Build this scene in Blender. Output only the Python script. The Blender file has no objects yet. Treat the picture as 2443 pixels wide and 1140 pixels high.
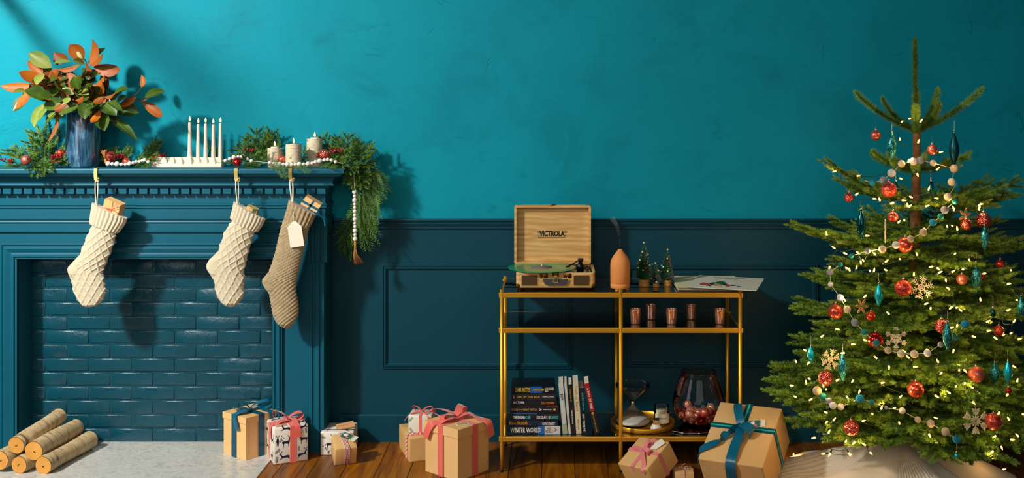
import bpy, bmesh, math, random
import numpy as np
from mathutils import Vector, Matrix, Quaternion, noise
from mathutils.bvhtree import BVHTree
random.seed(7)
rng = np.random.default_rng(7)
V = Vector
PI = math.pi
scene = bpy.context.scene
COL = scene.collection

# ---------------------------------------------------------------- camera
FPX, CX, CY, CAMZ = 2600.0, 1325.0, 228.0, 1.725      # focal length and optical axis in pixels, eye height in metres
cam_d = bpy.data.cameras.new('camera'); cam = bpy.data.objects.new('camera', cam_d); COL.objects.link(cam)
cam_d.sensor_width = 36.0; cam_d.lens = 36.0 * FPX / 2443.0
cam_d.shift_x = (1221.5 - CX) / 2443.0
cam_d.shift_y = (CY - 570.0) / 2443.0
cam_d.clip_start = 0.05; cam_d.clip_end = 60
cam.location = (0, 0, CAMZ); cam.rotation_euler = (PI / 2, 0, 0)
scene.camera = cam

# ---------------------------------------------------------------- world, lights, exposure
world = bpy.data.worlds.new('world'); scene.world = world; world.use_nodes = True
bg = world.node_tree.nodes['Background']; bg.inputs[0].default_value = (1.0, 0.96, 0.92, 1); bg.inputs[1].default_value = 0.04
def area(name, loc, target, sx, sy, power, col=(1, 1, 1), spread=180):
    d = bpy.data.lights.new(name, 'AREA'); d.shape = 'RECTANGLE'; d.size = sx; d.size_y = sy
    d.energy = power; d.color = col; d.spread = math.radians(spread)
    o = bpy.data.objects.new(name, d); COL.objects.link(o); o.location = loc
    o.rotation_euler = (V(target) - V(loc)).to_track_quat('-Z', 'Y').to_euler()
    return o
area('window_sun_lamp', (-4.0, 2.0, 3.7), (-2.75, 5.44, 1.6), 0.32, 0.32, 120, (1.0, 0.96, 0.90), 105)
area('window_sky_lamp', (-2.9, 2.8, 2.0), (0.3, 4.9, 0.9), 1.2, 1.9, 24, (0.98, 0.97, 1.0))
area('overhead_fill', (-1.6, 1.2, 3.6), (0.4, 5.2, 0.5), 1.6, 1.6, 20, (1.0, 0.90, 0.76))  # added soft fill from overhead, not a fixture of the room
area('front_soft_lamp', (0.3, -1.6, 2.7), (0.2, 5.0, 0.9), 4.2, 2.4, 54, (1.0, 0.95, 0.88))
scene.cycles.transparent_max_bounces = 32
scene.view_settings.view_transform = 'Standard'
scene.view_settings.look = 'None'
scene.view_settings.exposure = 0.0
scene.view_settings.gamma = 1.0
scene.view_settings.use_curve_mapping = False

def at(px, py, y):
    """point on the ray through pixel (px, py) at depth y"""
    return V(((px - CX) * y / FPX, y, CAMZ - (py - CY) * y / FPX))
def atz(px, py, z):
    """point where that ray meets the horizontal plane z"""
    return at(px, py, (CAMZ - z) * FPX / (py - CY))

# ---------------------------------------------------------------- mesh builder
class MB:
    def __init__(s): s.v = []; s.f = []; s.m = []; s.s = []
    def add(s, vs, fs, mi=0, sm=False):
        b = len(s.v); s.v += [tuple(p) for p in vs]
        for f in fs: s.f.append([i + b for i in f]); s.m.append(mi); s.s.append(sm)
        return s
    def box(s, c, d, mi=0, R=None):
        c = V(c); h = V(d) * .5
        vs = [V((x * h.x, y * h.y, z * h.z)) for x in (-1, 1) for y in (-1, 1) for z in (-1, 1)]
        if R is not None: vs = [R @ p for p in vs]
        return s.add([p + c for p in vs], [(0, 1, 3, 2), (4, 6, 7, 5), (0, 4, 5, 1), (2, 3, 7, 6), (0, 2, 6, 4), (1, 5, 7, 3)], mi)
    def bbox(s, c, d, b=.003, seg=2, mi=0, R=None, sm=True):
        bm = bmesh.new(); bmesh.ops.create_cube(bm, size=1)
        for v in bm.verts: v.co = V((v.co.x * d[0], v.co.y * d[1], v.co.z * d[2]))
        bmesh.ops.bevel(bm, geom=bm.edges[:], offset=b, segments=seg, profile=.5, affect='EDGES')
        bm.verts.index_update()
        vs = [(R @ v.co if R is not None else v.co.copy()) + V(c) for v in bm.verts]
        fs = [[v.index for v in f.verts] for f in bm.faces]; bm.free()
        return s.add(vs, fs, mi, sm)
    def tube(s, pts, r, n=6, mi=0, sm=True, cap=True):
        pts = [V(p) for p in pts]; k = len(pts)
        rs = list(r) if hasattr(r, '__len__') else [r] * k
        t0 = (pts[1] - pts[0]).normalized()
        nrm = t0.orthogonal().normalized(); vs = []
        for i in range(k):
            t = (pts[min(i + 1, k - 1)] - pts[max(i - 1, 0)])
            t = t.normalized() if t.length > 1e-9 else t0
            nrm = (nrm - t * nrm.dot(t)); nrm = nrm.normalized() if nrm.length > 1e-6 else t.orthogonal().normalized()
            bi = t.cross(nrm)
            for j in range(n):
                a = 2 * PI * j / n; vs.append(pts[i] + (nrm * math.cos(a) + bi * math.sin(a)) * rs[i])
        fs = []
        for i in range(k - 1):
            for j in range(n):
                j2 = (j + 1) % n; fs.append((i * n + j, i * n + j2, (i + 1) * n + j2, (i + 1) * n + j))
        if cap: fs.append(tuple(range(n - 1, -1, -1))); fs.append(tuple(range((k - 1) * n, k * n)))
        return s.add(vs, fs, mi, sm)
    def lathe(s, prof, n=24, mi=0, sm=True, M=None, mis=None):
        vs = []; M = M or Matrix()
        for (r, z) in prof:
            for j in range(n):
                a = 2 * PI * j / n; vs.append(M @ V((r * math.cos(a), r * math.sin(a), z)))
        b = len(s.v); s.v += [tuple(p) for p in vs]
        for i in range(len(prof) - 1):
            for j in range(n):
                j2 = (j + 1) % n
                s.f.append([b + i * n + j, b + i * n + j2, b + (i + 1) * n + j2, b + (i + 1) * n + j])
                s.m.append(mis[i] if mis else mi); s.s.append(sm)
        for k, rev in ((0, True), (len(prof) - 1, False)):
            if prof[k][0] > 1e-5:
                ring = [b + k * n + j for j in range(n)]
                s.f.append(ring[::-1] if rev else ring); s.m.append((mis[0] if rev else mis[-1]) if mis else mi); s.s.append(False)
        return s
    def sphere(s, c, r, nu=12, nv=8, mi=0, sq=(1, 1, 1)):
        c = V(c); vs = [c + V((0, 0, r * sq[2]))]; 
        for i in range(1, nv):
            t = PI * i / nv
            for j in range(nu):
                a = 2 * PI * j / nu
                vs.append(c + V((r * sq[0] * math.sin(t) * math.cos(a), r * sq[1] * math.sin(t) * math.sin(a), r * sq[2] * math.cos(t))))
        vs.append(c - V((0, 0, r * sq[2]))); fs = []
        for j in range(nu): fs.append((0, 1 + j, 1 + (j + 1) % nu))
        for i in range(nv - 2):
            for j in range(nu):
                a = 1 + i * nu; fs.append((a + j, a + nu + j, a + nu + (j + 1) % nu, a + (j + 1) % nu))
        a = 1 + (nv - 2) * nu
        for j in range(nu): fs.append((len(vs) - 1, a + (j + 1) % nu, a + j))
        return s.add(vs, fs, mi, True)
    def strip(s, pts, side, w, th=.0012, mi=0, sm=True):
        """ribbon: pts along it, side = width direction (one or per point), w = width (one or per point)"""
        pts = [V(p) for p in pts]; k = len(pts); A = []; B = []
        for i in range(k):
            t = pts[min(i + 1, k - 1)] - pts[max(i - 1, 0)]; t = t.normalized() if t.length > 1e-9 else V((1, 0, 0))
            sd = V(side[i] if isinstance(side, list) else side); sd = (sd - t * sd.dot(t) * .999)
            sd = sd.normalized(); nn = t.cross(sd).normalized() * th * .5
            ww = (w[i] if isinstance(w, (list, tuple)) else w) * .5
            A.append([pts[i] - sd * ww + nn, pts[i] + sd * ww + nn]); B.append([pts[i] - sd * ww - nn, pts[i] + sd * ww - nn])
        s.grid(A, mi, sm, flip=True); s.grid(B, mi, sm)
        for q in (0, 1): s.grid([[a[q], b[q]] for a, b in zip(A, B)], mi, False, flip=(q == 0))
        for e in (0, -1): s.add([A[e][0], A[e][1], B[e][1], B[e][0]], [(0, 1, 2, 3)], mi)
        return s
    def grid(s, rows, mi=0, sm=True, closed=False, flip=False):
        n = len(rows[0]); vs = [p for r in rows for p in r]; fs = []
        for i in range(len(rows) - 1):
            for j in range(n if closed else n - 1):
                j2 = (j + 1) % n
                f = (i * n + j, i * n + j2, (i + 1) * n + j2, (i + 1) * n + j)
                fs.append(f[::-1] if flip else f)
        return s.add(vs, fs, mi, sm)
    def prism(s, poly, d0, d1, mi=0, M=None):
        """2-D polygon (x, z) extruded along y from d0 to d1"""
        n = len(poly); M = M or Matrix()
        vs = [M @ V((p[0], d0, p[1])) for p in poly] + [M @ V((p[0], d1, p[1])) for p in poly]
        fs = [tuple(range(n)), tuple(range(2 * n - 1, n - 1, -1))] + [(i, i + n, (i + 1) % n + n, (i + 1) % n) for i in range(n)]
        return s.add(vs, fs, mi)
    def merge(s, o, M=None, mi=None):
        b = len(s.v); s.v += [tuple(M @ V(p)) if M else p for p in o.v]
        for f, m, t in zip(o.f, o.m, o.s): s.f.append([i + b for i in f]); s.m.append(m if mi is None else mi); s.s.append(t)
        return s
    def mesh(s, name, mats):
        me = bpy.data.meshes.new(name); me.from_pydata(s.v, [], s.f)
        for m in (mats if isinstance(mats, (list, tuple)) else [mats]): me.materials.append(m)
        if s.f:
            me.polygons.foreach_set('material_index', s.m); me.polygons.foreach_set('use_smooth', s.s)
        me.update(); return me
    def obj(s, name, mats, parent=None, loc=None, rot=None):
        return place(s.mesh(name, mats), name, parent, loc, rot)

def place(me, name, parent=None, loc=None, rot=None, scale=None):
    o = bpy.data.objects.new(name, me); COL.objects.link(o)
    if parent is not None: o.parent = parent
    if loc is not None: o.location = loc
    if rot is not None: o.rotation_euler = rot
    if scale is not None: o.scale = scale if hasattr(scale, '__len__') else (scale,) * 3
    return o
def tag(o, label, cat, group=None, kind=None):
    o['label'] = label; o['category'] = cat
    if group: o['group'] = group
    if kind: o['kind'] = kind
    return o
def thing(name, label, cat, loc=(0, 0, 0), rot=None, group=None):
    o = bpy.data.objects.new(name, None); COL.objects.link(o); o.location = loc; o.empty_display_size = .05
    if rot is not None:
        if isinstance(rot, Quaternion): o.rotation_mode = 'QUATERNION'; o.rotation_quaternion = rot
        else: o.rotation_euler = rot
    return tag(o, label, cat, group)
def struct(o): o['kind'] = 'structure'; return o
def stuff(o): o['kind'] = 'stuff'; return o
def dup(root, loc, label=None, rot=None, scale=None, group=None):
    r = root.copy(); COL.objects.link(r); r.location = loc
    if rot is not None: r.rotation_euler = rot
    if scale is not None: r.scale = (scale,) * 3
    if label: r['label'] = label
    if group: r['group'] = group
    for ch in list(root.children):
        c = ch.copy(); COL.objects.link(c); c.parent = r
        for g in list(ch.children):
            d = g.copy(); COL.objects.link(d); d.parent = c
    return r
def catmull(pts, n=6):
    pts = [V(p) for p in pts]; out = []
    P = [pts[0] * 2 - pts[1]] + pts + [pts[-1] * 2 - pts[-2]]
    for i in range(1, len(P) - 2):
        a, b, c, d = P[i - 1:i + 3]
        for k in range(n):
            t = k / n
            out.append(.5 * ((2 * b) + (c - a) * t + (2 * a - 5 * b + 4 * c - d) * t * t + (3 * b - a - 3 * c + d) * t ** 3))
    out.append(pts[-1]); return out
_font = {}
def text_mb(txt, w=None, h=None, bold=0.0, depth=.0004, shear=0):
    """lettering in the x-z plane facing -y, centred, fitted to w x h"""
    cu = bpy.data.curves.new('lettering', 'FONT'); cu.body = txt; cu.size = 1; cu.offset = bold; cu.resolution_u = 2; cu.shear = shear
    o = bpy.data.objects.new('lettering', cu); COL.objects.link(o)
    dg = bpy.context.evaluated_depsgraph_get(); me = o.evaluated_get(dg).to_mesh()
    vs = [v.co.copy() for v in me.vertices]; fs = [list(p.vertices) for p in me.polygons]
    o.evaluated_get(dg).to_mesh_clear(); bpy.data.objects.remove(o); bpy.data.curves.remove(cu)
    x0 = min(v.x for v in vs); x1 = max(v.x for v in vs); y0 = min(v.y for v in vs); y1 = max(v.y for v in vs)
    sx = w / (x1 - x0) if w else None; sy = h / (y1 - y0) if h else None
    sx = sx or sy; sy = sy or sx
    mb = MB(); mb.add([((v.x - (x0 + x1) / 2) * sx, -depth, (v.y - (y0 + y1) / 2) * sy) for v in vs], fs)
    return mb

# ---------------------------------------------------------------- materials
def lin(h):
    if isinstance(h, str):
        h = h.lstrip('#'); c = [int(h[i:i + 2], 16) / 255 for i in (0, 2, 4)]
        return tuple(x / 12.92 if x <= .04045 else ((x + .055) / 1.055) ** 2.4 for x in c) + (1,)
    return tuple(h)[:3] + (1,)
class NT:
    def __init__(s, name):
        s.m = bpy.data.materials.new(name); s.m.use_nodes = True; s.t = s.m.node_tree; s.n = s.t.nodes
        s.p = s.n['Principled BSDF']; s.out = s.n['Material Output']
    def node(s, typ, **k):
        o = s.n.new(typ)
        for a, b in k.items():
            if a.startswith('i_'):
                key = a[2:]; key = int(key) if key.isdigit() else key.replace('_', ' ')
                o.inputs[key].default_value = b
            else: setattr(o, a, b)
        return o
    def link(s, a, b): s.t.links.new(a, b)
    def coord(s, kind='Object', scale=(1, 1, 1), rot=(0, 0, 0), rand=False):
        c = s.node('ShaderNodeTexCoord'); m = s.node('ShaderNodeMapping'); m.inputs['Scale'].default_value = scale; m.inputs['Rotation'].default_value = rot
        s.link(c.outputs[kind], m.inputs[0])
        if rand:
            oi = s.node('ShaderNodeObjectInfo'); mu = s.node('ShaderNodeMath', operation='MULTIPLY'); mu.inputs[1].default_value = 37.0
            s.link(oi.outputs['Random'], mu.inputs[0])
            cb = s.node('ShaderNodeCombineXYZ')
            for i in range(3): s.link(mu.outputs[0], cb.inputs[i])
            s.link(cb.outputs[0], m.inputs['Location'])
        return m.outputs[0]
    def noise(s, vec, scale, detail=4, rough=.55, dist=0):
        n = s.node('ShaderNodeTexNoise'); n.inputs['Scale'].default_value = scale; n.inputs['Detail'].default_value = detail
        n.inputs['Roughness'].default_value = rough; n.inputs['Distortion'].default_value = dist
        s.link(vec, n.inputs['Vector']); return n.outputs['Fac']
    def ramp(s, fac, stops):
        r = s.node('ShaderNodeValToRGB'); e = r.color_ramp.elements
        while len(e) < len(stops): e.new(.5)
        for x, (p, c) in zip(e, stops): x.position = p; x.color = lin(c)
        s.link(fac, r.inputs[0]); return r.outputs[0]
    def mix(s, fac, a, b, mode='MIX'):
        m = s.node('ShaderNodeMix', data_type='RGBA', blend_type=mode)
        for i, x in ((0, fac), (6, a), (7, b)):
            if hasattr(x, 'is_linked'): s.link(x, m.inputs[i])
            elif i == 0: m.inputs[0].default_value = x
            else: m.inputs[i].default_value = lin(x)
        return m.outputs[2]
    def math(s, op, a, b=0.0):
        m = s.node('ShaderNodeMath', operation=op)
        for i, x in ((0, a), (1, b)):
            if hasattr(x, 'is_linked'): s.link(x, m.inputs[i])
            else: m.inputs[i].default_value = x
        return m.outputs[0]
    def bump(s, h, strength=.3, dist=.002, normal=None):
        b = s.node('ShaderNodeBump'); b.inputs['Strength'].default_value = strength; b.inputs['Distance'].default_value = dist
        s.link(h, b.inputs['Height'])
        if normal: s.link(normal, b.inputs['Normal'])
        s.link(b.outputs[0], s.p.inputs['Normal']); return b.outputs[0]
    def set(s, **k):
        for a, b in k.items():
            i = s.p.inputs[a.replace('_', ' ')]
            if hasattr(b, 'is_linked'): s.link(b, i)
            else: i.default_value = b
        return s
def mat(name, col, rough=.5, metal=0, col2=None, vs=8, lo=.35, hi=.65, bs=None, bstr=.3, bd=.001, stretch=(1, 1, 1), rand=0, coat=0, sheen=0, spec=.5, sss=0, crough=.1):
    n = NT(name); vec = n.coord('Object', stretch)
    c = None
    if col2: c = n.ramp(n.noise(vec, vs), [(lo, col), (hi, col2)])
    if rand:
        oi = n.node('ShaderNodeObjectInfo'); f = n.math('MULTIPLY_ADD', oi.outputs['Random'], rand); n.n[-1].inputs[2].default_value = 1 - rand / 2
        hs = n.node('ShaderNodeHueSaturation'); n.link(f, hs.inputs['Value'])
        if c is not None: n.link(c, hs.inputs['Color'])
        else: hs.inputs['Color'].default_value = lin(col)
        c = hs.outputs[0]
    n.set(Base_Color=c if c is not None else lin(col), Roughness=rough, Metallic=metal, Coat_Weight=coat, Coat_Roughness=crough, Sheen_Weight=sheen, Specular_IOR_Level=spec)
    if sss: n.set(Subsurface_Weight=sss, Subsurface_Scale=.01)
    if bs: n.bump(n.noise(vec, bs, 5), bstr, bd)
    return n.m
def emis(name, col, strength):
    n = NT(name); n.set(Base_Color=lin(col), Emission_Color=lin(col), Emission_Strength=strength); return n.m
def thin_glass(name, tint=(1, 1, 1), ior=1.45, rough=0.0, boost=1.0):
    n = NT(name); fr = n.node('ShaderNodeFresnel'); fr.inputs[0].default_value = ior
    tr = n.node('ShaderNodeBsdfTransparent'); tr.inputs[0].default_value = tint + (1,)
    gl = n.node('ShaderNodeBsdfGlossy'); gl.inputs['Roughness'].default_value = rough
    mx = n.node('ShaderNodeMixShader'); n.link(n.math('MULTIPLY', fr.outputs[0], boost), mx.inputs[0]); n.link(tr.outputs[0], mx.inputs[1]); n.link(gl.outputs[0], mx.inputs[2])
    n.link(mx.outputs[0], n.out.inputs[0]); return n.m

# plaster of the upper wall: troweled, mottled teal with scrapes
n = NT('troweled_teal_plaster'); vec = n.coord('Object')
big = n.noise(vec, 1.3, 6, .6, .6); mid = n.noise(vec, 2.6, 9, .68, .9)
c1 = n.ramp(big, [(.3, (.001, .218, .295)), (.7, (.002, .286, .372))])
c2 = n.ramp(mid, [(.30, (.001, .18, .24)), (.50, (.002, .286, .372))])
c = n.mix(.45, c1, c2)
vec2 = n.coord('Object', (1.0, 1, 2.2), (0, .6, 0)); scr = n.noise(vec2, 3.2, 9, .72, 2.5)
patch = n.ramp(n.noise(vec, 2.1, 3), [(.52, (0, 0, 0)), (.68, (1, 1, 1))])
dark = n.ramp(scr, [(.36, (1, 1, 1)), (.46, (0, 0, 0))])
c = n.mix(n.math('MULTIPLY', n.math('MULTIPLY', dark, patch), .62), c, (.002, .12, .17))
n.set(Base_Color=c, Roughness=n.math('MULTIPLY_ADD', mid, .35))
n.n[-1].inputs[2].default_value = .38
n.set(Specular_IOR_Level=.10)
ln = n.math('ABSOLUTE', n.math('SUBTRACT', n.noise(n.coord('Object', (1, 1, 1.3), (0, .9, 0)), 2.3, 3, .5, 1.0), .5)); lines = n.ramp(ln, [(.0, (1, 1, 1)), (.011, (0, 0, 0))])
pm2 = n.ramp(n.noise(n.coord('Object', (1, 1, 1), (0, 2.1, 0)), 3.4, 3), [(.63, (0, 0, 0)), (.70, (1, 1, 1))]); ml = n.math('MULTIPLY', lines, pm2)
c = n.mix(n.math('MULTIPLY', ml, .38), c, (.001, .10, .14)); n.set(Base_Color=c)
h = n.math('SUBTRACT', n.math('ADD', n.math('MULTIPLY', n.noise(vec, 3.0, 8, .6, .5), 1.0), n.math('MULTIPLY', scr, .3)), n.math('MULTIPLY', ml, .5))
n.bump(h, .26, .012); PLASTER = n.m

def paint(name, a, b, rough=.42, bs=40):
    n = NT(name); vec = n.coord('Object', (1, 1, 1)); st = n.coord('Object', (2, 20, 40))
    n.set(Base_Color=n.ramp(n.noise(vec, 2.0, 4), [(.3, a), (.7, b)]), Roughness=rough, Specular_IOR_Level=.25)
    n.bump(n.math('ADD', n.noise(st, 6, 3), n.noise(vec, bs, 3)), .12, .0015); return n.m
PAINT = paint('teal_painted_wood', (.002, .088, .138), (.003, .101, .155))
LOWER = paint('dark_teal_painted_panelling', (.001, .047, .071), (.0015, .054, .081), .42)
n = NT('glossy_painted_brick'); vec = n.coord('Object', rand=True)
n.set(Base_Color=n.ramp(n.noise(vec, 9, 4), [(.3, (.002, .052, .079)), (.7, (.003, .063, .094))]), Roughness=.3)
n.bump(n.math('ADD', n.noise(vec, 28, 6, .6), n.math('MULTIPLY', n.noise(vec, 9, 4, .6, 1), 1.2)), .5, .006); BRICK = n.m

n = NT('oak_floor_plank'); vec = n.coord('Object', (1, .09, 1), rand=True)
g1 = n.noise(vec, 14, 8, .62, 1.8); g2 = n.noise(vec, 55, 5, .6, .5); g3 = n.noise(n.coord('Object', (1, .25, 1), rand=True), 3, 3)
c = n.ramp(g1, [(.28, '#4a2506'), (.45, '#8f5518'), (.62, '#b97a2c'), (.8, '#a06220')])
c = n.mix(n.math('MULTIPLY', g2, .35), c, '#5a2f0a'); c = n.mix(n.math('MULTIPLY', g3, .35), c, '#6d3a0c')
oi = n.node('ShaderNodeObjectInfo'); hs = n.node('ShaderNodeHueSaturation'); v = n.math('MULTIPLY_ADD', oi.outputs['Random'], .5); n.n[-1].inputs[2].default_value = .62
n.link(v, hs.inputs['Value']); hs.inputs['Saturation'].default_value = 1.05; n.link(c, hs.inputs['Color'])
n.set(Base_Color=hs.outputs[0], Roughness=.38); n.bump(g1, .25, .002); FLOOR = n.m

n = NT('grey_veined_marble'); vec = n.coord('Object')
v1 = n.noise(vec, 26, 8, .7, 1.6); v2 = n.noise(vec, 5, 4)
c = n.ramp(v1, [(.30, '#6f7470'), (.40, '#b9bbb4'), (.55, '#d3d3ca'), (1, '#dcdcd4')])
n.set(Base_Color=n.mix(n.math('MULTIPLY', v2, .3), c, '#a9aca4'), Roughness=.28); MARBLE = n.m

GOLD = mat('brushed_gold', '#f0b236', .38, .8)
BRASS = mat('polished_brass', '#f2cf78', .3, .85)
DARKBRASS = mat('aged_brass', '#8a6420', .32, 1.0, col2='#4c3510', vs=60)
BLACK = mat('black_rubber', '#0d0d0f', .5)
GLOSSBLACK = mat('gloss_black', '#08090a', .18)
KRAFT = mat('kraft_paper', '#e3b877', .62, col2='#d9aa68', vs=5, bs=60, bstr=.08)
KRAFTB = mat('kraft_box_board', '#efc283', .6, col2='#e6b775', vs=4, bs=80, bstr=.06)
TEALRIB = mat('teal_satin_ribbon', '#025f7c', .34)
DTEALRIB = mat('dark_teal_ribbon', '#014a62', .4)
MINTRIB = mat('mint_ribbon_stripe', '#2bb48e', .4)
CORAL = mat('coral_satin_ribbon', '#ee6a5c', .38, 0, sheen=.4)
PINK = mat('pink_cotton_ribbon', '#e47f80', .6, 0, sheen=.3)
MINT = mat('mint_curling_ribbon', '#1fb596', .35)
WHITEPAPER = mat('white_wrapping_paper', '#e9e2d3', .5, bs=30, bstr=.05)
PALEGREEN = mat('pale_green_wrapping_paper', '#dfe0cc', .5, bs=14, bstr=.15, bd=.003)
NAVY = mat('navy_ink', '#141a3e', .55)
GREYINK = mat('grey_ink', '#4a4d58', .55)
INK = mat('black_ink', '#0c0c0c', .6)
CARD = mat('cream_card', '#eee6cf', .6)
WHITE = mat('white_ink', '#f2efe6', .55)
KNIT = mat('cream_wool_knit', '#cabfa2', .9, 0, bs=260, bstr=.5, bd=.0015, sheen=.35)
KNIT2 = mat('oatmeal_wool_knit', '#ae9a74', .92, 0, col2='#988460', vs=60, bs=220, bstr=.6, bd=.002, sheen=.35)
CORD = mat('cream_cord', '#e6dcc4', .85)
WAX = mat('ivory_wax', '#e8e0ca', .42, 0, sss=.25)
CERAM = mat('matt_ivory_ceramic', '#dcd3bc', .55)
FLAME = emis('candle_flame', (1.0, .50, .14), 4.5)
BULB = emis('warm_bulb', (1.0, .44, .09), 6.0)
WICK = mat('burnt_wick', '#15100c', .8)
WIRE = mat('green_light_wire', '#123a26', .5)
SILVERW = mat('silver_wire', '#c9c6bd', .35, 1)
TWINE = mat('brown_stem', '#6b4420', .8)
CLEAR = thin_glass('clear_glass', (.995, .998, .998), 1.3, 0.0, 1.3)
SMOKE = thin_glass('smoked_shelf_glass', (.66, .72, .73), 1.5, .02, 2.0)
GREENV = None
n = NT('translucent_green_vinyl'); n.set(Base_Color=lin('#00945f'), Roughness=.2); 
vv = n.coord('Object'); w = n.node('ShaderNodeTexWave', wave_type='RINGS', rings_direction='Z'); w.inputs['Scale'].default_value = 160; n.link(vv, w.inputs[0]); n.bump(w.outputs[1], .12, .0005); GREENV = n.m
n = NT('blue_reactive_glaze'); vec = n.coord('Object', (6, 6, .9)); f = n.noise(vec, 9, 8, .7, .8); f2 = n.noise(n.coord('Object', (3, 3, 14)), 12, 5)
c = n.ramp(f, [(.30, '#0a1a28'), (.44, '#1b4560'), (.57, '#41738f'), (.74, '#a3bec8')]); c = n.mix(n.math('MULTIPLY', f2, .4), c, '#123552')
n.set(Base_Color=c, Roughness=.24, Coat_Weight=.7); n.bump(f, .15, .002); GLAZE = n.m
def birch(name, a, b, d):
    n = NT(name); vec = n.coord('Object', (1, 1, 5)); f = n.noise(vec, 22, 7, .7, .6); sp = n.noise(n.coord('Object', (2.2, 2.2, 3), rand=True), 16, 3, .5, 1.2)
    c = n.ramp(f, [(.30, b), (.5, a), (.8, a)]); k = n.ramp(sp, [(.62, (0, 0, 0)), (.70, (1, 1, 1))])
    n.set(Base_Color=n.mix(n.math('MULTIPLY', k, .85), c, d), Roughness=.75); n.bump(n.math('SUBTRACT', f, sp), .5, .003); return n.m
BIRCH = birch('white_birch_bark', '#dccfb0', '#ab9468', '#3a2a1a')
n = NT('birch_log_bark'); vec = n.coord('Object', (3.2, 1, 1), rand=True); f = n.noise(vec, 13, 7, .7, .8); sp = n.noise(n.coord('Object', (4.0, 1, 1), rand=True), 7, 4, .6, 1.0)
c = n.ramp(f, [(.30, '#7d5f3c'), (.48, '#c8ad80'), (.75, '#d8c49c')]); k = n.ramp(sp, [(.58, (0, 0, 0)), (.66, (1, 1, 1))])
n.set(Base_Color=n.mix(n.math('MULTIPLY', k, .8), c, '#4a3018'), Roughness=.75); n.bump(n.math('SUBTRACT', f, sp), .6, .004); LOGBARK = n.m
n = NT('sawn_log_end'); vec = n.coord('Object', (.2, 1, 1), rand=False); w = n.node('ShaderNodeTexWave', wave_type='RINGS', rings_direction='X'); w.inputs['Scale'].default_value = 90; w.inputs['Distortion'].default_value = 3; n.link(vec, w.inputs[0])
n.set(Base_Color=n.mix(.25, n.ramp(n.noise(n.coord('Object', rand=True), 18, 4), [(.3, '#e0a248'), (.7, '#cf8a34')]), n.ramp(w.outputs[1], [(0, '#b8762a'), (1, '#eab35c')])), Roughness=.7); LOGEND = n.m
n = NT('light_oak_veneer'); vec = n.coord('Object', (.5, 1, 4.0)); f = n.noise(vec, 4.0, 6, .55, 3.0)
w = n.node('ShaderNodeTexWave', wave_type='BANDS', bands_direction='Z'); w.inputs['Scale'].default_value = 12; w.inputs['Distortion'].default_value = 7; w.inputs['Detail'].default_value = 4; w.inputs['Detail Scale'].default_value = .7; n.link(n.coord('Object', (.45, 1, 1)), w.inputs[0])
c = n.ramp(f, [(.3, '#c4954e'), (.5, '#e2b570'), (.7, '#f0cb8c')]); c = n.mix(n.math('MULTIPLY', w.outputs[1], .45), c, '#b0803e')
fine = n.noise(n.coord('Object', (1, 1, 16)), 22, 4); c = n.mix(n.math('MULTIPLY', fine, .3), c, '#9c7036')
n.set(Base_Color=c, Roughness=.5); OAK = n.m
n = NT('mercury_copper_glass'); f = n.noise(n.coord('Object', (1, 1, .35), rand=True), 95, 5, .65, .6)
n.set(Base_Color=n.ramp(f, [(.30, '#b0573c'), (.42, '#f0a684'), (.7, '#ffd2b6')]), Metallic=.85, Roughness=n.math('MULTIPLY_ADD', f, .25)); n.n[-1].inputs[2].default_value = .10
n.bump(f, .12, .001); COPPER = n.m
def bauble_m(name, col, rough=.28, metal=.75): return mat(name, col, rough, metal)
def glitter(name, col, hi, sc=420):
    n = NT(name); vo = n.node('ShaderNodeTexVoronoi'); vo.inputs['Scale'].default_value = sc; n.link(n.coord('Object'), vo.inputs['Vector'])
    sx = n.node('ShaderNodeSeparateColor'); n.link(vo.outputs['Color'], sx.inputs[0])
    n.set(Base_Color=n.ramp(sx.outputs[0], [(.55, col), (.95, hi)]), Metallic=.6, Roughness=.35); n.bump(sx.outputs[1], .9, .004); return n.m
B_PINK = bauble_m('matte_rose_bauble', '#ea7a68', .34); B_RED = bauble_m('matte_red_bauble', '#e84a30', .30)
B_SAT = bauble_m('satin_coral_bauble', '#f4644a', .24); B_COP = bauble_m('rose_gold_bauble', '#f0a084', .2, .6)
B_SHINE = bauble_m('shiny_red_bauble', '#d82c2e', .1, .8); B_GLIT = glitter('red_glitter', '#a81c18', '#ff8a70')
B_DIA = bauble_m('faceted_coral_bauble', '#f06a5a', .16, .85)
T_GLIT = glitter('teal_glitter', '#026a6c', '#6fe6d8', 17); B_GLIT2 = glitter('red_glitter_large', '#b81f18', '#ff9a78', 13); T_DARK = bauble_m('dark_teal_gloss', '#024a50', .14, .7); T_MATT = bauble_m('matte_dark_teal', '#034c5a', .34, .6); T_TURQ = bauble_m('turquoise_satin', '#18bccb', .25, .5)
CAPM = mat('silver_cap', '#d8cdb8', .25, 1)
BERRY = mat('glossy_red_berry', '#8f1018', .15, 0, coat=.5)
BEAD = mat('whitewashed_wood_bead', '#ece8df', .55, col2='#d9d2c4', vs=90)
JUTE = mat('jute_tassel', '#b47a3c', .85)
SNOWW = mat('pale_laser_cut_wood', '#f8e8b8', .6); SNOWN = mat('natural_laser_cut_wood', '#d6a45c', .6)
FELT = {'c': mat('cream_felt', '#e2cfa6', .95, bs=150, bstr=.5, rand=.1), 'w': mat('white_felt', '#e6e0d2', .95, bs=150, bstr=.5), 'g': mat('grey_felt', '#8d9096', .95, bs=150, bstr=.5),
        't': mat('teal_felt', '#0d7d74', .95, bs=150, bstr=.5), 'b': mat('blue_felt', '#0c8cae', .95, bs=150, bstr=.5), 'n': mat('beige_felt', '#c4b08a', .95, bs=150, bstr=.5)}
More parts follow.
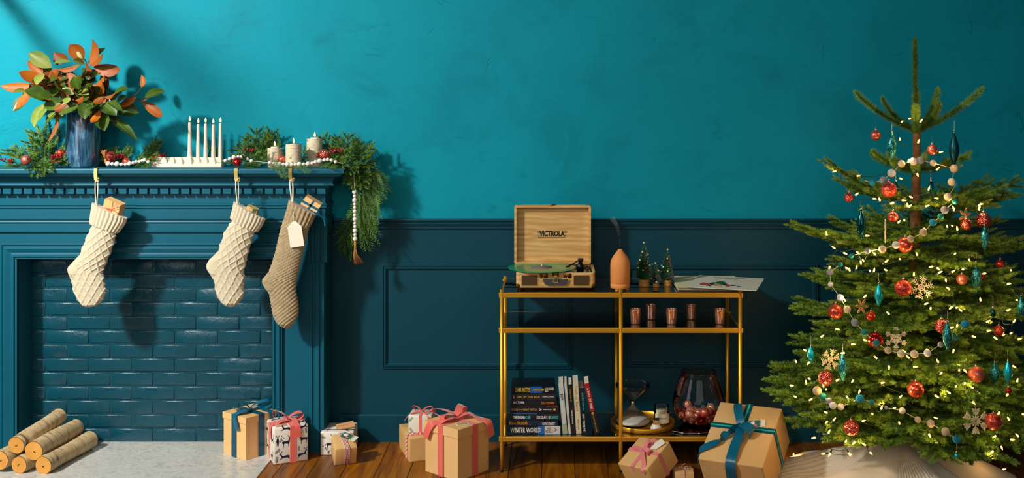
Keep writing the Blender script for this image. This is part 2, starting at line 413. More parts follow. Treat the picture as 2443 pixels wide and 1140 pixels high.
FIRD = mat('fir_needle', '#628c28', .55, col2='#446a22', vs=14, lo=.35, hi=.7, rand=.45, spec=.35)
FIRL = mat('fir_needle_tip', '#9cba42', .5, col2='#769c33', vs=14, rand=.35, spec=.35)
GFIR = mat('garland_needle', '#4b7a26', .5, col2='#2e591f', vs=20, rand=.4)
GFIRL = mat('garland_needle_tip', '#86a83c', .5, col2='#5c8a2c', vs=20, rand=.3)
CEDAR = mat('cedar_green', '#5c861c', .5, col2='#3a6414', vs=12, rand=.35)
BOUGHM = mat('young_fir_bark', '#5c5426', .85, col2='#40401f', vs=30)
BARK = mat('fir_bark', '#8a5f2e', .85, col2='#5e3d1c', vs=30, bs=60, bstr=.7, bd=.003)
TWIG = mat('twig_bark', '#6e5226', .8)
LEAFG = mat('magnolia_leaf_top', '#466216', .32, col2='#274012', vs=9, coat=.15, rand=.35)
LEAFP = mat('magnolia_leaf_pale', '#8f9a44', .4, col2='#6c8630', vs=9, rand=.15)
LEAFB = mat('magnolia_leaf_underside', '#9c5008', .55, col2='#743905', vs=8, rand=.4)
LEAFO = mat('magnolia_leaf_bright_underside', '#c26a0e', .5, col2='#a2500a', vs=8, rand=.2)
LEAFE = mat('leaf_midrib', '#8f8034', .5)
# ================================================================ SETTING
YW = 5.44                                   # the back wall
XL, XR = -2.95, 4.0
ZC = 3.9
mb = MB(); mb.grid([[V((x, YW, 1.06)) for x in (XL, XR)], [V((x, YW, ZC)) for x in (XL, XR)]])
mb.box(((XL + XR) / 2, YW + .06, (1.06 + ZC) / 2), (XR - XL, .11, ZC - 1.06))
struct(mb.obj('wall_back', PLASTER))
mb = MB(); mb.box(((XL + XR) / 2, YW + .055, .53), (XR - XL, .11, 1.06)); struct(mb.obj('trim_1', LOWER))        # dado boarding
def rail(name, prof, x0, x1, m):
    """profile (protrusion, z) swept along x"""
    mb = MB(); rows = [[V((x, YW - p, z)) for x in (x0, x1)] for p, z in prof]
    mb.grid(rows, sm=False)
    for x in (x0, x1):
        b = len(mb.v); mb.v += [(x, YW - p, z) for p, z in prof]; mb.f.append(list(range(b, b + len(prof)))); mb.m.append(0); mb.s.append(False)
    return struct(mb.obj(name, m))
rail('trim_2', [(-.005, 1.112), (.030, 1.112), (.032, 1.107), (.030, 1.101), (.022, 1.100), (.022, 1.094), (.028, 1.092), (.028, 1.086), (.017, 1.084), (.016, 1.074), (.012, 1.071), (.012, 1.063), (.006, 1.061), (-.005, 1.058)], -1.10, XR, LOWER)
rail('baseboard_back', [(-.005, .140), (.004, .140), (.010, .136), (.014, .131), (.014, 0), (-.005, 0)], -1.08, XR, LOWER)
def panel_mould(name, x0, x1, z0, z1):
    """picture-frame moulding, mitred"""
    prof = [(0, 0), (0, .011), (.005, .011), (.006, .006), (.010, .006), (.011, .013), (.019, .013), (.021, .006), (.025, .005), (.026, 0)]   # (inset, protrusion)
    mb = MB(); rows = []
    for i, p in prof: rows.append([V((x0 + i, YW - p, z0 + i)), V((x1 - i, YW - p, z0 + i)), V((x1 - i, YW - p, z1 - i)), V((x0 + i, YW - p, z1 - i))])
    mb.grid(rows, sm=False, closed=True); return struct(mb.obj(name, LOWER))
for k, (a, b) in enumerate(((912, 1362), (1492, 1950), (2085, 2540))):
    p = at(a, 631, YW); q = at(b, 878, YW); panel_mould('trim_%d' % (k + 3), p.x, q.x, q.z, p.z)

# floor: sub-floor with oak planks laid towards the wall
fl = MB(); fl.box(((XL + XR) / 2, 2.6, -.03), (XR - XL, 5.9, .028)); FLOOR_O = struct(fl.obj('floor', mat('dark_joint', '#1c0d04', .8)))
PW = .152; pm = {}
def plank_mesh(L):
    if L not in pm:
        mb = MB(); mb.bbox((0, 0, -.008), (PW - .0022, L - .002, .016), .0016, 1, sm=False); pm[L] = mb.mesh('plank', FLOOR)
    return pm[L]
x = XL + PW / 2; i = 0
while x < XR - PW / 2:
    y = 5.43
    first = random.choice((.52, .8, 1.1, 1.4))
    while y > -.3:
        L = first if y == 5.43 else random.choice((1.2, 1.5, 1.8))
        place(plank_mesh(L), 'plank', FLOOR_O, (x, y - L / 2, 0)); y -= L
    x += PW; i += 1
# off-camera left wall with the window the sun lamp shines through
XWL = XL; wl = MB(); xw = XWL - .06; YA0, YA1, ZA0, ZA1 = 2.1, 5.12, .72, 3.66
for (y0, y1, z0, z1) in ((0, YA0, 0, ZC), (YA1, YW + .1, 0, ZC), (YA0, YA1, 0, ZA0), (YA0, YA1, ZA1, ZC)):
    wl.box((xw, (y0 + y1) / 2, (z0 + z1) / 2), (.12, y1 - y0, z1 - z0))
struct(wl.obj('wall_left', mat('left_wall_paint', '#3b5d63', .8)))
wf = MB()
for (y0, y1, z0, z1) in ((YA0, YA1, ZA0, ZA0 + .05), (YA0, YA1, ZA1 - .04, ZA1), (YA0, YA0 + .05, ZA0, ZA1), (YA1 - .05, YA1, ZA0, ZA1)):
    wf.box((xw, (y0 + y1) / 2, (z0 + z1) / 2), (.05, y1 - y0, z1 - z0))
WINF = mat('white_window_frame', '#d8d5cc', .5)
win = struct(wf.obj('window_1', WINF))
for (z, w, y0, y1) in ((2.81, .105, 3.42, YA1), (2.48, .05, 4.15, YA1)):       # unseen gobo bars, added to cast the diagonal streaks on the back wall
    m_ = MB(); m_.box((XWL - .02, (y0 + y1) / 2, z), (.03, y1 - y0, w)); m_.obj('gobo_bar', WINF, win)

# ================================================================ FIREPLACE (built against the wall)
YF = 5.28; XF = -1.115                      # face and right edge of the surround
ZM = 1.379                                  # top of the mantel shelf
fire = thing('fireplace', 'teal painted fireplace surround with dentil mantel and painted brick firebox', 'fireplace', (-2.0, YF, 0))
FO = V((-2.0, YF, 0))
XLF = -2.945
def zf(py, y): return CAMZ - (py - CY) * y / FPX
def sweep(name, prof, x1=XF, yb=YW - .001, m=PAINT):
    """profile (p, z): p = how far out from the surround's face, wrapped round the right-hand corner"""
    mb = MB(); rows = [[V((XLF, YF - p, z)) - FO, V((x1 + p, YF - p, z)) - FO, V((x1 + p, yb, z)) - FO] for p, z in prof]
    mb.grid(rows, sm=False, flip=True)
    n_ = len(prof)
    return mb.obj(name, m, fire)
z1 = ZM
sweep('mantel_shelf', [(-.155, z1), (.105, z1), (.109, z1 - .003), (.111, z1 - .008), (.111, z1 - .022), (.108, z1 - .026), (.095, z1 - .028), (.095, z1 - .033), (-.01, z1 - .033)])
cz = z1 - .033
prof = [(-.01, cz), (.088, cz), (.088, cz - .006)]
for k in range(9):
    a = PI / 2 * k / 8; prof.append((.086 - .042 * math.sin(a), cz - .006 - .034 * (1 - math.cos(a))))
prof += [(.044, cz - .046), (.049, cz - .047), (.050, cz - .051), (.048, cz - .055), (.022, cz - .056), (.022, cz - .066), (-.01, cz - .066)]
sweep('cornice', prof)
zd = cz - .066
sweep('dentil_backing', [(.0, zd), (.012, zd), (.012, zd - .031), (.0, zd - .031)])
dm = MB(); dm.bbox((0, -.0085, 0), (.040, .019, .028), .0015, 1, sm=False); dme = dm.mesh('dentil', PAINT)
pitch = .0505; xx = XF - .012
while xx > -2.86:
    place(dme, 'dentil', fire, V((xx, YF - .012, zd - .0155)) - FO); xx -= pitch
z2 = zd - .031
zfb = [z2, zf(485, YF), zf(497, YF), zf(519, YF), zf(526, YF), zf(534, YF), zf(550, YF), zf(556, YF), zf(617, YF)]
ZO = zfb[-1]                                # top of the opening
XO0, XO1 = at(42, 0, YF).x, at(650, 0, YF).x
# frieze and legs
mb = MB()
def fb(x0, x1, za, zb, p=0., y1=YW - .002): mb.box(V(((x0 + x1) / 2, (YF - p + y1) / 2, (za + zb) / 2)) - FO, (x1 - x0, y1 - YF + p, zb - za))
fb(XLF, XF, ZO, zd); mb.obj('frieze_board', PAINT, fire)
mb = MB(); fb(XO1, XF, 0, ZO); mb.obj('pilaster', PAINT, fire)
mb = MB(); fb(XLF, XO0, 0, ZO); mb.obj('pilaster', PAINT, fire)
sweep('bead_moulding', [(0, zfb[1] + .003), (.004, zfb[1]), (.010, zfb[1] - .003), (.010, zfb[1] - .008), (.005, zfb[1] - .010), (.005, zfb[1] - .014), (.008, zfb[1] - .016), (.008, zfb[1] - .021), (0, zfb[1] - .024)])
sweep('bead_moulding', [(0, zfb[3]), (.012, zfb[3] - .002), (.012, zfb[3] - .008), (.006, zfb[3] - .010), (.006, zfb[3] - .013), (.014, zfb[3] - .015), (.016, zfb[3] - .020), (.014, zfb[3] - .024), (.009, zfb[3] - .026), (0.009, zfb[6] + .004), (.014, zfb[6] + .003), (.014, zfb[6] - .005), (0, zfb[6] - .008)])
# eared architrave down the right-hand edge
def vmould(name, x0, x1, za, zb, p):
    mb = MB(); w = x1 - x0
    pr = [(0, 0), (.0, p), (.12, p), (.16, p * .6), (.30, p * .5), (.36, p * .85), (.62, p * .95), (.70, p * .5), (.78, p * .45), (.82, p * .8), (1, p * .8), (1, 0)]
    mb.grid([[V((x0 + a * w, YF - q, z)) - FO for z in (za, zb)] for a, q in pr], sm=False, flip=True)
    for z in (za, zb): mb.add([V((x0 + a * w, YF - q, z)) - FO for a, q in pr], [tuple(range(len(pr)))])
    return mb.obj(name, PAINT, fire)
vmould('architrave', at(737, 0, YF).x, XF + .012, zf(624, YF), zfb[3] - .002, .022)
vmould('architrave', at(742, 0, YF).x, XF - .004, 0, zf(624, YF) - .001, .016)
# moulding round the opening, mitred
pr = [(.076, 0), (.076, .014), (.070, .015), (.066, .010), (.060, .010), (.058, .018), (.050, .019), (.030, .010), (.022, .012), (.020, .016), (.012, .016), (.010, .008), (.0, .008), (0, -.01)]
mb = MB(); rows = []
for a, p in pr: rows.append([V((XO0 - a, YF - p, 0)) - FO, V((XO0 - a, YF - p, ZO + a)) - FO, V((XO1 + a * .66, YF - p, ZO + a)) - FO, V((XO1 + a * .66, YF - p, 0)) - FO])
mb.grid(rows, sm=False, flip=False); mb.obj('opening_moulding', PAINT, fire)
# firebox: dark reveals and a wall of painted bricks
YB = 5.415
fbx = MB(); DARKREV = paint('dark_reveal_paint', (.002, .03, .045), (.002, .036, .053), .5)
fbx.box(V(((XO0 + XO1) / 2, (YB + .0035 + YW) / 2, ZO / 2)) - FO, (XO1 - XO0, YW - YB - .0055, ZO))
fbo = fbx.obj('firebox_back', BRICK, fire)
def brick_mesh(L, H, seed):
    rr = random.Random(seed); bm = bmesh.new(); bmesh.ops.create_cube(bm, size=1)
    for v in bm.verts: v.co = V((v.co.x * L, v.co.y * .03, v.co.z * H))
    bmesh.ops.bevel(bm, geom=[e for e in bm.edges if all(v.co.y < 0 for v in e.verts)], offset=.0065, segments=3, profile=.5, affect='EDGES')
    for v in bm.verts:
        v.co += V((rr.uniform(-1, 1) * .0012, rr.uniform(-1, 1) * .0012, rr.uniform(-1, 1) * .001))
    me = bpy.data.meshes.new('brick'); bm.to_mesh(me); bm.free(); me.materials.append(BRICK)
    for p in me.polygons: p.use_smooth = True
    return me
BP, RP = .2140, .0697                       # brick pitch, row pitch
bms = [brick_mesh(BP - .007, RP - .007, s) for s in range(6)]
zr = zf(1053, YB); row = 0; xj = at(315, 0, YB).x
while zr < ZO:
    off = 0 if row % 2 else BP / 2
    # rows alternate so that the joints of the photograph's rows fall where they do
    x = xj + off - 8 * BP
    while x < XO1 + BP:
        cx = x + BP / 2; x0, x1 = max(cx - BP / 2 + .0035, XO0 + .002), min(cx + BP / 2 - .0035, XO1 - .002)
        if x1 - x0 > .03:
            h = min(RP - .007, ZO - zr - .002)
            if h > .02:
                full = x1 - x0 > BP - .02 and h > RP - .012
                me = random.choice(bms) if full else brick_mesh(x1 - x0, h, random.randint(0, 999))
                place(me, 'brick', fbo, V(((x0 + x1) / 2, YB + .0145, zr + h / 2)) - FO, (random.uniform(-.012, .012), 0, random.uniform(-.01, .01)))
        x += BP
    zr += RP; row += 1
# hearth slab
mb = MB(); mb.bbox((-2.145, (4.55 + 5.278) / 2, .003), (1.6, 5.278 - 4.55, .006), .001, 1, sm=False)
mb.box((-2.0, 5.346, .0029), (2 * .618, .14, .0058))
tag(mb.obj('hearth_slab', MARBLE), 'pale grey veined marble hearth slab in front of the fireplace', 'hearth')
# ================================================================ GREENERY GENERATORS
def needle_tris(pts, L, dens, fwd=.75, spread=150, hw=.0008, rg=rng, tipcut=0.0, up=(0, 0, 1)):
    P = np.array([tuple(p) for p in pts]); seg = np.linalg.norm(np.diff(P, axis=0), axis=1); cum = np.concatenate([[0], np.cumsum(seg)])
    n = max(4, int(cum[-1] * dens)); t = np.sort(rg.uniform(0, cum[-1], n)); i = np.clip(np.searchsorted(cum, t) - 1, 0, len(seg) - 1)
    ax = np.diff(P, axis=0)[i] / seg[i][:, None]; c = P[i] + ax * (t - cum[i])[:, None]
    up = np.array(up, float); u = up - ax * (ax @ up)[:, None]; u /= np.linalg.norm(u, axis=1)[:, None] + 1e-9; s = np.cross(ax, u)
    ph = np.radians(rg.uniform(-spread, spread, n)); rad = u * np.cos(ph)[:, None] + s * np.sin(ph)[:, None]
    near = np.clip((t - cum[-1] + L * 1.2) / (L * 1.2), 0, 1)           # needles at the tip point forward
    f = fwd * rg.uniform(.7, 1.3, n) + near * 1.6
    d = ax * f[:, None] + rad; d /= np.linalg.norm(d, axis=1)[:, None]
    ll = L * rg.uniform(.7, 1.1, n) * (1 - .25 * near); w = np.cross(d, rg.normal(size=(n, 3))); w /= np.linalg.norm(w, axis=1)[:, None]
    tri = np.empty((n, 3, 3)); tri[:, 0] = c - w * hw; tri[:, 1] = c + w * hw; tri[:, 2] = c + d * ll[:, None]
    return tri.reshape(-1, 3), t / cum[-1]
def tri_mesh(name, blocks, mats):
    """blocks: list of (3n x 3 array, material index)"""
    vs = np.concatenate([b for b, _ in blocks]); n = len(vs) // 3
    me = bpy.data.meshes.new(name); me.vertices.add(n * 3); me.vertices.foreach_set('co', vs.astype(np.float32).ravel())
    me.loops.add(n * 3); me.loops.foreach_set('vertex_index', np.arange(n * 3, dtype=np.int32))
    me.polygons.add(n); me.polygons.foreach_set('loop_start', np.arange(0, n * 3, 3, dtype=np.int32))
    for m in mats: me.materials.append(m)
    me.polygons.foreach_set('material_index', np.concatenate([np.full(len(b) // 3, k, np.int32) for b, k in blocks]))
    me.update(calc_edges=True); me.validate(); return me
def frond(L, pairs, tw, rg, droop=.05, nl=.02, dens=1100, start=.16, ang=48, sub=True, spread=150, stem=.004, tiplift=.05, fwd=.75, hw=.0008):
    """a flat spray along +x (z up): stem with paired twigs, all clad in needles. returns wood MB, [(tris, 0 old / 1 young)]"""
    def curve(s): return V((L * s, 0, -droop * L * math.sin(PI * s * .8) + tiplift * L * s * s))
    main = [curve(k / 12) for k in range(13)]
    wood = MB(); wood.tube(main, [stem * (1 - .75 * k / 12) for k in range(13)], 5); bl = []
    def clothe(pts, nl_, dn):
        tr, t = needle_tris(pts, nl_, dn, fwd, spread, hw, rg); tr = tr.reshape(-1, 3, 3)
        y = t > .62; bl.append((tr[~y].reshape(-1, 3), 0)); bl.append((tr[y].reshape(-1, 3), 1))
    clothe(main[1:] if pairs else main, nl, dens)
    for k in range(pairs):
        s = start + (1 - start - .06) * k / max(1, pairs - .4); base = curve(s)
        for sd in (-1, 1):
            ln = L * tw * (1 - s) ** .75 * rg.uniform(.8, 1.12) + .025
            a = math.radians(ang * rg.uniform(.85, 1.12)); el = math.radians(rg.uniform(-4, 16))
            d = V((math.cos(a) * math.cos(el), sd * math.sin(a) * math.cos(el), math.sin(el)))
            pts = [base + d * ln * q + V((ln * .18 * q * q, 0, ln * .06 * q * q)) for q in (0, .25, .5, .75, 1)]
            wood.tube(pts, [stem * .5 * (1 - .6 * q) for q in (0, .25, .5, .75, 1)], 4, cap=False); clothe(pts, nl * .92, dens)
            if sub and ln > .085:
                for q, s2 in ((.35, 1), (.4, -1), (.66, 1), (.7, -1)):
                    b2 = base + d * ln * q; a2 = a * sd + s2 * math.radians(42); l2 = ln * .42 * (1.15 - q)
                    d2 = V((math.cos(a2), math.sin(a2), .1)).normalized(); p2 = [b2 + d2 * l2 * w for w in (0, .5, 1)]
                    clothe(p2, nl * .85, dens)
    return wood, bl
def arrows(A, B, up=(0, -.35, 1), roll=0.0):
    """rotation that lays +x along A->B with +z towards up"""
    x = (B - A).normalized(); u = V(up); z = (u - x * u.dot(x)).normalized(); y = z.cross(x)
    q = Matrix((x, y, z)).transposed().to_quaternion()
    return q @ Quaternion((1, 0, 0), roll)
def full_frond(name, wb, mats):
    wood, bl = wb
    nv = sum(len(b) for b, _ in bl)
    tris = np.concatenate([b for b, _ in bl]); mi = np.concatenate([np.full(len(b) // 3, k + 1) for b, k in bl]).tolist()
    m = MB(); m.v = list(map(tuple, tris.tolist())); m.f = [[3 * i, 3 * i + 1, 3 * i + 2] for i in range(len(tris) // 3)]; m.m = mi; m.s = [False] * len(m.f)
    m.merge(wood); return m.mesh(name, mats)
def place_frond(me, L, A, B, parent, name='sprig', up=(0, -.35, 1), roll=0.0, origin=V((0, 0, 0)), fat=1.0):
    o = place(me, name, parent, A - origin); o.rotation_mode = 'QUATERNION'; o.rotation_quaternion = arrows(A, B, up, roll)
    s = (B - A).length / L; o.scale = (s, s * fat, s * fat); return o
g2 = np.random.default_rng(3)
GM = [TWIG, GFIR, GFIRL]
SPR = [(full_frond('sprig', frond(.16, 4, .42, g2, nl=.015, dens=3100, hw=.0011, sub=False, start=.2, stem=.0022, spread=175, fwd=.9), GM), .16),
       (full_frond('sprig', frond(.16, 5, .38, g2, nl=.015, dens=3100, hw=.0011, sub=False, start=.25, stem=.0022, spread=175, fwd=.8, tiplift=.15), GM), .16),
       (full_frond('sprig', frond(.10, 0, 0, g2, nl=.015, dens=4200, hw=.0011, stem=.0018, spread=180, fwd=.8, tiplift=.1), GM), .10),
       (full_frond('sprig', frond(.14, 2, .4, g2, nl=.0155, dens=3300, hw=.0011, sub=False, start=.35, stem=.002, spread=180, fwd=.9), GM), .14)]
def cedar_frond(L, rg):
    """flat lacy spray along +x, in the x-y plane"""
    wood = MB(); main = [V((L * k / 8, .012 * math.sin(k * .7), -.02 * (k / 8) ** 2)) for k in range(9)]; wood.tube(main, [.0016 * (1 - .7 * k / 8) for k in range(9)], 4); tr = []; old = []
    n_ = int(L / .0085)
    for k in range(n_):
        s = (k + .5) / n_; b = main[min(7, int(s * 8))].lerp(main[min(8, int(s * 8) + 1)], s * 8 % 1); sd = 1 if k % 2 else -1
        ln = (.062 * math.sin(PI * min(1, s * .78 + .20)) + .012) * rg.uniform(.75, 1.15); a = math.radians(rg.uniform(24, 38)) * sd
        d = V((math.cos(a), math.sin(a), rg.uniform(-.22, .22))); e = b + d * ln
        def leaf(p, q, w, lst):
            dd = (q - p); sn = dd.cross(V((0, 0, 1))).normalized() * w; m = p.lerp(q, .45)
            lst += [p, m + sn, q, p, q, m - sn]
        leaf(b, e, .0011, old if s < .5 else tr)
        m_ = max(3, int(ln / .0052))
        for j in range(m_):
            u = (j + .6) / m_; p = b.lerp(e, u); s2 = 1 if j % 2 else -1; a2 = a + s2 * math.radians(rg.uniform(26, 40)); l2 = (.021 * (1 - u) + .006) * rg.uniform(.8, 1.2)
            leaf(p, p + V((math.cos(a2), math.sin(a2), rg.uniform(-.25, .25))) * l2, .0011, old if rg.random() < .35 else tr)
    A_ = lambda l: np.array([tuple(p) for p in l])
    return wood, [(A_(old), 0), (A_(tr), 1)]
CM = [TWIG, GFIR, CEDAR]
CED = [(full_frond('cedar_frond', cedar_frond(.22, g2), CM), .22), (full_frond('cedar_frond', cedar_frond(.16, g2), CM), .16)]

# ================================================================ ON THE MANTEL
ZT = ZM
def onm(px, y): return V(((px - CX) * y / FPX, y, ZT))
# --- vase
yv = 5.29; c = onm(198.5, yv); rv = 38.5 * yv / FPX; hv = zf(268, yv) - ZT
vase = thing('vase', 'tall cylindrical blue glazed vase holding magnolia branches', 'vase', c)
pr = [(0, 0), (rv * .93, 0), (rv * .99, .004), (rv, .012), (rv * 1.01, hv * .5), (rv * .99, hv - .004), (rv * .965, hv), (rv * .93, hv - .002), (rv * .92, hv - .03), (rv * .9, .02), (0, .015)]
m_ = MB(); m_.lathe(pr, 48); m_.obj('body', GLAZE, vase)
# --- magnolia
def leaf_mb(L, W, bend, fold, mt, mb_, twist=0):
    """leaf along +x, upper face +z; two skins a millimetre apart so each side has its own colour"""
    mb = MB(); N = 9; K = 5
    prof = [0.07, .44, .74, .93, 1.0, 1.0, .92, .74, .42, .015]
    for side, mi in ((1, mt), (-1, mb_)):
        rows = []
        for i in range(N + 1):
            s = i / N; a = bend * s; x = L * (math.sin(a) / bend if abs(bend) > .01 else s); z = -L * ((1 - math.cos(a)) / bend if abs(bend) > .01 else 0)
            w = W * .5 * prof[i]; row = []
            for j in range(K):
                q = (j / (K - 1) - .5) * 2; tw = twist * s
                yy, zz = w * q * math.cos(fold * abs(q)), w * abs(q) * math.sin(fold)
                yy, zz = yy * math.cos(tw) - zz * math.sin(tw), yy * math.sin(tw) + zz * math.cos(tw)
                row.append(V((x + zz * math.sin(a), yy, z + zz * math.cos(a) + side * .0005)))
            rows.append(row)
        mb.grid(rows, mi, True, flip=(side < 0))
    mid = []
    for i in range(N + 1):
        s = i / N; a = bend * s; x = L * (math.sin(a) / bend if abs(bend) > .01 else s); z = -L * ((1 - math.cos(a)) / bend if abs(bend) > .01 else 0); mid.append(V((x, 0, z)))
    mb.tube(mid, [.0014 * (1 - .7 * i / N) for i in range(N + 1)], 4, 2)
    return mb
def mag(px, py): return px / 2.85, 60 + py / 2.85
branches = {}
BR = {'top': 'magnolia branch standing up from the vase, with a closed pale bud at its top',
      'west': 'magnolia branch leaning out over the fir sprigs, its leaf tips bright orange',
      'front': 'magnolia branch with broad dark green leaves in the middle of the vase mouth',
      'low': 'magnolia branch drooping over the rim of the vase with green and bronze leaves',
      'east': 'long thin magnolia branch reaching towards the white candles, few leaves'}
mouth = V((c.x, yv, ZT + hv))
for k, lb in BR.items():
    branches[k] = thing('magnolia_branch', lb, 'branch', mouth, None, 'magnolia branches in the blue vase')
def mpt(px, py, d=0):
    a, b = mag(px, py); return at(a, b, 5.26 - d)
def stem(k, pts, r0=.0045, r1=.002):
    P = [mpt(*p) for p in pts]; P = catmull(P, 4); m = MB(); n_ = len(P)
    m.tube([p - mouth for p in P], [r0 + (r1 - r0) * i / (n_ - 1) for i in range(n_)], 6); m.obj('stem', TWINE, branches[k])
stem('top', [(555, 690, 0), (553, 560, .01), (600, 400, .01), (605, 320, .02), (580, 240, .03), (560, 225, .03)])
stem('west', [(545, 690, .01), (520, 560, .03), (430, 420, .05), (350, 330, .05), (290, 360, .07), (205, 410, .06)])
stem('west', [(400, 390, .05), (330, 430, .07), (250, 480, .06)], .003)
stem('front', [(560, 690, .03), (560, 560, .06), (520, 470, .08), (470, 420, .08)])
stem('front', [(555, 590, .05), (480, 550, .09), (400, 580, .09), (340, 590, .08)], .0035)
stem('low', [(575, 690, .03), (600, 570, .08), (650, 520, .09), (720, 490, .09)])
stem('low', [(590, 600, .06), (660, 580, .10), (740, 630, .10), (800, 660, .08)], .003)
stem('east', [(580, 690, 0), (640, 560, .02), (740, 520, .03), (870, 500, .04), (930, 505, .04), (1000, 495, .04)], .004, .0013)
stem('east', [(870, 500, .04), (930, 465, .03), (968, 415, .03)], .002, .001)
LF = [  # branch, base, tip, width px, face, depth towards the camera
 ('top', 597, 268, 625, 103, 88, 'b', .05), ('top', 565, 240, 478, 138, 80, 'b', .02), ('top', 610, 272, 696, 192, 52, 'b', .07), ('top', 625, 218, 712, 158, 34, 'p', .04),
 ('top', 632, 272, 806, 306, 78, 'b', .05), ('top', 622, 302, 702, 300, 32, 'b', .04), ('top', 545, 268, 388, 300, 56, 'b', .06), ('top', 480, 246, 372, 264, 56, 'p', .03),
 ('top', 445, 250, 372, 190, 74, 'b', .01), ('top', 575, 262, 500, 240, 38, 'p', .05), ('top', 660, 445, 705, 322, 100, 'b', .0), ('top', 600, 345, 560, 330, 40, 'g', .03), ('top', 600, 440, 650, 338, 78, 'g', .03),
 ('west', 352, 288, 205, 192, 76, 'p', .05), ('west', 292, 330, 192, 248, 54, 'o', .06), ('west', 292, 372, 136, 322, 62, 'o', .07), ('west', 262, 402, 165, 345, 40, 'p', .05),
 ('west', 216, 405, 13, 412, 66, 'o', .07), ('west', 292, 328, 252, 402, 52, 'p', .09), ('west', 205, 420, 112, 562, 48, 'o', .08), ('west', 190, 478, 93, 580, 60, 'g', .05), ('west', 190, 450, 95, 455, 34, 'p', .05),
 ('west', 385, 312, 296, 352, 52, 'b', .08), ('west', 352, 520, 176, 448, 92, 'g', .10), ('west', 300, 400, 230, 370, 50, 'o', .06), ('west', 345, 500, 285, 500, 34, 'o', .11), ('west', 240, 470, 150, 480, 40, 'g', .05),
 ('front', 432, 404, 352, 328, 56, 'b', .08), ('front', 485, 424, 456, 325, 72, 'b', .09), ('front', 442, 462, 374, 374, 46, 'g', .11), ('front', 332, 442, 300, 366, 42, 'p', .10), ('front', 540, 436, 505, 352, 58, 'g', .09),
 ('front', 560, 452, 644, 400, 42, 'b', .10), ('front', 502, 472, 428, 430, 36, 'p', .11), ('front', 690, 482, 690, 396, 62, 'g', .04), ('front', 446, 520, 308, 552, 66, 'g', .12), ('front', 462, 530, 372, 578, 54, 'b', .13),
 ('front', 536, 548, 408, 606, 88, 'g', .12), ('front', 474, 492, 440, 534, 40, 'p', .13), ('front', 392, 600, 326, 782, 44, 'b', .11), ('front', 296, 536, 236, 688, 62, 'p', .06), ('front', 332, 558, 274, 642, 50, 'p', .08),
 ('front', 404, 580, 316, 664, 44, 'g', .09), ('front', 512, 512, 562, 490, 32, 'b', .12), ('front', 372, 590, 338, 628, 34, 'p', .12), ('front', 420, 440, 345, 470, 40, 'b', .07), ('front', 520, 400, 470, 350, 60, 'g', .05), ('front', 580, 420, 545, 340, 66, 'g', .04),
 ('front', 560, 520, 620, 470, 60, 'g', .06), ('front', 640, 500, 600, 410, 66, 'g', .05), ('front', 440, 590, 380, 640, 44, 'p', .08),
 ('low', 602, 512, 580, 634, 78, 'g', .13), ('low', 668, 545, 600, 582, 52, 'g', .14), ('low', 680, 575, 622, 658, 38, 'o', .15), ('low', 690, 596, 712, 712, 74, 'g', .11), ('low', 700, 536, 786, 612, 78, 'g', .13),
 ('low', 704, 486, 638, 528, 38, 'b', .14), ('low', 706, 488, 782, 462, 32, 'b', .12), ('low', 762, 512, 870, 436, 68, 'g', .10), ('low', 740, 520, 828, 582, 36, 'g', .13), ('low', 730, 618, 920, 775, 56, 'g', .08), ('low', 738, 640, 792, 684, 28, 'g', .09), ('low', 620, 590, 660, 640, 40, 'g', .1),
 ('low', 660, 560, 720, 590, 60, 'g', .08),
 ('east', 770, 532, 862, 488, 42, 'g', .06), ('east', 795, 552, 918, 492, 40, 'o', .07), ('east', 786, 566, 938, 592, 78, 'g', .04), ('east', 962, 424, 962, 343, 36, 'o', .03), ('east', 985, 492, 1116, 452, 52, 'g', .04), ('east', 968, 522, 1096, 616, 52, 'b', .05), ('east', 945, 508, 1008, 498, 20, 'b', .05)]
fr = random.Random(23)
for _ in range(84):
    k = fr.choice(('west', 'front', 'front', 'top', 'low')); bx, by = {'west': (330, 400), 'front': (470, 470), 'top': (590, 400), 'low': (650, 530)}[k]
    bx += fr.uniform(-90, 90); by += fr.uniform(-60, 70); a = fr.uniform(0, 2 * PI); L_ = fr.uniform(80, 120)
    tx, ty = bx + L_ * math.cos(a), by - L_ * math.sin(a) * .8
    if ((tx - 480) / 290) ** 2 + ((ty - 440) / 190) ** 2 < 1: LF.append((k, bx, by, tx, ty, fr.uniform(44, 66), fr.choice('ggbbbgp'), fr.uniform(.0, .07)))
lr = random.Random(11)
for (k, bx, by, tx, ty, w, face, d) in LF:
    up_tilt = lr.uniform(-.04, .06)
    A = mpt(bx, by, d - .02); B = mpt(tx, ty, d + up_tilt); B = A + (B - A) * 1.06
    L = (B - A).length; W = w / 2.85 * 5.2 / FPX * 1.4
    bend = lr.uniform(.15, .6) * (1 if face != 'p' else .6)
    top_ = face in 'gp'
    mt = {'g': 0, 'p': 1, 'b': 0, 'o': 0}[face]; mu = {'g': 3, 'p': 3, 'b': 3, 'o': 4}[face]
    L2 = L * bend / (2 * math.sin(bend / 2)) if bend > .01 else L
    me = leaf_mb(L2, W, bend, lr.uniform(.25, .5), mt, mu, lr.uniform(-.35, .35)).mesh('leaf', [LEAFG, LEAFP, LEAFE, LEAFB, LEAFO])
    view = V((0, -1, .30)) + V((-.55, 0, .25)) * lr.uniform(0, .8) + V((0, 0, lr.uniform(-.1, .5)))
    up = view if top_ else -view
    q = arrows(A, B, up, lr.uniform(-.35, .35))
    o = place(me, 'leaf', branches[k], A - mouth); o.rotation_mode = 'QUATERNION'; o.rotation_quaternion = q @ Quaternion((0, 1, 0), -bend / 2)
bud = MB(); bud.lathe([(0, 0), (.006, .003), (.0105, .014), (.011, .024), (.008, .036), (.003, .044), (0, .046)], 12)
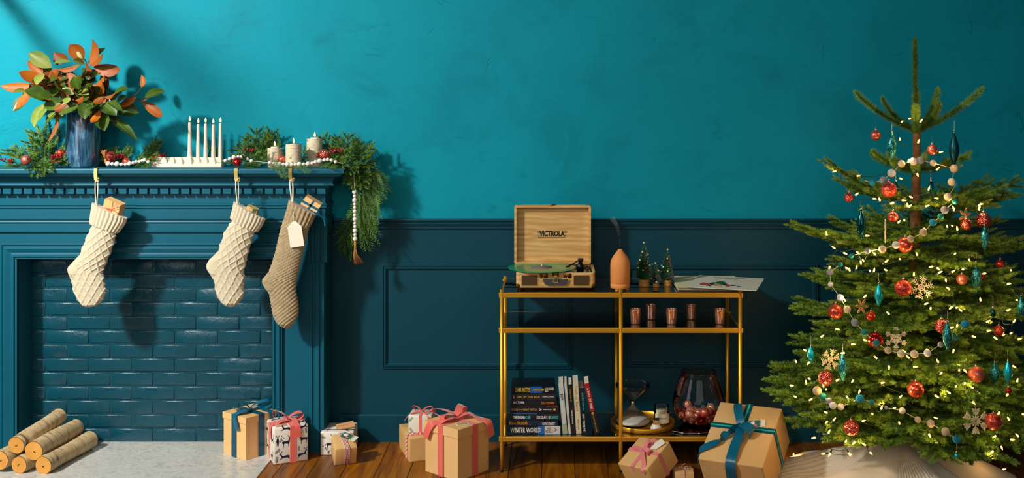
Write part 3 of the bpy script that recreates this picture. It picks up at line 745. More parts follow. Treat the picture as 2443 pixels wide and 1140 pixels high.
A = mpt(565, 232, .06); B = mpt(492, 140, .07)
o = bud.obj('bud', mat('magnolia_bud', '#cdbb74', .6, col2='#a5954a', vs=40), branches['top'], A - mouth); o.rotation_mode = 'QUATERNION'; o.rotation_quaternion = (B - A).to_track_quat('Z', 'Y')

# --- fir garlands lying on the shelf
def lay(garland, org, L):
    for (kind, ax, ay, ad, bx, by, bd, *rest) in L:
        roll = rest[0] if rest else 0; fat = rest[1] if len(rest) > 1 else 1
        if kind >= 10: me, l = CED[kind - 10]; nm = 'cedar_frond'
        else: me, l = SPR[kind]; nm = 'sprig'
        A = at(ax, ay, ad); B = at(bx, by, bd)
        A.z = max(A.z, ZT + .006) if ad > 5.17 and ax < 850 and ay < 402 else A.z
        place_frond(me, l, A, B, garland, nm, (0, -.6, 1), roll, org, fat)
org = V((onm(80, 5.28).x, 5.28, ZT))
gar1 = thing('fir_garland', 'fir sprigs on the mantel beside the blue vase, around a pink and a red bauble', 'garland', org)
lay(gar1, org, [(0, 110, 392, 5.30, 26, 352, 5.34, .3), (1, 130, 390, 5.30, 70, 338, 5.34), (0, 120, 388, 5.33, 95, 312, 5.38, .4), (3, 140, 388, 5.36, 88, 302, 5.40, .2), (2, 78, 360, 5.32, 76, 337, 5.33),
              (0, 10, 385, 5.32, -20, 364, 5.3, 0), (2, 40, 366, 5.34, -4, 366, 5.34), (3, 60, 396, 5.25, 15, 392, 5.22), (0, 70, 393, 5.24, 110, 404, 5.15, .6), (1, 95, 388, 5.25, 135, 396, 5.2), (3, 75, 388, 5.22, 82, 408, 5.14), (3, 105, 388, 5.22, 106, 413, 5.13), (2, 120, 390, 5.22, 126, 410, 5.14),
              (1, 130, 392, 5.3, 160, 350, 5.36), (3, 120, 390, 5.28, 158, 378, 5.22), (3, 140, 392, 5.25, 160, 392, 5.2), (0, 40, 396, 5.28, 90, 370, 5.26), (10, 70, 394, 5.26, 4, 397, 5.22), (11, 60, 396, 5.24, 30, 380, 5.2), (2, 104, 378, 5.34, 128, 344, 5.36)])
org = V((onm(310, 5.3).x, 5.3, ZT))
gar2 = thing('fir_garland', 'low fir sprigs between the blue vase and the white candle holder', 'garland', org)
lay(gar2, org, [(0, 290, 394, 5.32, 240, 356, 5.36), (1, 280, 390, 5.33, 312, 352, 5.38), (3, 270, 388, 5.34, 275, 352, 5.37), (0, 310, 394, 5.32, 362, 364, 5.34), (1, 330, 392, 5.34, 382, 338, 5.38), (3, 350, 388, 5.35, 358, 346, 5.38), (2, 374, 372, 5.36, 386, 334, 5.38), (0, 300, 395, 5.30, 350, 390, 5.26, .4), (11, 320, 394, 5.28, 352, 396, 5.22), (3, 250, 394, 5.34, 236, 370, 5.34), (1, 330, 394, 5.3, 375, 382, 5.28),
              (3, 490, 392, 5.40, 504, 348, 5.41), (2, 515, 392, 5.4, 516, 352, 5.41)])
org = V((onm(700, 5.3).x, 5.3, ZT))
gar3 = thing('evergreen_garland', 'full fir and cedar garland under the birch candles, spilling over the mantel end', 'garland', org)
lay(gar3, org, [(0, 620, 392, 5.34, 558, 350, 5.38), (0, 610, 385, 5.37, 612, 306, 5.40, .2), (1, 630, 390, 5.38, 654, 312, 5.40), (1, 600, 380, 5.36, 588, 328, 5.39), (3, 640, 380, 5.38, 640, 322, 5.4), (0, 650, 390, 5.36, 600, 340, 5.38), (3, 575, 388, 5.26, 540, 386, 5.24), (1, 600, 394, 5.24, 575, 372, 5.22, .4), (0, 590, 396, 5.24, 636, 368, 5.22, .5), (1, 620, 396, 5.22, 580, 396, 5.18), (3, 610, 388, 5.25, 622, 362, 5.22),
              (0, 700, 394, 5.36, 650, 360, 5.38), (1, 720, 392, 5.37, 734, 352, 5.39), (0, 690, 392, 5.3, 730, 380, 5.28),
              (0, 800, 392, 5.36, 770, 320, 5.38, .2), (1, 810, 390, 5.36, 802, 326, 5.38), (0, 820, 392, 5.35, 832, 318, 5.37), (1, 830, 394, 5.33, 862, 340, 5.35), (0, 830, 396, 5.32, 892, 348, 5.30), (1, 850, 396, 5.30, 886, 376, 5.26), (0, 790, 396, 5.28, 838, 362, 5.24, .4), (3, 800, 396, 5.27, 806, 352, 5.25), (1, 770, 396, 5.26, 830, 388, 5.2, .5), (0, 800, 398, 5.25, 856, 400, 5.2, .4), (3, 760, 396, 5.25, 800, 380, 5.2), (1, 850, 380, 5.3, 850, 330, 5.32), (3, 870, 385, 5.28, 893, 362, 5.26), (0, 840, 396, 5.3, 896, 390, 5.28),
              (0, 850, 392, 5.3, 846, 448, 5.29, .3, 1.3), (1, 870, 390, 5.3, 880, 450, 5.28, 0, 1.3), (0, 862, 385, 5.28, 830, 440, 5.26, 0, 1.2), (3, 856, 400, 5.26, 860, 452, 5.24, 0, 1.3), (1, 880, 380, 5.3, 892, 430, 5.28), (0, 850, 380, 5.32, 870, 436, 5.25, .8, 1.2),
              (10, 868, 425, 5.30, 878, 520, 5.30, .3), (10, 880, 440, 5.29, 892, 545, 5.29, 0), (11, 862, 470, 5.29, 880, 590, 5.30, .4), (11, 880, 470, 5.31, 876, 572, 5.31, 0), (11, 890, 480, 5.3, 868, 560, 5.32, .4), (10, 874, 440, 5.31, 862, 556, 5.30, .2), (10, 858, 440, 5.32, 812, 600, 5.35, .1), (11, 848, 520, 5.34, 826, 616, 5.36, .4), (11, 896, 400, 5.28, 922, 468, 5.28, .0), (11, 885, 400, 5.28, 905, 480, 5.28, .5), (10, 866, 460, 5.28, 858, 545, 5.28, .5), (11, 890, 440, 5.3, 886, 535, 5.3, .3), (10, 886, 440, 5.31, 896, 510, 5.3, .7),
              (10, 700, 398, 5.20, 652, 398, 5.14), (11, 640, 390, 5.18, 682, 414, 5.12, .5), (11, 660, 398, 5.18, 640, 392, 5.14), (11, 700, 397, 5.17, 736, 404, 5.12, .4), (10, 760, 396, 5.2, 800, 393, 5.14, .4), (11, 690, 392, 5.22, 655, 380, 5.2)])
# --- berries
def berries(px, py, y, n_, label, spread=(.034, .02, .018), rp=(.0052, .0066)):
    c = at(px, py, y); c.z = max(c.z, ZT + .012); rr = random.Random(int(px)); t = thing('berry_pick', label, 'berries', c, None, 'red berry picks on the mantel')
    m = MB(); pts = []
    for _ in range(n_):
        p = V((rr.uniform(-1, 1) * spread[0], rr.uniform(-1, 1) * spread[1], rr.uniform(-.4, 1) * spread[2])); pts.append(p)
        b = MB(); b.sphere((0, 0, 0), rr.uniform(*rp), 10, 7); b.obj('berry', BERRY, t, p)
        m.tube([V((0, .02, -.004)), p * .6 + V((0, .006, -.003)), p], .0008, 4)
    m.obj('stem', TWINE, t)
berries(15, 387, 5.25, 16, 'red berries at the far end of the mantel beside the pink bauble')
berries(134, 383, 5.22, 20, 'red berries just beside the base of the blue vase', (.022, .02, .026))
berries(291, 377, 5.29, 12, 'small red berry cluster between the two red baubles by the vase', (.02, .015, .014))
berries(364, 382, 5.30, 9, 'red berries low against the end of the candle holder', (.016, .014, .012))
berries(383, 371, 5.34, 12, 'red berries peeping over the end of the candle holder', (.026, .014, .012))
berries(594, 363, 5.32, 9, 'sparse red berries above the ribbed bauble', (.024, .015, .02))
berries(803, 362, 5.22, 18, 'red berries beside the copper bauble on the garland', (.030, .02, .020))
berries(764, 370, 5.26, 9, 'dull red berries behind the copper bauble', (.02, .014, .012))
# --- baubles on the shelf
def loft_ball(r, nu, nv, f):
    rows = []
    for i in range(nv + 1):
        t = PI * i / nv; row = []
        for j in range(nu):
            a = 2 * PI * j / nu; q = r * f(t, a); row.append(V((q * math.sin(t) * math.cos(a), q * math.sin(t) * math.sin(a), q * math.cos(t))))
        rows.append(row)
    mb = MB(); mb.grid(rows, closed=True, flip=True); return mb
def ball(kind, r):
    if kind == 'dia':
        return loft_ball(r, 112, 70, lambda t, a: 1 - .06 * min(1, ((abs(((t * 7 / PI + a * 9 / (2 * PI)) % 1) - .5) * 2) ** 2 + (abs(((t * 7 / PI - a * 9 / (2 * PI)) % 1) - .5) * 2) ** 2)))
    if kind == 'rib': return loft_ball(r, 80, 20, lambda t, a: 1 - .05 * abs(math.sin(a * 9)) * min(1, 2 * math.sin(t)))
    if kind == 'band': return loft_ball(r, 32, 60, lambda t, a: 1 - .04 * abs(math.sin(t * 9)))
    mb = MB(); mb.sphere((0, 0, 0), r, 28, 18); return mb
def cap_mb(r, s=1.0):
    mb = MB(); h = r * .98; mb.lathe([(.0, h + .0065 * s), (.0036 * s, h + .006 * s), (.004 * s, h + .004 * s), (.0044 * s, h - .002 * s), (0, h - .002 * s)][::-1], 12)
    ring = [V((.0028 * s * math.cos(a), 0, h + .0088 * s + .0028 * s * math.sin(a))) for a in np.linspace(0, 2 * PI, 10)]; mb.tube(ring, .0005 * s, 4, cap=False); return mb
def shelf_bauble(px, py, rpx, y, kind, m, label, tilt=(0, 0, 0)):
    r = rpx * y / FPX; c = at(px, py, y); c.z = max(c.z, ZT + r)
    t = thing('bauble', label, 'bauble', c, tilt); ball(kind, r).obj('ball', m, t); cap_mb(r).obj('cap', CAPM, t)
shelf_bauble(62, 382, 12.5, 5.20, 'plain', B_PINK, 'matte pink bauble half buried in fir sprigs on the mantel', (1.2, 0, 0.6))
shelf_bauble(145, 365.5, 10, 5.27, 'plain', B_RED, 'matte red bauble touching the side of the blue vase', (1.4, 0, -.6))
shelf_bauble(265, 375, 14, 5.28, 'plain', B_GLIT, 'red glitter bauble behind the white beads by the vase', (1.3, 0, .5))
shelf_bauble(302, 386, 10, 5.25, 'plain', B_SAT, 'bright matte red bauble behind the white beads', (1.3, 0, .9))
shelf_bauble(566, 386, 11, 5.20, 'rib', B_SHINE, 'ribbed dark red bauble above the middle stocking hook', (PI / 2, 0, .1))
shelf_bauble(673, 381, 11, 5.27, 'plain', B_SAT, 'bright red bauble wedged between two birch candles', (1.2, 0, .3))
shelf_bauble(774, 369, 13.5, 5.22, 'dia', B_DIA, 'faceted coral bauble beside the tallest birch candle', (1.2, 0, .7))
# --- candle holder and candles
yc = 5.31; x0, x1 = at(361, 0, yc).x, at(533, 0, yc).x
ch = thing('candle_holder', 'long matt ivory candle holder with a row of faceted pyramids', 'candle holder', V(((x0 + x1) / 2, yc, ZT)))
m = MB(); Lh = x1 - x0; m.bbox((0, 0, .006), (Lh, .062, .012), .0015, 1, sm=False); m.prism([(-Lh / 2 + .002, .0115), (Lh / 2 - .002, .0115), (Lh / 2 - .012, .0452), (-Lh / 2 + .015, .0452)], -.003, .029); m.obj('base', CERAM, ch)
peaks = [374.4, 393.7, 412, 430.7, 452.7, 473, 490.6, 509, 526]
cups = []
for k, p in enumerate(peaks):
    x = at(p, 0, yc).x - ch.location.x; h = .054 if k == 4 else .046; w = .0195; m = MB()
    tw = .012 if k == 4 else .0085
    w = min(w, .5 * Lh - abs(x))
    lo = [V((x + a * w, b * .03, .0119)) for a, b in ((-1, -1), (1, -1), (1, 1), (-1, 1))]; hi = [V((x + tw * math.cos(a), tw * math.sin(a), h)) for a in [PI * (1.25 + .25 * j) for j in range(8)]]
    inn = [V((x + tw * .8 * math.cos(a), tw * .8 * math.sin(a), h)) for a in [PI * (1.25 + .25 * j) for j in range(8)]]; bot = [q - V((0, 0, .014)) for q in inn]
    vs = lo + hi + inn + bot; fs = []
    for i in range(4):
        j = (i + 1) % 4; a, b_, c_ = 4 + 2 * i, 4 + (2 * i + 1), 4 + (2 * i + 2) % 8
        fs += [(i, j, b_), (i, b_, a), (j, c_, b_)]
    for i in range(8):
        j = (i + 1) % 8; fs += [(4 + i, 4 + j, 12 + j, 12 + i), (12 + i, 12 + j, 20 + j, 20 + i)]
    fs += [tuple(range(20, 28)), (3, 2, 1, 0)]
    m.add(vs, fs); m.obj('pyramid_cup', CERAM, ch); cups.append((x + ch.location.x, h))
def flame_mb(s=1.0): 
    m = MB(); m.lathe([(0, 0), (.0026 * s, .002 * s), (.0040 * s, .006 * s), (.0034 * s, .011 * s), (.0016 * s, .017 * s), (0, .021 * s)], 12); return m
tops = [291, 295.5, 294.5, 296.5, 294]
where = ['above the middle pyramid of the holder, tallest of the five', 'second of the five counting from the middle pyramid', 'in the middle of the five', 'one before the end of the row', 'at the garland end of the row']
for (x, h), tp, wv in zip(cups[4:], tops, where):
    zt = zf(tp, yc); z0 = ZT + h - .012; L = zt - z0
    t = thing('taper_candle', 'lit ivory taper candle ' + wv, 'candle', V((x, yc, z0)), None, 'lit taper candles in the ivory holder')
    m = MB(); m.lathe([(0, 0), (.0078, 0), (.0104, .016), (.0086, L * .5), (.0070, L - .004), (.0062, L - .001), (.004, L - .0005), (0, L - .0015)], 16); m.obj('wax', WAX, t)
    m = MB(); m.tube([(0, 0, L - .002), (.0004, 0, L + .004), (.001, 0, L + .008)], .0007, 5); m.obj('wick', WICK, t)
    flame_mb(1.2).obj('flame', FLAME, t, V((0, 0, L + .0045)))
# --- birch pillars with tealights
for (px, w, tp, bt, y, lb) in ((655.5, 34, 353, 386, 5.30, 'shortest'), (700.5, 37, 344, 388, 5.25, 'middle'), (751, 38, 331, 375, 5.355, 'tallest')):
    r = w / 2 * y / FPX; zt = zf(tp, y); c = V(((px - CX) * y / FPX, y, ZT)); H = zt - ZT
    seen = {'shortest': 'shortest birch bark candle holder, nearest the ivory tapers', 'middle': 'birch bark candle holder in the middle of three, nearest the shelf edge', 'tallest': 'tallest birch bark candle holder, set back against the wall'}[lb]
    t = thing('birch_candle_holder', seen, 'candle holder', c, (0, 0, random.uniform(0, 6)), 'birch bark candle holders on the mantel')
    m = MB(); rows = []; rr = random.Random(w + int(px))
    ks = [rr.uniform(.975, 1.02) for _ in range(24)]
    for z in (0, H * .3, H * .6, H * .85, H): rows.append([V((r * k * rr.uniform(.99, 1.01) * math.cos(2 * PI * j / 24), r * k * math.sin(2 * PI * j / 24), z + (rr.uniform(-.001, .001) if z else 0))) for j, k in enumerate(ks)])
    m.grid(rows, closed=True); m.add(rows[0], [tuple(range(23, -1, -1))]); m.obj('bark', BIRCH, t)
    m = MB(); ri = r * .58
    m.add([p for p in rows[-1]] + [V((ri * math.cos(2 * PI * j / 24), ri * math.sin(2 * PI * j / 24), H)) for j in range(24)] + [V((ri * math.cos(2 * PI * j / 24), ri * math.sin(2 * PI * j / 24), H - .018)) for j in range(24)],
          [(j, (j + 1) % 24, 24 + (j + 1) % 24, 24 + j) for j in range(24)] + [(24 + j, 24 + (j + 1) % 24, 48 + (j + 1) % 24, 48 + j) for j in range(24)] + [tuple(range(48, 72))])
    m.obj('sawn_top', mat('sawn_birch_top', '#d9c08c', .7), t)
    tl = thing('tealight', 'lit tealight sunk in the top of the %s birch holder' % lb, 'candle', c + V((0, 0, H - .0178)), None, 'tealights in the birch holders')
    m = MB(); hh = .024 if lb != 'middle' else .019; m.lathe([(0, 0), (ri * .93, 0), (ri * .95, hh), (ri * .88, hh), (ri * .8, hh - .002), (0, hh - .0025)], 20); m.obj('wax', WAX, tl)
    m = MB(); m.tube([(0, 0, hh - .003), (0, 0, hh + .006)], .0007, 5); m.obj('wick', WICK, tl); flame_mb(1.2).obj('flame', FLAME, tl, V((0, 0, hh + .003)))
# --- white bead garland
bg_ = thing('bead_garland', 'whitewashed wooden bead garland with jute tassels along the mantel, one end hanging down', 'garland', V((onm(560, 5.25).x, 5.25, ZT)))
bo = bg_.location.copy()
bmesh_ = MB(); bmesh_.sphere((0, 0, 0), 1, 14, 10); bme = bmesh_.mesh('bead', BEAD)
seq = [(258, 390.5, 6), (268, 391, 4.6), (279, 391, 6.2), (290, 392, 4.4), (299.5, 392, 4.2), (309, 390, 5.4), (318, 388, 4), (325, 386, 4.6), (333, 385, 3.8), (339, 383, 3.6), (345, 381.5, 4.6), (354, 386, 4.2),
       (538, 383, 4.6), (548, 379, 4.4), (558, 375, 5.5), (568.5, 374, 4.2), (579, 373, 5.6), (590, 380, 4.5), (600, 384, 4.5),
       (644, 388, 4.6), (653, 390, 4.2), (659, 391, 4.2), (667, 391.5, 5.8), (676.5, 392, 4.6), (686, 392, 6.2), (696.5, 392, 4.4), (705, 392, 4.4), (714.5, 391.5, 5.8), (725, 391.5, 4.4), (735, 390.5, 5.8), (745, 389, 4.4), (753, 386, 4.6), (763, 383.5, 6), (774, 381.5, 4.4), (782, 380.5, 4.6), (791, 382, 4.5), (801, 386, 4.5)]
path = []
for i, (px, py, rp) in enumerate(seq):
    y = 5.215 if px < 400 else 5.24 if px < 620 else 5.185
    if 320 < px < 360: y = 5.25
    r = rp * y / FPX; c = at(px, py, y); c.z = max(c.z, ZT + r); path.append(c - bo); place(bme, 'bead', bg_, c - bo, (random.random() * 3, random.random() * 3, 0), r)
hang = []
py = 452
for rp in (6, 4.4, 6, 4.2, 4.2, 5.4, 4.4, 5.6, 4.2, 4.4, 5.8, 4.4, 6):
    py += rp * .95; c = at(846 + (py - 450) * .012, py, 5.255); hang.append(c - bo); place(bme, 'bead', bg_, c - bo, (random.random() * 3, random.random() * 3, 0), rp * 5.255 / FPX); py += rp * .95
m = MB(); m.tube([p for p in path if p.x < path[11].x + .01], .0012, 4); m.tube([path[11], V((path[12].x - .2, .13, .015)), path[12]], .0012, 4); m.tube(path[12:], .0012, 4); m.tube([path[-1], at(830, 392, 5.2) - bo, at(844, 410, 5.22) - bo] + hang, .0012, 4); m.obj('cord', CORD, bg_)
def tassel(p, d, L, name='tassel'):
    m = MB(); rr = random.Random(5); d = d.normalized(); s = d.orthogonal().normalized(); t2 = d.cross(s)
    m.tube([p, p + d * L * .10, p + d * L * .30, p + d * L * .34], [.004, .0072, .0055, .006], 10)
    for k in range(46):
        a = rr.uniform(0, 2 * PI); q = math.sqrt(rr.random()); off = (s * math.cos(a) + t2 * math.sin(a)) * q
        e = p + d * L * rr.uniform(.9, 1.0) + off * L * .22 + V((L * .14, 0, 0)) * (d.z < -.5)
        m.tube([p + d * L * .3 + off * .005, p + d * L * .6 + off * L * .1, e], .0008, 3)
    return m.obj(name, JUTE, bg_)
tassel(hang[-1] - V((0, 0, .010)), V((0.02, 0, -1)), .112)
tassel(path[0] - V((.008, 0, 0)), V((-.25, .15, .9)), .07)
# ================================================================ STOCKINGS ON THE MANTEL
YH = 5.158                                   # plane the stockings hang in
def hook(px, label):
    y0 = YF - .111; x = (px - CX) * y0 / FPX
    t = thing('stocking_hook', label, 'hook', V((x, y0, ZT)), None, 'gold hooks on the mantel edge')
    m = MB(); P = [V((0, .05, .0012)), V((0, .0, .0012)), V((-.0, -.003, -.001)), V((-.001, -.0035, -.02)), V((0, -.0035, -.042)), V((.003, -.004, -.054)), V((.009, -.006, -.060)), V((.016, -.009, -.058)), V((.020, -.011, -.050)), V((.018, -.012, -.045))]
    P = catmull(P, 5); n_ = len(P)
    m.strip(P, [V((1, 0, 0)).lerp(V((.35, -1, .1)), max(0, min(1, (i / n_ - .5) * 3))) for i in range(n_)], [.0165 - .006 * max(0, i / n_ - .5) for i in range(n_)], .0016)
    m.obj('clip', BRASS, t); m = MB(); m.sphere(P[-1], .0048, 10, 8); m.obj('ball_end', BRASS, t)
    return t.location + V((.006, -.006, -.0585))
def crop(ox, oy, s): return lambda x, y: (ox + x / s, oy + y / s)
def sock(label, cr, st, cuff, mode, mat_, hk, loop_at, heel):
    pts = [at(*cr(*l), YH) for l, _ in st] + [at(*cr(*r), YH) for _, r in st]
    o = pts[0].copy(); t = thing('christmas_stocking', label, 'stocking', o, None, 'stockings hanging from the mantel')
    ns = len(st); Ls = catmull([at(*cr(*l), YH) - o for l, _ in st], 18); Rs = catmull([at(*cr(*r), YH) - o for _, r in st], 18)
    NU = 150
    def shell(Ls, Rs, pat, grow, thick, u0=0.0, u1=1.0, cap0=False, cap1=False):
        rows = []; v = 0; prev = None
        for L_, R_ in zip(Ls, Rs):
            c = (L_ + R_) / 2; e = (R_ - L_); a = e.length / 2; e = e.normalized() if a > 1e-6 else V((1, 0, 0))
            if prev is not None: v += (c - prev).length
            prev = c; b = min(thick, a * .75); row = []
            for j in range(NU if (u0, u1) == (0.0, 1.0) else NU // 2 + 1):
                th = 2 * PI * j / NU if (u0, u1) == (0.0, 1.0) else u0 + (u1 - u0) * j / (NU // 2)
                s = a * math.cos(th); d = pat(s, v, th, a) + grow
                row.append(c + e * (math.cos(th) * (a + d)) + V((0, -1, 0)) * (math.sin(th) * (b + d)))
            rows.append(row)
        m = MB(); full = (u0, u1) == (0.0, 1.0); m.grid(rows, closed=full, flip=True)
        if cap0: m.add(rows[0], [tuple(range(len(rows[0])))])
        if cap1: m.add(rows[-1], [tuple(range(len(rows[-1])))[::-1]])
        return m
    def lattice(s, v, th, a):
        p, q = s / .034 + v / .052, s / .034 - v / .052
        f = lambda x: math.exp(-(((x % 1) - .5) / .10) ** 2)
        return .0046 * max(f(p), f(q)) - .001 + .0004 * math.sin(s * 1500)
    def twist(s, v, th, a): return .0016 * math.sin((s * .8 + v) / .0085 * 2 * PI * .5) + .0006 * math.sin(s * 1700)
    rib = lambda s, v, th, a: .0026 * math.cos(th * (26 if mode == 'dia' else 20))
    k = cuff * 18
    body_pat = lattice if mode == 'dia' else twist
    shell(Ls[max(0, k - 6):], Rs[max(0, k - 6):], body_pat, 0, .030, cap0=True, cap1=True).obj('leg', mat_, t)
    shell(Ls[:k + 1], Rs[:k + 1], rib, .0035 if mode == 'dia' else .0008, .032, cap0=True, cap1=True).obj('cuff', mat_, t)
    h0, h1 = heel; hl = Ls[h0:h1]; hr = [l.lerp(r, .55 * math.sin(PI * (i + .5) / (h1 - h0)) + .02) for i, (l, r) in enumerate(zip(Ls[h0:h1], Rs[h0:h1]))]
    shell(hl, hr, lambda s, v, th, a: .0008 * math.sin((v if mode == 'dia' else s + v) * 1100), .0032, .024, cap0=True, cap1=True).obj('heel', mat_, t)
    la = at(*cr(*loop_at), YH - .004); m = MB()
    w = .0026 if mode == 'dia' else .0034
    for sg in (-1, 1): m.tube(catmull([la - o + V((sg * .002, 0, -.012)), la - o + V((sg * .004, 0, .02)), (la - o).lerp(hk - o, .6) + V((sg * .0065, 0, 0)), hk - o + V((sg * .006, -.001, -.004)), hk - o + V((0, -.001, .0045))], 6), w, 7)
    m.obj('hanging_loop', CORD, t)
    return t
h1 = hook(229, 'gold hook holding the lattice knit stocking below the vase')
h2 = hook(563.5, 'gold hook below the ribbed dark red bauble')
h3 = hook(693, 'gold hook below the birch candles and white beads')
cA = crop(0, 380, 3.0)
sock('cream stocking in diamond lattice knit with a brown box in its cuff, below the vase', cA,
     [((668, 312), (903, 420)), ((660, 360), (888, 462)), ((648, 456), (842, 524)), ((658, 475), (830, 535)), ((622, 555), (815, 600)), ((598, 615), (795, 660)), ((566, 690), (768, 722)), ((520, 742), (748, 775)), ((489, 785), (737, 815)), ((508, 848), (745, 858)), ((520, 900), (752, 908)), ((535, 960), (755, 955)), ((558, 1008), (742, 1000)), ((590, 1040), (708, 1034)), ((622, 1057), (660, 1055))], 2, 'dia', KNIT, h1, (690, 318), (18 * 6, 18 * 9 + 5))
cB = crop(460, 380, 2.714)
sock('cream stocking in diamond lattice knit with a mint bow showing at its cuff', cB,
     [((272, 275), (464, 386)), ((262, 325), (445, 425)), ((248, 382), (412, 470)), ((256, 395), (400, 474)), ((217, 450), (385, 520)), ((188, 520), (370, 570)), ((160, 600), (352, 640)), ((108, 655), (336, 700)), ((93, 702), (333, 745)), ((126, 760), (333, 800)), ((145, 820), (332, 850)), ((155, 880), (330, 888)), ((182, 922), (308, 918)), ((215, 947), (272, 950)), ((235, 955), (256, 955))], 2, 'dia', KNIT, h2, (290, 280), (18 * 6, 18 * 9 + 5))
sock('oatmeal twisted knit stocking with a blank tag, hanging from the hook nearest the mantel end', cB,
     [((625, 262), (795, 358)), ((612, 320), (772, 405)), ((594, 380), (753, 440)), ((575, 425), (752, 452)), ((555, 510), (735, 525)), ((528, 620), (706, 640)), ((492, 725), (682, 740)), ((454, 785), (671, 800)), ((470, 830), (668, 850)), ((492, 862), (672, 872)), ((505, 930), (683, 940)), ((515, 990), (683, 1000)), ((535, 1045), (664, 1048)), ((572, 1082), (640, 1078)), ((600, 1096), (618, 1095))], 2, 'twist', KNIT2, h3, (643, 268), (18 * 6 + 3, 18 * 9 + 3))
# blank tag on the oatmeal stocking
tagp = [at(*cB(*p), YH - .04) for p in ((655, 392), (703, 432), (722, 560), (632, 572), (613, 440))]
o = tagp[0]; t = thing('gift_tag', 'blank cream house-shaped tag hanging on the oatmeal stocking', 'tag', o)
m = MB(); k_ = len(tagp); m.add([p - o for p in tagp] + [p - o + V((0, .004, 0)) for p in tagp], [tuple(range(k_))[::-1], tuple(range(k_, 2 * k_))] + [(i, (i + 1) % k_, (i + 1) % k_ + k_, i + k_) for i in range(k_)]); m.obj('card', CARD, t)
m = MB(); e = at(*cB(642, 268), YH - .012) - o; m.tube(catmull([V((0, -.001, -.006)), V((-.004, .004, .03)), e], 5), .0012, 5); m.obj('string', CORD, t)
# presents tucked in the stockings
def qbox(cr, px, y, depth, z=None):
    """box whose front face has the four given corners (TL, TR, BR, BL)"""
    f = [at(*cr(*p), y) for p in px]; return f, [p + V((0, depth, depth * .18)) for p in f]
def box_from(f, b, o):
    m = MB(); m.add([p - o for p in f + b], [(0, 3, 2, 1), (4, 5, 6, 7), (0, 1, 5, 4), (1, 2, 6, 5), (2, 3, 7, 6), (3, 0, 4, 7)]); return m
f, b = qbox(cA, ((752, 280), (862, 330), (835, 440), (722, 385)), YH - .017, .036); b = [p + V((.012, 0, 0)) for p in b]; o = f[0]
t = thing('gift_box', 'small brown box tied with red string in the stocking below the vase', 'gift', o, None, 'little gifts tucked in the stockings')
box_from(f, b, o).obj('box', KRAFT, t)
m = MB(); P = lambda x, y, d=.0015: at(*cA(x, y), YH - .017 - d) - o
for a_ in ([(808, 306), (798, 360), (784, 410)], [(728, 345), (800, 362), (848, 385)], [(835, 385), (850, 430), (855, 470)]): m.tube([P(*q) for q in a_], .0014, 5)
m.tube(catmull([P(798, 360), P(812, 335, .012), P(840, 325, .018), P(835, 345, .012), P(800, 362, .004)], 5), .0013, 5); m.tube(catmull([P(798, 360), P(770, 350, .012), P(752, 345, .012), P(770, 362, .008), P(798, 362, .004)], 5), .0013, 5)
m.obj('string', CORAL, t)
f, b = qbox(cB, ((352, 300), (418, 332), (405, 380), (338, 345)), YH - .012, .034); o = f[0]
t = thing('gift_box', 'small brown box with a mint curling ribbon bow in the middle stocking', 'gift', o, None, 'little gifts tucked in the stockings')
box_from(f, b, o).obj('box', KRAFT, t)
m = MB(); P = lambda x, y, d=.002: at(*cB(x, y), YH - .012 - d) - o
for a_ in ([(395, 330), (372, 300, .02), (385, 285, .03), (405, 292, .02), (398, 328)], [(395, 330), (420, 318, .02), (440, 298, .02)], [(395, 330), (375, 318, .02), (366, 322, .025), (372, 335, .01), (396, 330)], [(395, 330), (402, 345, .01), (412, 356, .01)], [(395, 326), (380, 345, .01), (368, 350, .004)]):
    Q = catmull([P(*q) for q in a_], 6); m.strip(Q, V((.3, -1, .2)), .0075, .0008)
m.obj('bow', MINT, t)
f, b = qbox(cB, ((733, 238), (830, 298), (800, 345), (695, 290)), YH - .014, .040); o = f[0]
t = thing('gift_box', 'small brown box with a dark teal ribbon in the oatmeal stocking', 'gift', o, None, 'little gifts tucked in the stockings')
box_from(f, b, o).obj('box', KRAFTB, t)
m = MB(); P = lambda x, y, d=.001: at(*cB(x, y), YH - .014 - d) - o
def lp(p, q, t_): return (p[0] + (q[0] - p[0]) * t_, p[1] + (q[1] - p[1]) * t_)
m.strip([P(*lp((733, 238), (830, 298), .52)), P(*lp((695, 290), (800, 345), .52))], V((.85, 0, -.5)), .009, .001)
m.strip([P(*lp((733, 238), (695, 290), .62)), P(*lp((830, 298), (800, 345), .62))], V((.3, 0, .9)), .011, .001)
m.strip(catmull([P(800, 350, -.004), P(830, 368, .0), P(850, 395, .0), P(855, 432, .0)], 6), V((.7, -.7, .2)), .0095, .0008); m.obj('ribbon', TEALRIB, t)

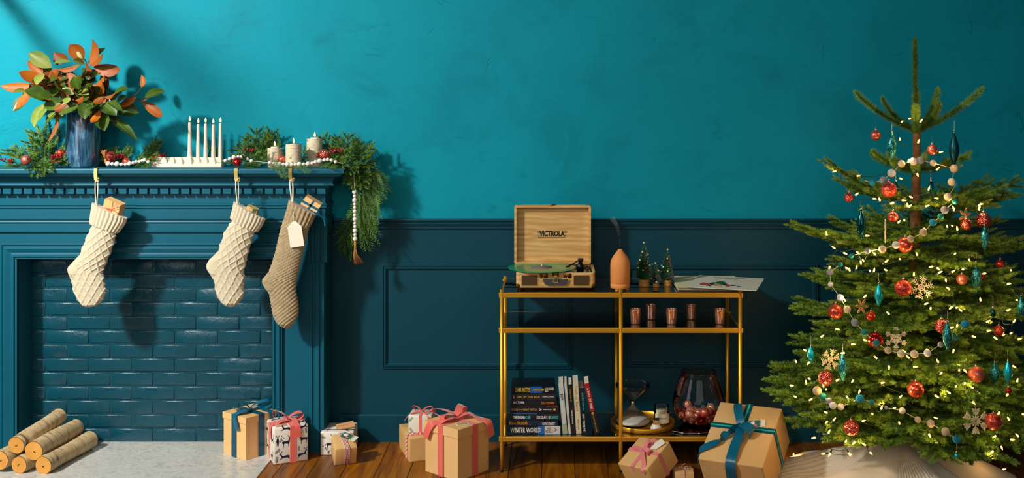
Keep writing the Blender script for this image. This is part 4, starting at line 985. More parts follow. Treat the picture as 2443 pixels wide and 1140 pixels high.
# ================================================================ BIRCH LOGS ON THE HEARTH
def log(fx, fy, fr, yfront, bx, by, yback, label):
    A = at(fx, fy, yfront); B = at(bx, by, yback); r = fr * yfront / FPX; L = (B - A).length
    t = thing('birch_log', label, 'log', A, arrows(A, B, (0, 0, 1), random.uniform(0, 6)), 'birch logs stacked on the hearth')
    rr = random.Random(int(fx * 7)); rows = []; N = 14; ks = [1 + rr.uniform(-.03, .03) for _ in range(20)]
    for i in range(N + 1):
        s = i / N; off = V((0, .006 * math.sin(s * 3 + fx), .006 * math.cos(s * 2.3 + fx))); rad = r * (1 + .05 * math.sin(s * 5 + fx) * (s > .1)) * (1 - .06 * s)
        if i in (0, N): rad *= .985
        rows.append([V((L * s, 0, 0)) + off * s + V((0, math.cos(2 * PI * j / 20), math.sin(2 * PI * j / 20))) * rad * ks[j] * (1 + rr.uniform(-.012, .012)) for j in range(20)])
    m = MB(); m.grid(rows, closed=True); m.obj('bark', LOGBARK, t)
    m = MB(); c = V((-.001, 0, 0)); m.add([c] + [V((-.001, p.y * .96, p.z * .96)) for p in rows[0]], [(0, 1 + j, 1 + (j + 1) % 20) for j in range(20)]); m.obj('cut_end', LOGEND, t)
    m = MB(); m.add([V((L, 0, 0))] + rows[-1], [(0, 1 + (j + 1) % 20, 1 + j) for j in range(20)]); m.obj('cut_end', LOGEND, t)
    for _ in range(2):
        m = MB(); a = rr.uniform(0, 2 * PI); rr2 = r * .25 * rr.random(); m.add([V((-.0016, rr2 * math.cos(a) + q[0] * .003, rr2 * math.sin(a) + q[1] * .003)) for q in [(math.cos(k), math.sin(k)) for k in np.linspace(0, 2 * PI, 9)[:-1]]], [tuple(range(8))]); m.obj('pith', WICK, t)
log(103.5, 1110, 22, 4.955, 214, 1047, 5.31, 'birch log on the hearth at the gifts\' end of the bottom row')
log(45.6, 1109, 21, 4.96, 160, 1052, 5.30, 'birch log in the middle of the bottom row of the stack')
log(0, 1098, 23, 4.97, 112, 1046, 5.30, 'birch log cut off by the edge of the picture, bottom of the stack')
log(80.7, 1075.5, 23.5, 4.975, 180, 1017, 5.31, 'birch log on top of the stack, on the side towards the gifts')
log(38.6, 1062, 21.5, 4.985, 145, 994, 5.32, 'highest birch log of the stack, just above the cut-off one')

# ================================================================ GIFTS ON THE FLOOR
def fit(front, right, left, z, sq=False):
    """footprint of a box from three corners of one of its horizontal faces; returns front corner, unit axes u (to the right), v (to the left/back), lengths"""
    Fp, R, L = atz(*front, z), atz(*right, z), atz(*left, z)
    a, b = R - Fp, L - Fp; ang = (math.atan2(a.y, a.x) * a.length + (math.atan2(b.y, b.x) - PI / 2) * b.length) / (a.length + b.length)
    u = V((math.cos(ang), math.sin(ang), 0)); v = V((-u.y, u.x, 0)); return Fp, u, v, a.dot(u), b.dot(v), ang
def gift(label, Fp, ang, w, d, h, z=0, group='wrapped gifts', name='gift_box'):
    """thing frame: origin at the base's front corner, x to the right, y to the back"""
    return thing(name, label, 'gift', V((Fp.x, Fp.y, z)), (0, 0, ang), group)
def lidded(t, w, d, h, lh, m_=KRAFTB, ov=.004):
    m = MB(); m.bbox((w / 2, d / 2, h / 2 - .001), (w - 2 * ov, d - 2 * ov, h - .002), .001, 1, sm=False); m.obj('box', m_, t)
    m = MB(); m.bbox((w / 2, d / 2, h - lh / 2), (w, d, lh), .0012, 1, sm=False); m.obj('lid', m_, t)
def wrapped(t, w, d, h, m_, b=.004):
    m = MB(); m.bbox((w / 2, d / 2, h / 2), (w, d, h), b, 2); return m.obj('box', m_, t)
def band(w, d, h, x=None, y=None, rw=.02, e=.0012):
    """ribbon right round the box at x (front-top-back) or at y (sides and top)"""
    m = MB()
    if x is not None: P = [V((x, -e, 0.001)), V((x, -e, h * .5)), V((x, -e, h + e)), V((x, d * .5, h + e)), V((x, d + e, h + e)), V((x, d + e, .001))]; m.strip(P, V((1, 0, 0)), rw, .0012, sm=False)
    if y is not None: P = [V((-e, y, .001)), V((-e, y, h * .5)), V((-e, y, h + e)), V((w * .5, y, h + e)), V((w + e, y, h + e)), V((w + e, y, .001))]; m.strip(P, V((0, 1, 0)), rw, .0012, sm=False)
    return m
def loop(m, k, dr, L, H, w, lean=0.0, mi=0):
    """bow loop leaving knot k along dr"""
    dr = V(dr).normalized(); up = V((0, 0, 1)); sd = up.cross(dr).normalized(); P = []; S = []; W = []
    for i in range(15):
        a = 2 * PI * i / 14; P.append(k + dr * (L * (1 - math.cos(a)) / 2) + up * (H * (math.sin(a) * .55 + (1 - math.cos(a)) * .18)) + sd * lean * L * math.sin(a / 2)); S.append((sd + dr * .35 * math.sin(a) + up * .25 * math.sin(a / 2)).normalized()); W.append(w * (.42 + .58 * math.sin(a / 2) ** .7))
    m.strip(P, S, W, .001, mi)
def knot(m, k, r, mi=0): m.sphere(k, r, 10, 8, mi, (1.1, .9, .75))
def tailr(m, P, sides, w, mi=0, n_=6): 
    Q = catmull(P, n_); S = catmull([V(s) for s in sides], n_); m.strip(Q, S, w, .001, mi)

# 1 tall lidded box with the teal ribbon, on the hearth
zh = .006
Fp, u, v, w, d, ang = fit((586, 1099.5), (662, 1080), (518.5, 1083), zh); w = d = (w + d) / 2 * 1.02
H = zf(998, Fp.y) - zh
t = gift('tall kraft box with lid and wide teal satin ribbon, on the marble hearth', Fp, ang, w, d, H, zh)
lidded(t, w, d, H, .030); rw = .034
m = MB(); m.merge(band(w, d, H, x=None, y=d * .5, rw=rw)); m.obj('ribbon', DTEALRIB, t)
m = band(w, d, H, x=w * .5, rw=rw); m.obj('ribbon', DTEALRIB, t)
m = MB(); k = V((w * .5, d * .5, H + .008)); loop(m, k, (-.75, .5, .15), .085, .040, .034); loop(m, k, (.8, -.45, .1), .10, .034, .034); knot(m, k, .010)
tailr(m, [k, k + V((-.05, -.03, .012)), V((-.004, d * .42, H + .004)), V((-.010, d * .36, H - .030)), V((-.006, d * .30, H - .065))], [(.3, 1, 0), (.4, 1, .1), (0, 1, 0), (0, 1, .1), (0, 1, .1)], .030)
tailr(m, [k, k + V((.03, -.02, .014)), V((w * .72, d * .2, H + .008)), V((w * .80, -.004, H - .002)), V((w * .82, -.006, H - .04))], [(1, .3, 0), (1, .4, 0), (1, .2, 0), (1, 0, 0), (1, 0, .1)], .030); m.obj('bow', TEALRIB, t)

# reindeer wrapping: silhouettes
STAND = [(-.50, .12), (-.44, .20), (-.30, .22), (.10, .20), (.22, .26), (.30, .42), (.33, .56), (.40, .62), (.52, .58), (.54, .53), (.44, .48), (.40, .40), (.40, .20), (.36, .04), (.32, -.06), (.30, -.30), (.32, -.50), (.26, -.50), (.24, -.28), (.20, -.08), (-.20, -.04), (-.28, -.10), (-.30, -.30), (-.26, -.50), (-.32, -.50), (-.36, -.28), (-.40, -.08), (-.46, .00)]
LEAP = [(-.60, .10), (-.45, .22), (-.20, .22), (.10, .18), (.26, .28), (.34, .46), (.42, .52), (.54, .46), (.55, .41), (.44, .36), (.40, .22), (.34, .06), (.46, -.06), (.62, -.10), (.63, -.15), (.44, -.14), (.26, -.04), (-.10, -.02), (-.30, -.06), (-.44, -.16), (-.64, -.34), (-.68, -.30), (-.54, -.12), (-.58, .02)]
def antlers(m, x, z, s, M, mi=0):
    for sg in (-1, 1):
        P = [(x, z), (x + sg * .06 * s, z + .10 * s), (x + sg * .14 * s, z + .22 * s), (x + sg * .12 * s, z + .36 * s)]
        segs = [(P[0], P[1]), (P[1], P[2]), (P[2], P[3]), (P[1], (P[1][0] - sg * .03 * s, P[1][1] + .12 * s)), (P[2], (P[2][0] + sg * .08 * s, P[2][1] + .09 * s))]
        for a, b in segs:
            dx, dz = b[0] - a[0], b[1] - a[1]; l = math.hypot(dx, dz); nx, nz = -dz / l * .016 * s, dx / l * .016 * s
            m.add([M @ V((q[0], 0, q[1])) for q in ((a[0] - nx, a[1] - nz), (a[0] + nx, a[1] + nz), (b[0] + nx, b[1] + nz), (b[0] - nx, b[1] - nz))], [(0, 1, 2, 3)], mi)
def sprigp(m, M, n_=5, mi=0):
    m.add([M @ V(q) for q in ((-.012, 0, -.5), (.012, 0, -.5), (.008, 0, .5), (-.008, 0, .5))], [(0, 1, 2, 3)], mi)
    for i in range(n_):
        z = -.35 + .8 * i / n_
        for sg in (-1, 1): m.add([M @ V(q) for q in ((0, 0, z), (sg * .12, 0, z + .04), (sg * .2, 0, z + .16), (sg * .07, 0, z + .14))], [(0, 1, 2, 3)], mi)
def fly(m, M, mi=0):
    for a in (0, 2.1, 4.2): m.add([M @ V((math.cos(a + b) * r_, 0, math.sin(a + b) * r_)) for b, r_ in ((0, .06), (-.3, .3), (0, .5), (.3, .3))], [(0, 1, 2, 3)], mi)
def face_M(face, w, d, h, x, z, s, flipx=1, rot=0, e=.0006):
    R = Matrix.Rotation(rot, 4, 'Y') @ Matrix.Diagonal((s * flipx, 1, s, 1))
    if face == 'f': return Matrix.Translation((x, -e, z)) @ R
    if face == 'l': return Matrix.Translation((-e, d - x, z)) @ Matrix.Rotation(-PI / 2, 4, 'Z') @ R
    if face == 't': return Matrix.Translation((x, z, h + e)) @ Matrix.Rotation(-PI / 2, 4, 'X') @ R
# 2 reindeer box
Fp, u, v, w, d, ang = fit((653, 1110), (737.5, 1100), (626, 1084), 0); d = max(d, .15)
H = zf(1022, Fp.y)
t = gift('white gift box printed with navy reindeer and tied with a coral satin ribbon', Fp, ang, w, d, H)
wrapped(t, w, d, H, WHITEPAPER, .006)
def deer(t, L):
    k = MB()
    for (kind, face, x, z, s, fl, rot) in L:
        m = MB()
        M = face_M(face, w, d, H, x, z, s, fl, rot)
        if kind == 'S': m.add([M @ V((p[0], 0, p[1])) for p in STAND], [tuple(range(len(STAND)))]); antlers(m, .36, .58, 1.0, M)
        elif kind == 'L': m.add([M @ V((p[0], 0, p[1])) for p in LEAP], [tuple(range(len(LEAP)))]); antlers(m, .38, .48, 1.0, M)
        elif kind == 'B': m.add([M @ V((q[0], 0, q[1])) for q in ((-.10, .3), (-.16, .1), (-.12, -.15), (-.10, -.5), (-.05, -.5), (-.03, -.2), (.03, -.2), (.05, -.5), (.10, -.5), (.12, -.15), (.16, .1), (.10, .3), (.10, .38), (0, .42), (-.10, .38))], [tuple(range(15))]); antlers(m, 0, .4, 1.1, M)
        elif kind == 'p': sprigp(k, M)
        elif kind == 'y': fly(k, M)
        if m.f: m.obj('reindeer_print', NAVY, t)
    if k.f: stuff(k.obj('sprig_print', GREYINK, t))
S_ = .040
deer(t, [('B', 'f', .018, H * .62, S_, 1, 0), ('S', 'f', w * .36, H * .56, S_, 1, 0), ('S', 'f', w * .86, H * .60, S_, -1, 0), ('L', 'f', w * .31, H * .17, S_, -1, -.1), ('L', 'f', w * .84, H * .18, S_, 1, -.1),
         ('L', 'f', w * .34, H * .94, S_ * .9, -1, 0), ('L', 'f', w * .86, H * .93, S_ * .9, 1, -.2), ('p', 'f', .016, H * .36, .032, 1, .9), ('p', 'f', .014, H * .13, .034, 1, .1), ('y', 'f', w * .24, H * .72, .026, 1, .3), ('p', 'f', w * .93, H * .83, .030, 1, -.2), ('p', 'f', w * .72, H * .36, .026, 1, .1), ('y', 'f', w * .50, H * .33, .018, 1, 0), ('p', 'f', w * .20, H * .63, .022, 1, .8),
         ('S', 'l', d * .2, H * .75, S_, 1, 0), ('L', 'l', d * .85, H * .62, S_, 1, 0), ('L', 'l', d * .25, H * .30, S_, -1, 0), ('L', 'l', d * .82, H * .18, S_, 1, 0), ('p', 'l', d * .55, H * .42, .03, 1, .5), ('L', 't', w * .25, d * .75, S_, 1, 0), ('L', 't', w * .8, d * .7, S_, -1, 0), ('S', 't', w * .85, d * .25, S_, 1, 0), ('y', 't', w * .4, d * .85, .025, 1, 0)])
band(w, d, H, x=w * .56, rw=.030).obj('ribbon', CORAL, t); band(w, d, H, y=d * .5, rw=.030).obj('ribbon', CORAL, t)
m = MB(); k = V((w * .52, d * .45, H + .010)); loop(m, k, (-.85, .25, .25), .075, .042, .034, .2); loop(m, k, (.95, .2, .05), .075, .030, .028); knot(m, k, .009)
tailr(m, [k, k + V((-.03, -.02, .006)), V((w * .18, d * .3, H + .004)), V((-.003, d * .28, H - .002)), V((-.006, d * .26, H - .06))], [(.4, 1, 0), (.3, 1, 0), (.2, 1, 0), (0, 1, 0), (0, 1, 0)], .028)
tailr(m, [k, k + V((.02, -.02, .008)), V((w * .66, .01, H + .005)), V((w * .68, -.006, H - .006)), V((w * .70, -.008, H - .055))], [(1, .2, 0), (1, .2, 0), (1, 0, 0), (1, 0, 0), (1, 0, .1)], .026); m.obj('bow', CORAL, t)
tt = thing('gift_tag', 'coral and kraft tag with white script under the bow of the reindeer gift', 'tag', t.matrix_basis @ V((w * .24, d * .20, H + .0025)), (0, 0, ang))
m = MB(); m.box((0, 0, 0), (.052, .044, .0012)); m.obj('card', mat('tag_kraft', '#e0a878', .6), tt)
m = text_mb('Holiday', .046, .012); m2 = MB(); m2.merge(m, Matrix.Translation((0, .004, .0010)) @ Matrix.Rotation(-PI / 2, 4, 'X')); m2.obj('lettering', WHITE, tt)
# 3 floral box behind the twine box
yb = 5.224; X0 = (764.5 - CX) * yb / FPX; w, d = .158, .155; H = zf(1031, yb)
t = gift('white gift box with navy sprig print and a thin black cord, beside the fireplace leg', V((X0, yb, 0)), 0.06, w, d, H)
wrapped(t, w, d, H, WHITEPAPER, .005); m = MB(); k = MB(); rr = random.Random(9)
for _ in range(16): 
    M = face_M('f', w, d, H, rr.uniform(.012, w - .012), rr.uniform(.012, H - .014), rr.uniform(.016, .032), rr.choice((1, -1)), rr.uniform(-2, 2)); (sprigp if rr.random() < .6 else fly)(m if rr.random() < .5 else k, M)
for _ in range(8): sprigp(k, face_M('t', w, d, H, rr.uniform(.015, w - .015), rr.uniform(.015, d - .015), .03, 1, rr.uniform(0, 6)))
M = face_M('f', w, d, H, .048, H * .45, .042); m.add([M @ V((p[0], 0, p[1])) for p in STAND], [tuple(range(len(STAND)))]); antlers(m, .36, .58, 1, M)
stuff(m.obj('sprig_print', NAVY, t)); stuff(k.obj('leaf_print', GREYINK, t))
m = MB(); m.tube([(-.001, d * .22, 0), (-.001, d * .22, H + .001), (w + .001, d * .22, H + .001), (w + .001, d * .22, 0)], .0024, 6); m.obj('cord', INK, t)
tt = thing('gift_tag', 'folded kraft tag with coral script on the navy sprig gift', 'tag', V((X0 + .105, yb + .075, H + .004)), (.05, -.12, .35))
m = MB(); m.box((0, 0, .001), (.085, .06, .001)); m.box((.002, .002, .006), (.085, .06, .001), 0, Matrix.Rotation(.1, 3, 'X')); m.obj('card', mat('tag_kraft_b', '#d8a26e', .6), tt)
m = MB(); m.merge(text_mb('Merry', .05, .016), Matrix.Translation((-.01, .004, .0075)) @ Matrix.Rotation(-PI / 2 + .1, 4, 'X')); m.obj('lettering', CORAL, tt)
# a little picture tag, used on two gifts
def picture_tag(label, loc, rot, s=1.0):
    tt = thing('gift_tag', label, 'tag', loc, rot); W, Hh = .070 * s, .040 * s
    m = MB(); m.box((0, 0, 0), (W, Hh, .0008)); m.obj('card', CARD, tt)
    m = MB(); m.box((-W * .17, 0, .0006), (W * .64, Hh * .96, .0004)); m.obj('picture_panel', mat('tag_green', '#2f6a5a', .6), tt)
    def disc(x, y, r, mt, nm, sq=1): q = MB(); q.add([V((x + r * math.cos(a), y + r * sq * math.sin(a), .0011)) for a in np.linspace(0, 2 * PI, 17)[:-1]], [tuple(range(16))]); q.obj(nm, mt, tt)
    disc(-W * .28, Hh * .10, Hh * .24, WHITE, 'white_blob'); disc(-W * .10, -Hh * .22, Hh * .17, CORAL, 'red_blob'); disc(-W * .2, Hh * .36, Hh * .1, KRAFT, 'brown_blob')
    m = MB(); m.merge(text_mb('JOLLY', Hh * .86, W * .13, bold=.01), Matrix.Translation((W * .20, 0, .0012)) @ Matrix.Rotation(-PI / 2, 4, 'Z') @ Matrix.Rotation(-PI / 2, 4, 'X')); m.obj('lettering', INK, tt); return tt
# 4 twine box, tipped forward against the sprig gift
def tipped(label, loc, rv, dims, mt):
    ax = V(rv); t = thing('gift_box', label, 'gift', loc, Quaternion(ax.normalized(), ax.length), 'wrapped gifts')
    m = MB(); m.bbox((0, 0, 0), dims, .005, 2); m.obj('box', mt, t); return t
D4 = (.1025, .116, .0905); a4, b4, c4_ = [q / 2 for q in D4]
t = tipped('small kraft box tied with red and white twine, leaning against the navy sprig gift', (-.9953, 5.130, .0625), (.3205, .0657, .3563), D4, KRAFT)
n = NT('red_white_twine'); wv = n.node('ShaderNodeTexWave', wave_type='BANDS', bands_direction='DIAGONAL'); wv.inputs['Scale'].default_value = 75; n.link(n.coord('Object'), wv.inputs[0]); n.set(Base_Color=n.ramp(wv.outputs[1], [(.45, '#b3202a'), (.55, '#f2e6dc')]), Roughness=.8); TW = n.m
m = MB()
for i in range(4):
    x = .004 + (i - 1.5) * .0060; e = .0022
    m.tube([(x + .004, -b4 - e, -c4_), (x + .003, -b4 - e, 0), (x, -b4 - e, c4_ - .001), (x, -b4 + .001, c4_ + e), (x - .005, 0, c4_ + e), (x - .010, b4, c4_ + e), (x - .010, b4 + e, -c4_)], .0029, 6)
m.obj('twine', TW, t)
bpy.context.view_layer.update()
picture_tag('green picture tag with JOLLY lettering tucked under the red and white twine', t.matrix_world @ V((.024, .018, c4_ + .0055)), (t.matrix_world.to_quaternion() @ Quaternion((0, 0, 1), -.75)).to_euler(), 1.1)
# 5 kraft box with lace ribbon, 6 pale green box on it
Fp, u, v, w, d, ang = fit((977, 1103), (1014, 1101), (950.5, 1074), 0); w = .14; d = .24
H = zf(1046, Fp.y)
t = gift('kraft box with white and red lace ribbon, under the pale green gift', Fp, ang, w, d, H)
wrapped(t, w, d, H, KRAFT, .002)
m = MB(); e = .0012
m.add([V(q) for q in ((.004, -e, .004), (w - .004, -e, .004), (w * .72, -e * 2, H * .52), (w - .004, -e, H - .004), (.004, -e, H - .004))], [(0, 1, 2), (2, 3, 4), (1, 3, 2), (0, 2, 4)]); m.obj('envelope_fold', KRAFT, t)
m = band(w, d, H, y=d * .22, rw=.030); m.obj('lace_ribbon', CORAL, t)
m = MB(); rr = random.Random(2)
for i in range(12):
    for face in (0, 1):
        z = H * (i + .5) / 12 if face == 0 else 0
        c = V((-.002, d * .22 + .008 * (-1) ** i + .006, z)) if face == 0 else V((w * (i + .5) / 12, d * .22 + .008 * (-1) ** i + .006, H + .002)); m.sphere(c, .0058, 7, 5, 0, (.35, 1, 1) if face == 0 else (1, 1, .35))
        for yy in (-.012, -.006): m.sphere(c + V((0, yy - .008 * (-1) ** i, .002 if face == 0 else 0)), .0022, 6, 4, 1)
stuff(m.obj('lace_stitches', [WHITE, B_SHINE], t)); o5 = t.location.copy(); a5 = ang; H5 = H
y6 = (CAMZ - H5) * FPX / (1034 - CY); Fp = V(((974 - CX) * y6 / FPX, y6, 0)); w, d = .112, .10; H = zf(991, y6) - H5
t = gift('pale green paper gift with pink ribbon on top of the lace ribbon box', Fp, -.06, w, d, H, H5 + .002)
wrapped(t, w, d, H, PALEGREEN, .005); m = MB(); rr = random.Random(4); k = MB()
for (f_, x, z, r_) in (('f', .012, H * .75, .7), ('f', .015, H * .15, -.5), ('t', w * .4, d * .3, 1.4), ('t', w * .6, d * .4, 1.8), ('t', w * .85, d * .3, 1.2), ('t', w * .75, d * .75, 2)): sprigp(k, face_M(f_, w, d, H, x, z, .03, 1, r_))
stuff(k.obj('sprig_print', mat('olive_ink', '#8b9060', .6), t))
band(w, d, H, x=w * .52, rw=.012).obj('ribbon', CORAL, t)
k = V((w * .5, d * .4, H + .005)); m = MB(); loop(m, k, (-.8, .4, .2), .05, .022, .013); loop(m, k, (.9, .3, .15), .055, .022, .013); knot(m, k, .005)
tailr(m, [k, V((w * .2, d * .2, H + .006)), V((-.004, d * .1, H - .008)), V((-.02, d * .05, H - .03))], [(0, 1, .3)] * 4, .011); tailr(m, [k, V((w * .75, d * .15, H + .004)), V((w * .88, -.004, H - .008)), V((w * .9, -.006, H - .022))], [(1, .3, 0)] * 4, .011); m.obj('bow', CORAL, t)
# 7 big lidded box with coral ribbon
Fp = V((-.435, 4.864, 0)); ang = math.radians(52.8 - 10); ang = math.radians(50); w = .212; d = .222
H = zf(1026, 4.864) 
t = gift('large kraft box with lid and wide coral satin ribbon, on the floorboards', Fp, ang, w, d, H)
lidded(t, w, d, H, .042, KRAFTB, .005); rw = .033
band(w, d, H, x=w * .52, rw=rw).obj('ribbon', CORAL, t); band(w, d, H, y=d * .5, rw=rw).obj('ribbon', CORAL, t)
m = MB(); k = V((w * .5, d * .52, H + .012)); loop(m, k, (-.45, .95, .1), .115, .034, .040); loop(m, k, (.85, .35, .08), .105, .034, .040, .1); loop(m, k, (-.9, .1, .05), .085, .028, .036); knot(m, k, .013)
tailr(m, [k, k + V((-.06, -.005, .012)), V((w * .08, d * .62, H + .006)), V((-.006, d * .74, H - .004)), V((-.012, d * .84, H - .038)), V((-.010, d * .90, H - .072))], [(.3, 1, 0), (.1, 1, 0), (.1, 1, 0), (0, 1, .3), (0, 1, .5), (0, 1, .5)], .036)
tailr(m, [k, k + V((.05, -.03, .014)), V((w * .78, d * .16, H + .008)), V((w * .88, -.006, H - .004)), V((w * .93, -.014, H - .035)), V((w * .98, -.012, H - .075))], [(.5, 1, 0), (.7, 1, 0), (1, .5, 0), (1, 0, .3), (1, 0, .4), (1, 0, .4)], .036); m.obj('bow', CORAL, t)
M = Matrix.Translation(t.location) @ Matrix.Rotation(ang, 4, 'Z')
tt = thing('gift_tag', 'small white bordered tag lying by the bow of the large coral ribboned box', 'tag', M @ V((w * .36, d * .22, H + .002)), (0, 0, ang - .55))
m = MB(); m.box((0, 0, 0), (.056, .044, .001)); m.obj('card', WHITE, tt); m = MB(); m.box((0, -.009, .0007), (.048, .016, .0004)); m.obj('gold_panel', mat('tag_gold', '#b89a3a', .5), tt); m = MB(); m.box((0, .010, .0007), (.048, .018, .0004)); m.obj('coral_panel', mat('tag_coral', '#d98a62', .5), tt)
m = MB(); m.merge(text_mb('Cheer', .040, .012), Matrix.Translation((0, .010, .0014)) @ Matrix.Rotation(-PI / 2, 4, 'X')); m.obj('lettering', WHITE, tt)
# 8, 9 tipped-forward boxes (x right, y back along the shown face, z out of it; frame at the box centre)
def cband(t, dims, x=None, y=None, rw=.03, mt=None, stripe=None):
    a, b, c = [q / 2 + .0014 for q in dims]; m = MB()
    P = [V((x, -b, -c)), V((x, -b, c)), V((x, b, c)), V((x, b, -c)), V((x, -b, -c))] if x is not None else [V((-a, y, -c)), V((-a, y, c)), V((a, y, c)), V((a, y, -c)), V((-a, y, -c))]
    sd = V((1, 0, 0)) if x is not None else V((0, 1, 0))
    for p, q in zip(P, P[1:]): m.strip([p, q], sd, rw, .0012, 0, False)
    if stripe:
        for p, q in zip(P, P[1:]):
            nrm = (q - p).cross(sd).normalized(); nrm = nrm if nrm.dot(p + q) > 0 else -nrm
            m.strip([p + nrm * .0008, q + nrm * .0008], sd, rw * .26, .0012, 1, False)
    m.obj('ribbon', [mt] + ([stripe] if stripe else []), t)
def fold(t, dims, mt):
    a, b, c = [q / 2 for q in dims]; m = MB(); e = b + .0012
    m.add([V((-a + .006, -e, c - .004)), V((a - .006, -e, c - .004)), V((0, -e - .002, -c * .35)), V((-a + .006, -e, -c)), V((a - .006, -e, -c))], [(0, 2, 1), (0, 3, 2), (1, 2, 4)]); m.obj('envelope_fold', mt, t)
D8 = (.286, .339, .200)
t8 = tipped('biggest kraft gift, tipped forward, crossed by a teal and mint striped ribbon', (.8284, 4.7615, .1776), (.5086, -.1602, -.478), D8, KRAFT)
fold(t8, D8, KRAFT); cband(t8, D8, x=-.004, rw=.032, mt=DTEALRIB, stripe=MINTRIB); cband(t8, D8, y=.030, rw=.030, mt=DTEALRIB, stripe=MINTRIB)
m = MB(); k = V((-.006, .030, D8[2] / 2 + .010)); c8 = D8[2] / 2
loop(m, k, (.95, -.35, .05), .080, .050, .046, -.25); knot(m, k, .014)
tailr(m, [k, k + V((-.010, .03, .014)), k + V((-.03, .075, .020)), k + V((-.042, .115, .014))], [(1, .3, 0), (1, .2, .2), (1, .3, 0), (1, .2, 0)], .038)
tailr(m, [k, k + V((-.04, -.05, .010)), k + V((-.07, -.10, .004)), V((-D8[0] / 2 - .004, -.125, c8 + .001)), V((-D8[0] / 2 - .008, -.150, c8 - .06))], [(.6, .8, 0), (.6, .8, 0), (.5, .85, 0), (0, 1, .2), (0, 1, .2)], .034)
tailr(m, [k, k + V((.012, -.06, .014)), k + V((.010, -.125, .010)), V((.004, -D8[1] / 2 - .006, c8 + .004)), V((-.006, -D8[1] / 2 - .010, c8 - .09)), V((-.008, -D8[1] / 2 - .008, -c8 + .01))], [(1, .1, 0), (1, 0, .2), (1, .1, 0), (1, 0, 0), (1, 0, 0), (1, 0, 0)], .044); m.obj('bow', TEALRIB, t8)
bpy.context.view_layer.update()
picture_tag('green picture tag with JOLLY lettering on the biggest teal ribboned gift', t8.matrix_world @ V((.058, .062, c8 + .003)), (t8.matrix_world.to_quaternion() @ Quaternion((0, 0, 1), .25)).to_euler(), 1.0)
D9 = (.1769, .1776, .1107)
t9 = tipped('kraft gift tipped forward with a pink cotton bow, under the gold tray', (.4113, 4.8343, .0993), (.429, -.2939, -.7761), D9, KRAFT)
fold(t9, D9, KRAFT); cband(t9, D9, x=.002, rw=.019, mt=PINK); cband(t9, D9, y=.005, rw=.019, mt=PINK)
m = MB(); c9 = D9[2] / 2; k = V((0, .005, c9 + .006)); loop(m, k, (.35, .9, .1), .048, .026, .022); loop(m, k, (.95, -.25, .05), .050, .026, .022); knot(m, k, .008)
tailr(m, [k, k + V((.02, -.03, .006)), V((.055, -.066, c9 + .004)), V((.065, -D9[1] / 2 - .003, c9 - .004)), V((.07, -D9[1] / 2 - .005, c9 - .018))], [(1, .7, 0)] * 5, .020)
tailr(m, [k, k + V((-.03, .004, .005)), V((-D9[0] / 2 + .01, .02, c9 + .003))], [(.1, 1, 0)] * 3, .019); m.obj('bow', PINK, t9)
bpy.context.view_layer.update()
tt = thing('gift_tag', 'blank cream house-shaped tag on the pink ribboned tipped gift', 'tag', t9.matrix_world @ V((.048, .050, c9 + .004)), (t9.matrix_world.to_quaternion() @ Quaternion((0, 0, 1), 1.05)).to_euler())
P = [V(q) for q in ((-.036, 0, 0), (-.016, -.022, 0), (.034, -.022, .004), (.034, .022, .004), (-.016, .022, 0))]; m = MB(); m.add(P + [p + V((0, 0, .001)) for p in P], [(4, 3, 2, 1, 0), (5, 6, 7, 8, 9)] + [(i, (i + 1) % 5, (i + 1) % 5 + 5, i + 5) for i in range(5)]); m.obj('card', CARD, tt)
# 10 tiny twine box at the bottom edge
y0 = 4.79; w = .084; H = CAMZ - (1127 - CY) * y0 / FPX; X0 = (1610.5 - CX) * y0 / FPX
t = gift('smallest kraft box, tied with red and white bakers twine', V((X0, y0, 0)), .02, w, .09, H); wrapped(t, w, .09, H, KRAFT, .002)
m = MB(); m.tube([(w / 2, -.002, 0), (w / 2, -.002, H + .002), (w / 2, .092, H + .002), (w / 2, .092, 0)], .0018, 6); m.tube([(-.002, .045, 0), (-.002, .045, H + .002), (w + .002, .045, H + .002), (w + .002, .045, 0)], .0018, 6)
k = V((w / 2, .045, H + .003))
for a_ in (0, PI): m.tube(catmull([k, k + V((.014 * math.cos(a_), -.004, .010)), k + V((.020 * math.cos(a_), -.008, .002)), k], 5), .0016, 6)
m.tube(catmull([k, k + V((-.006, 0, .012)), k + V((.012, .004, .020))], 5), .0016, 6); m.obj('twine', TW, t)
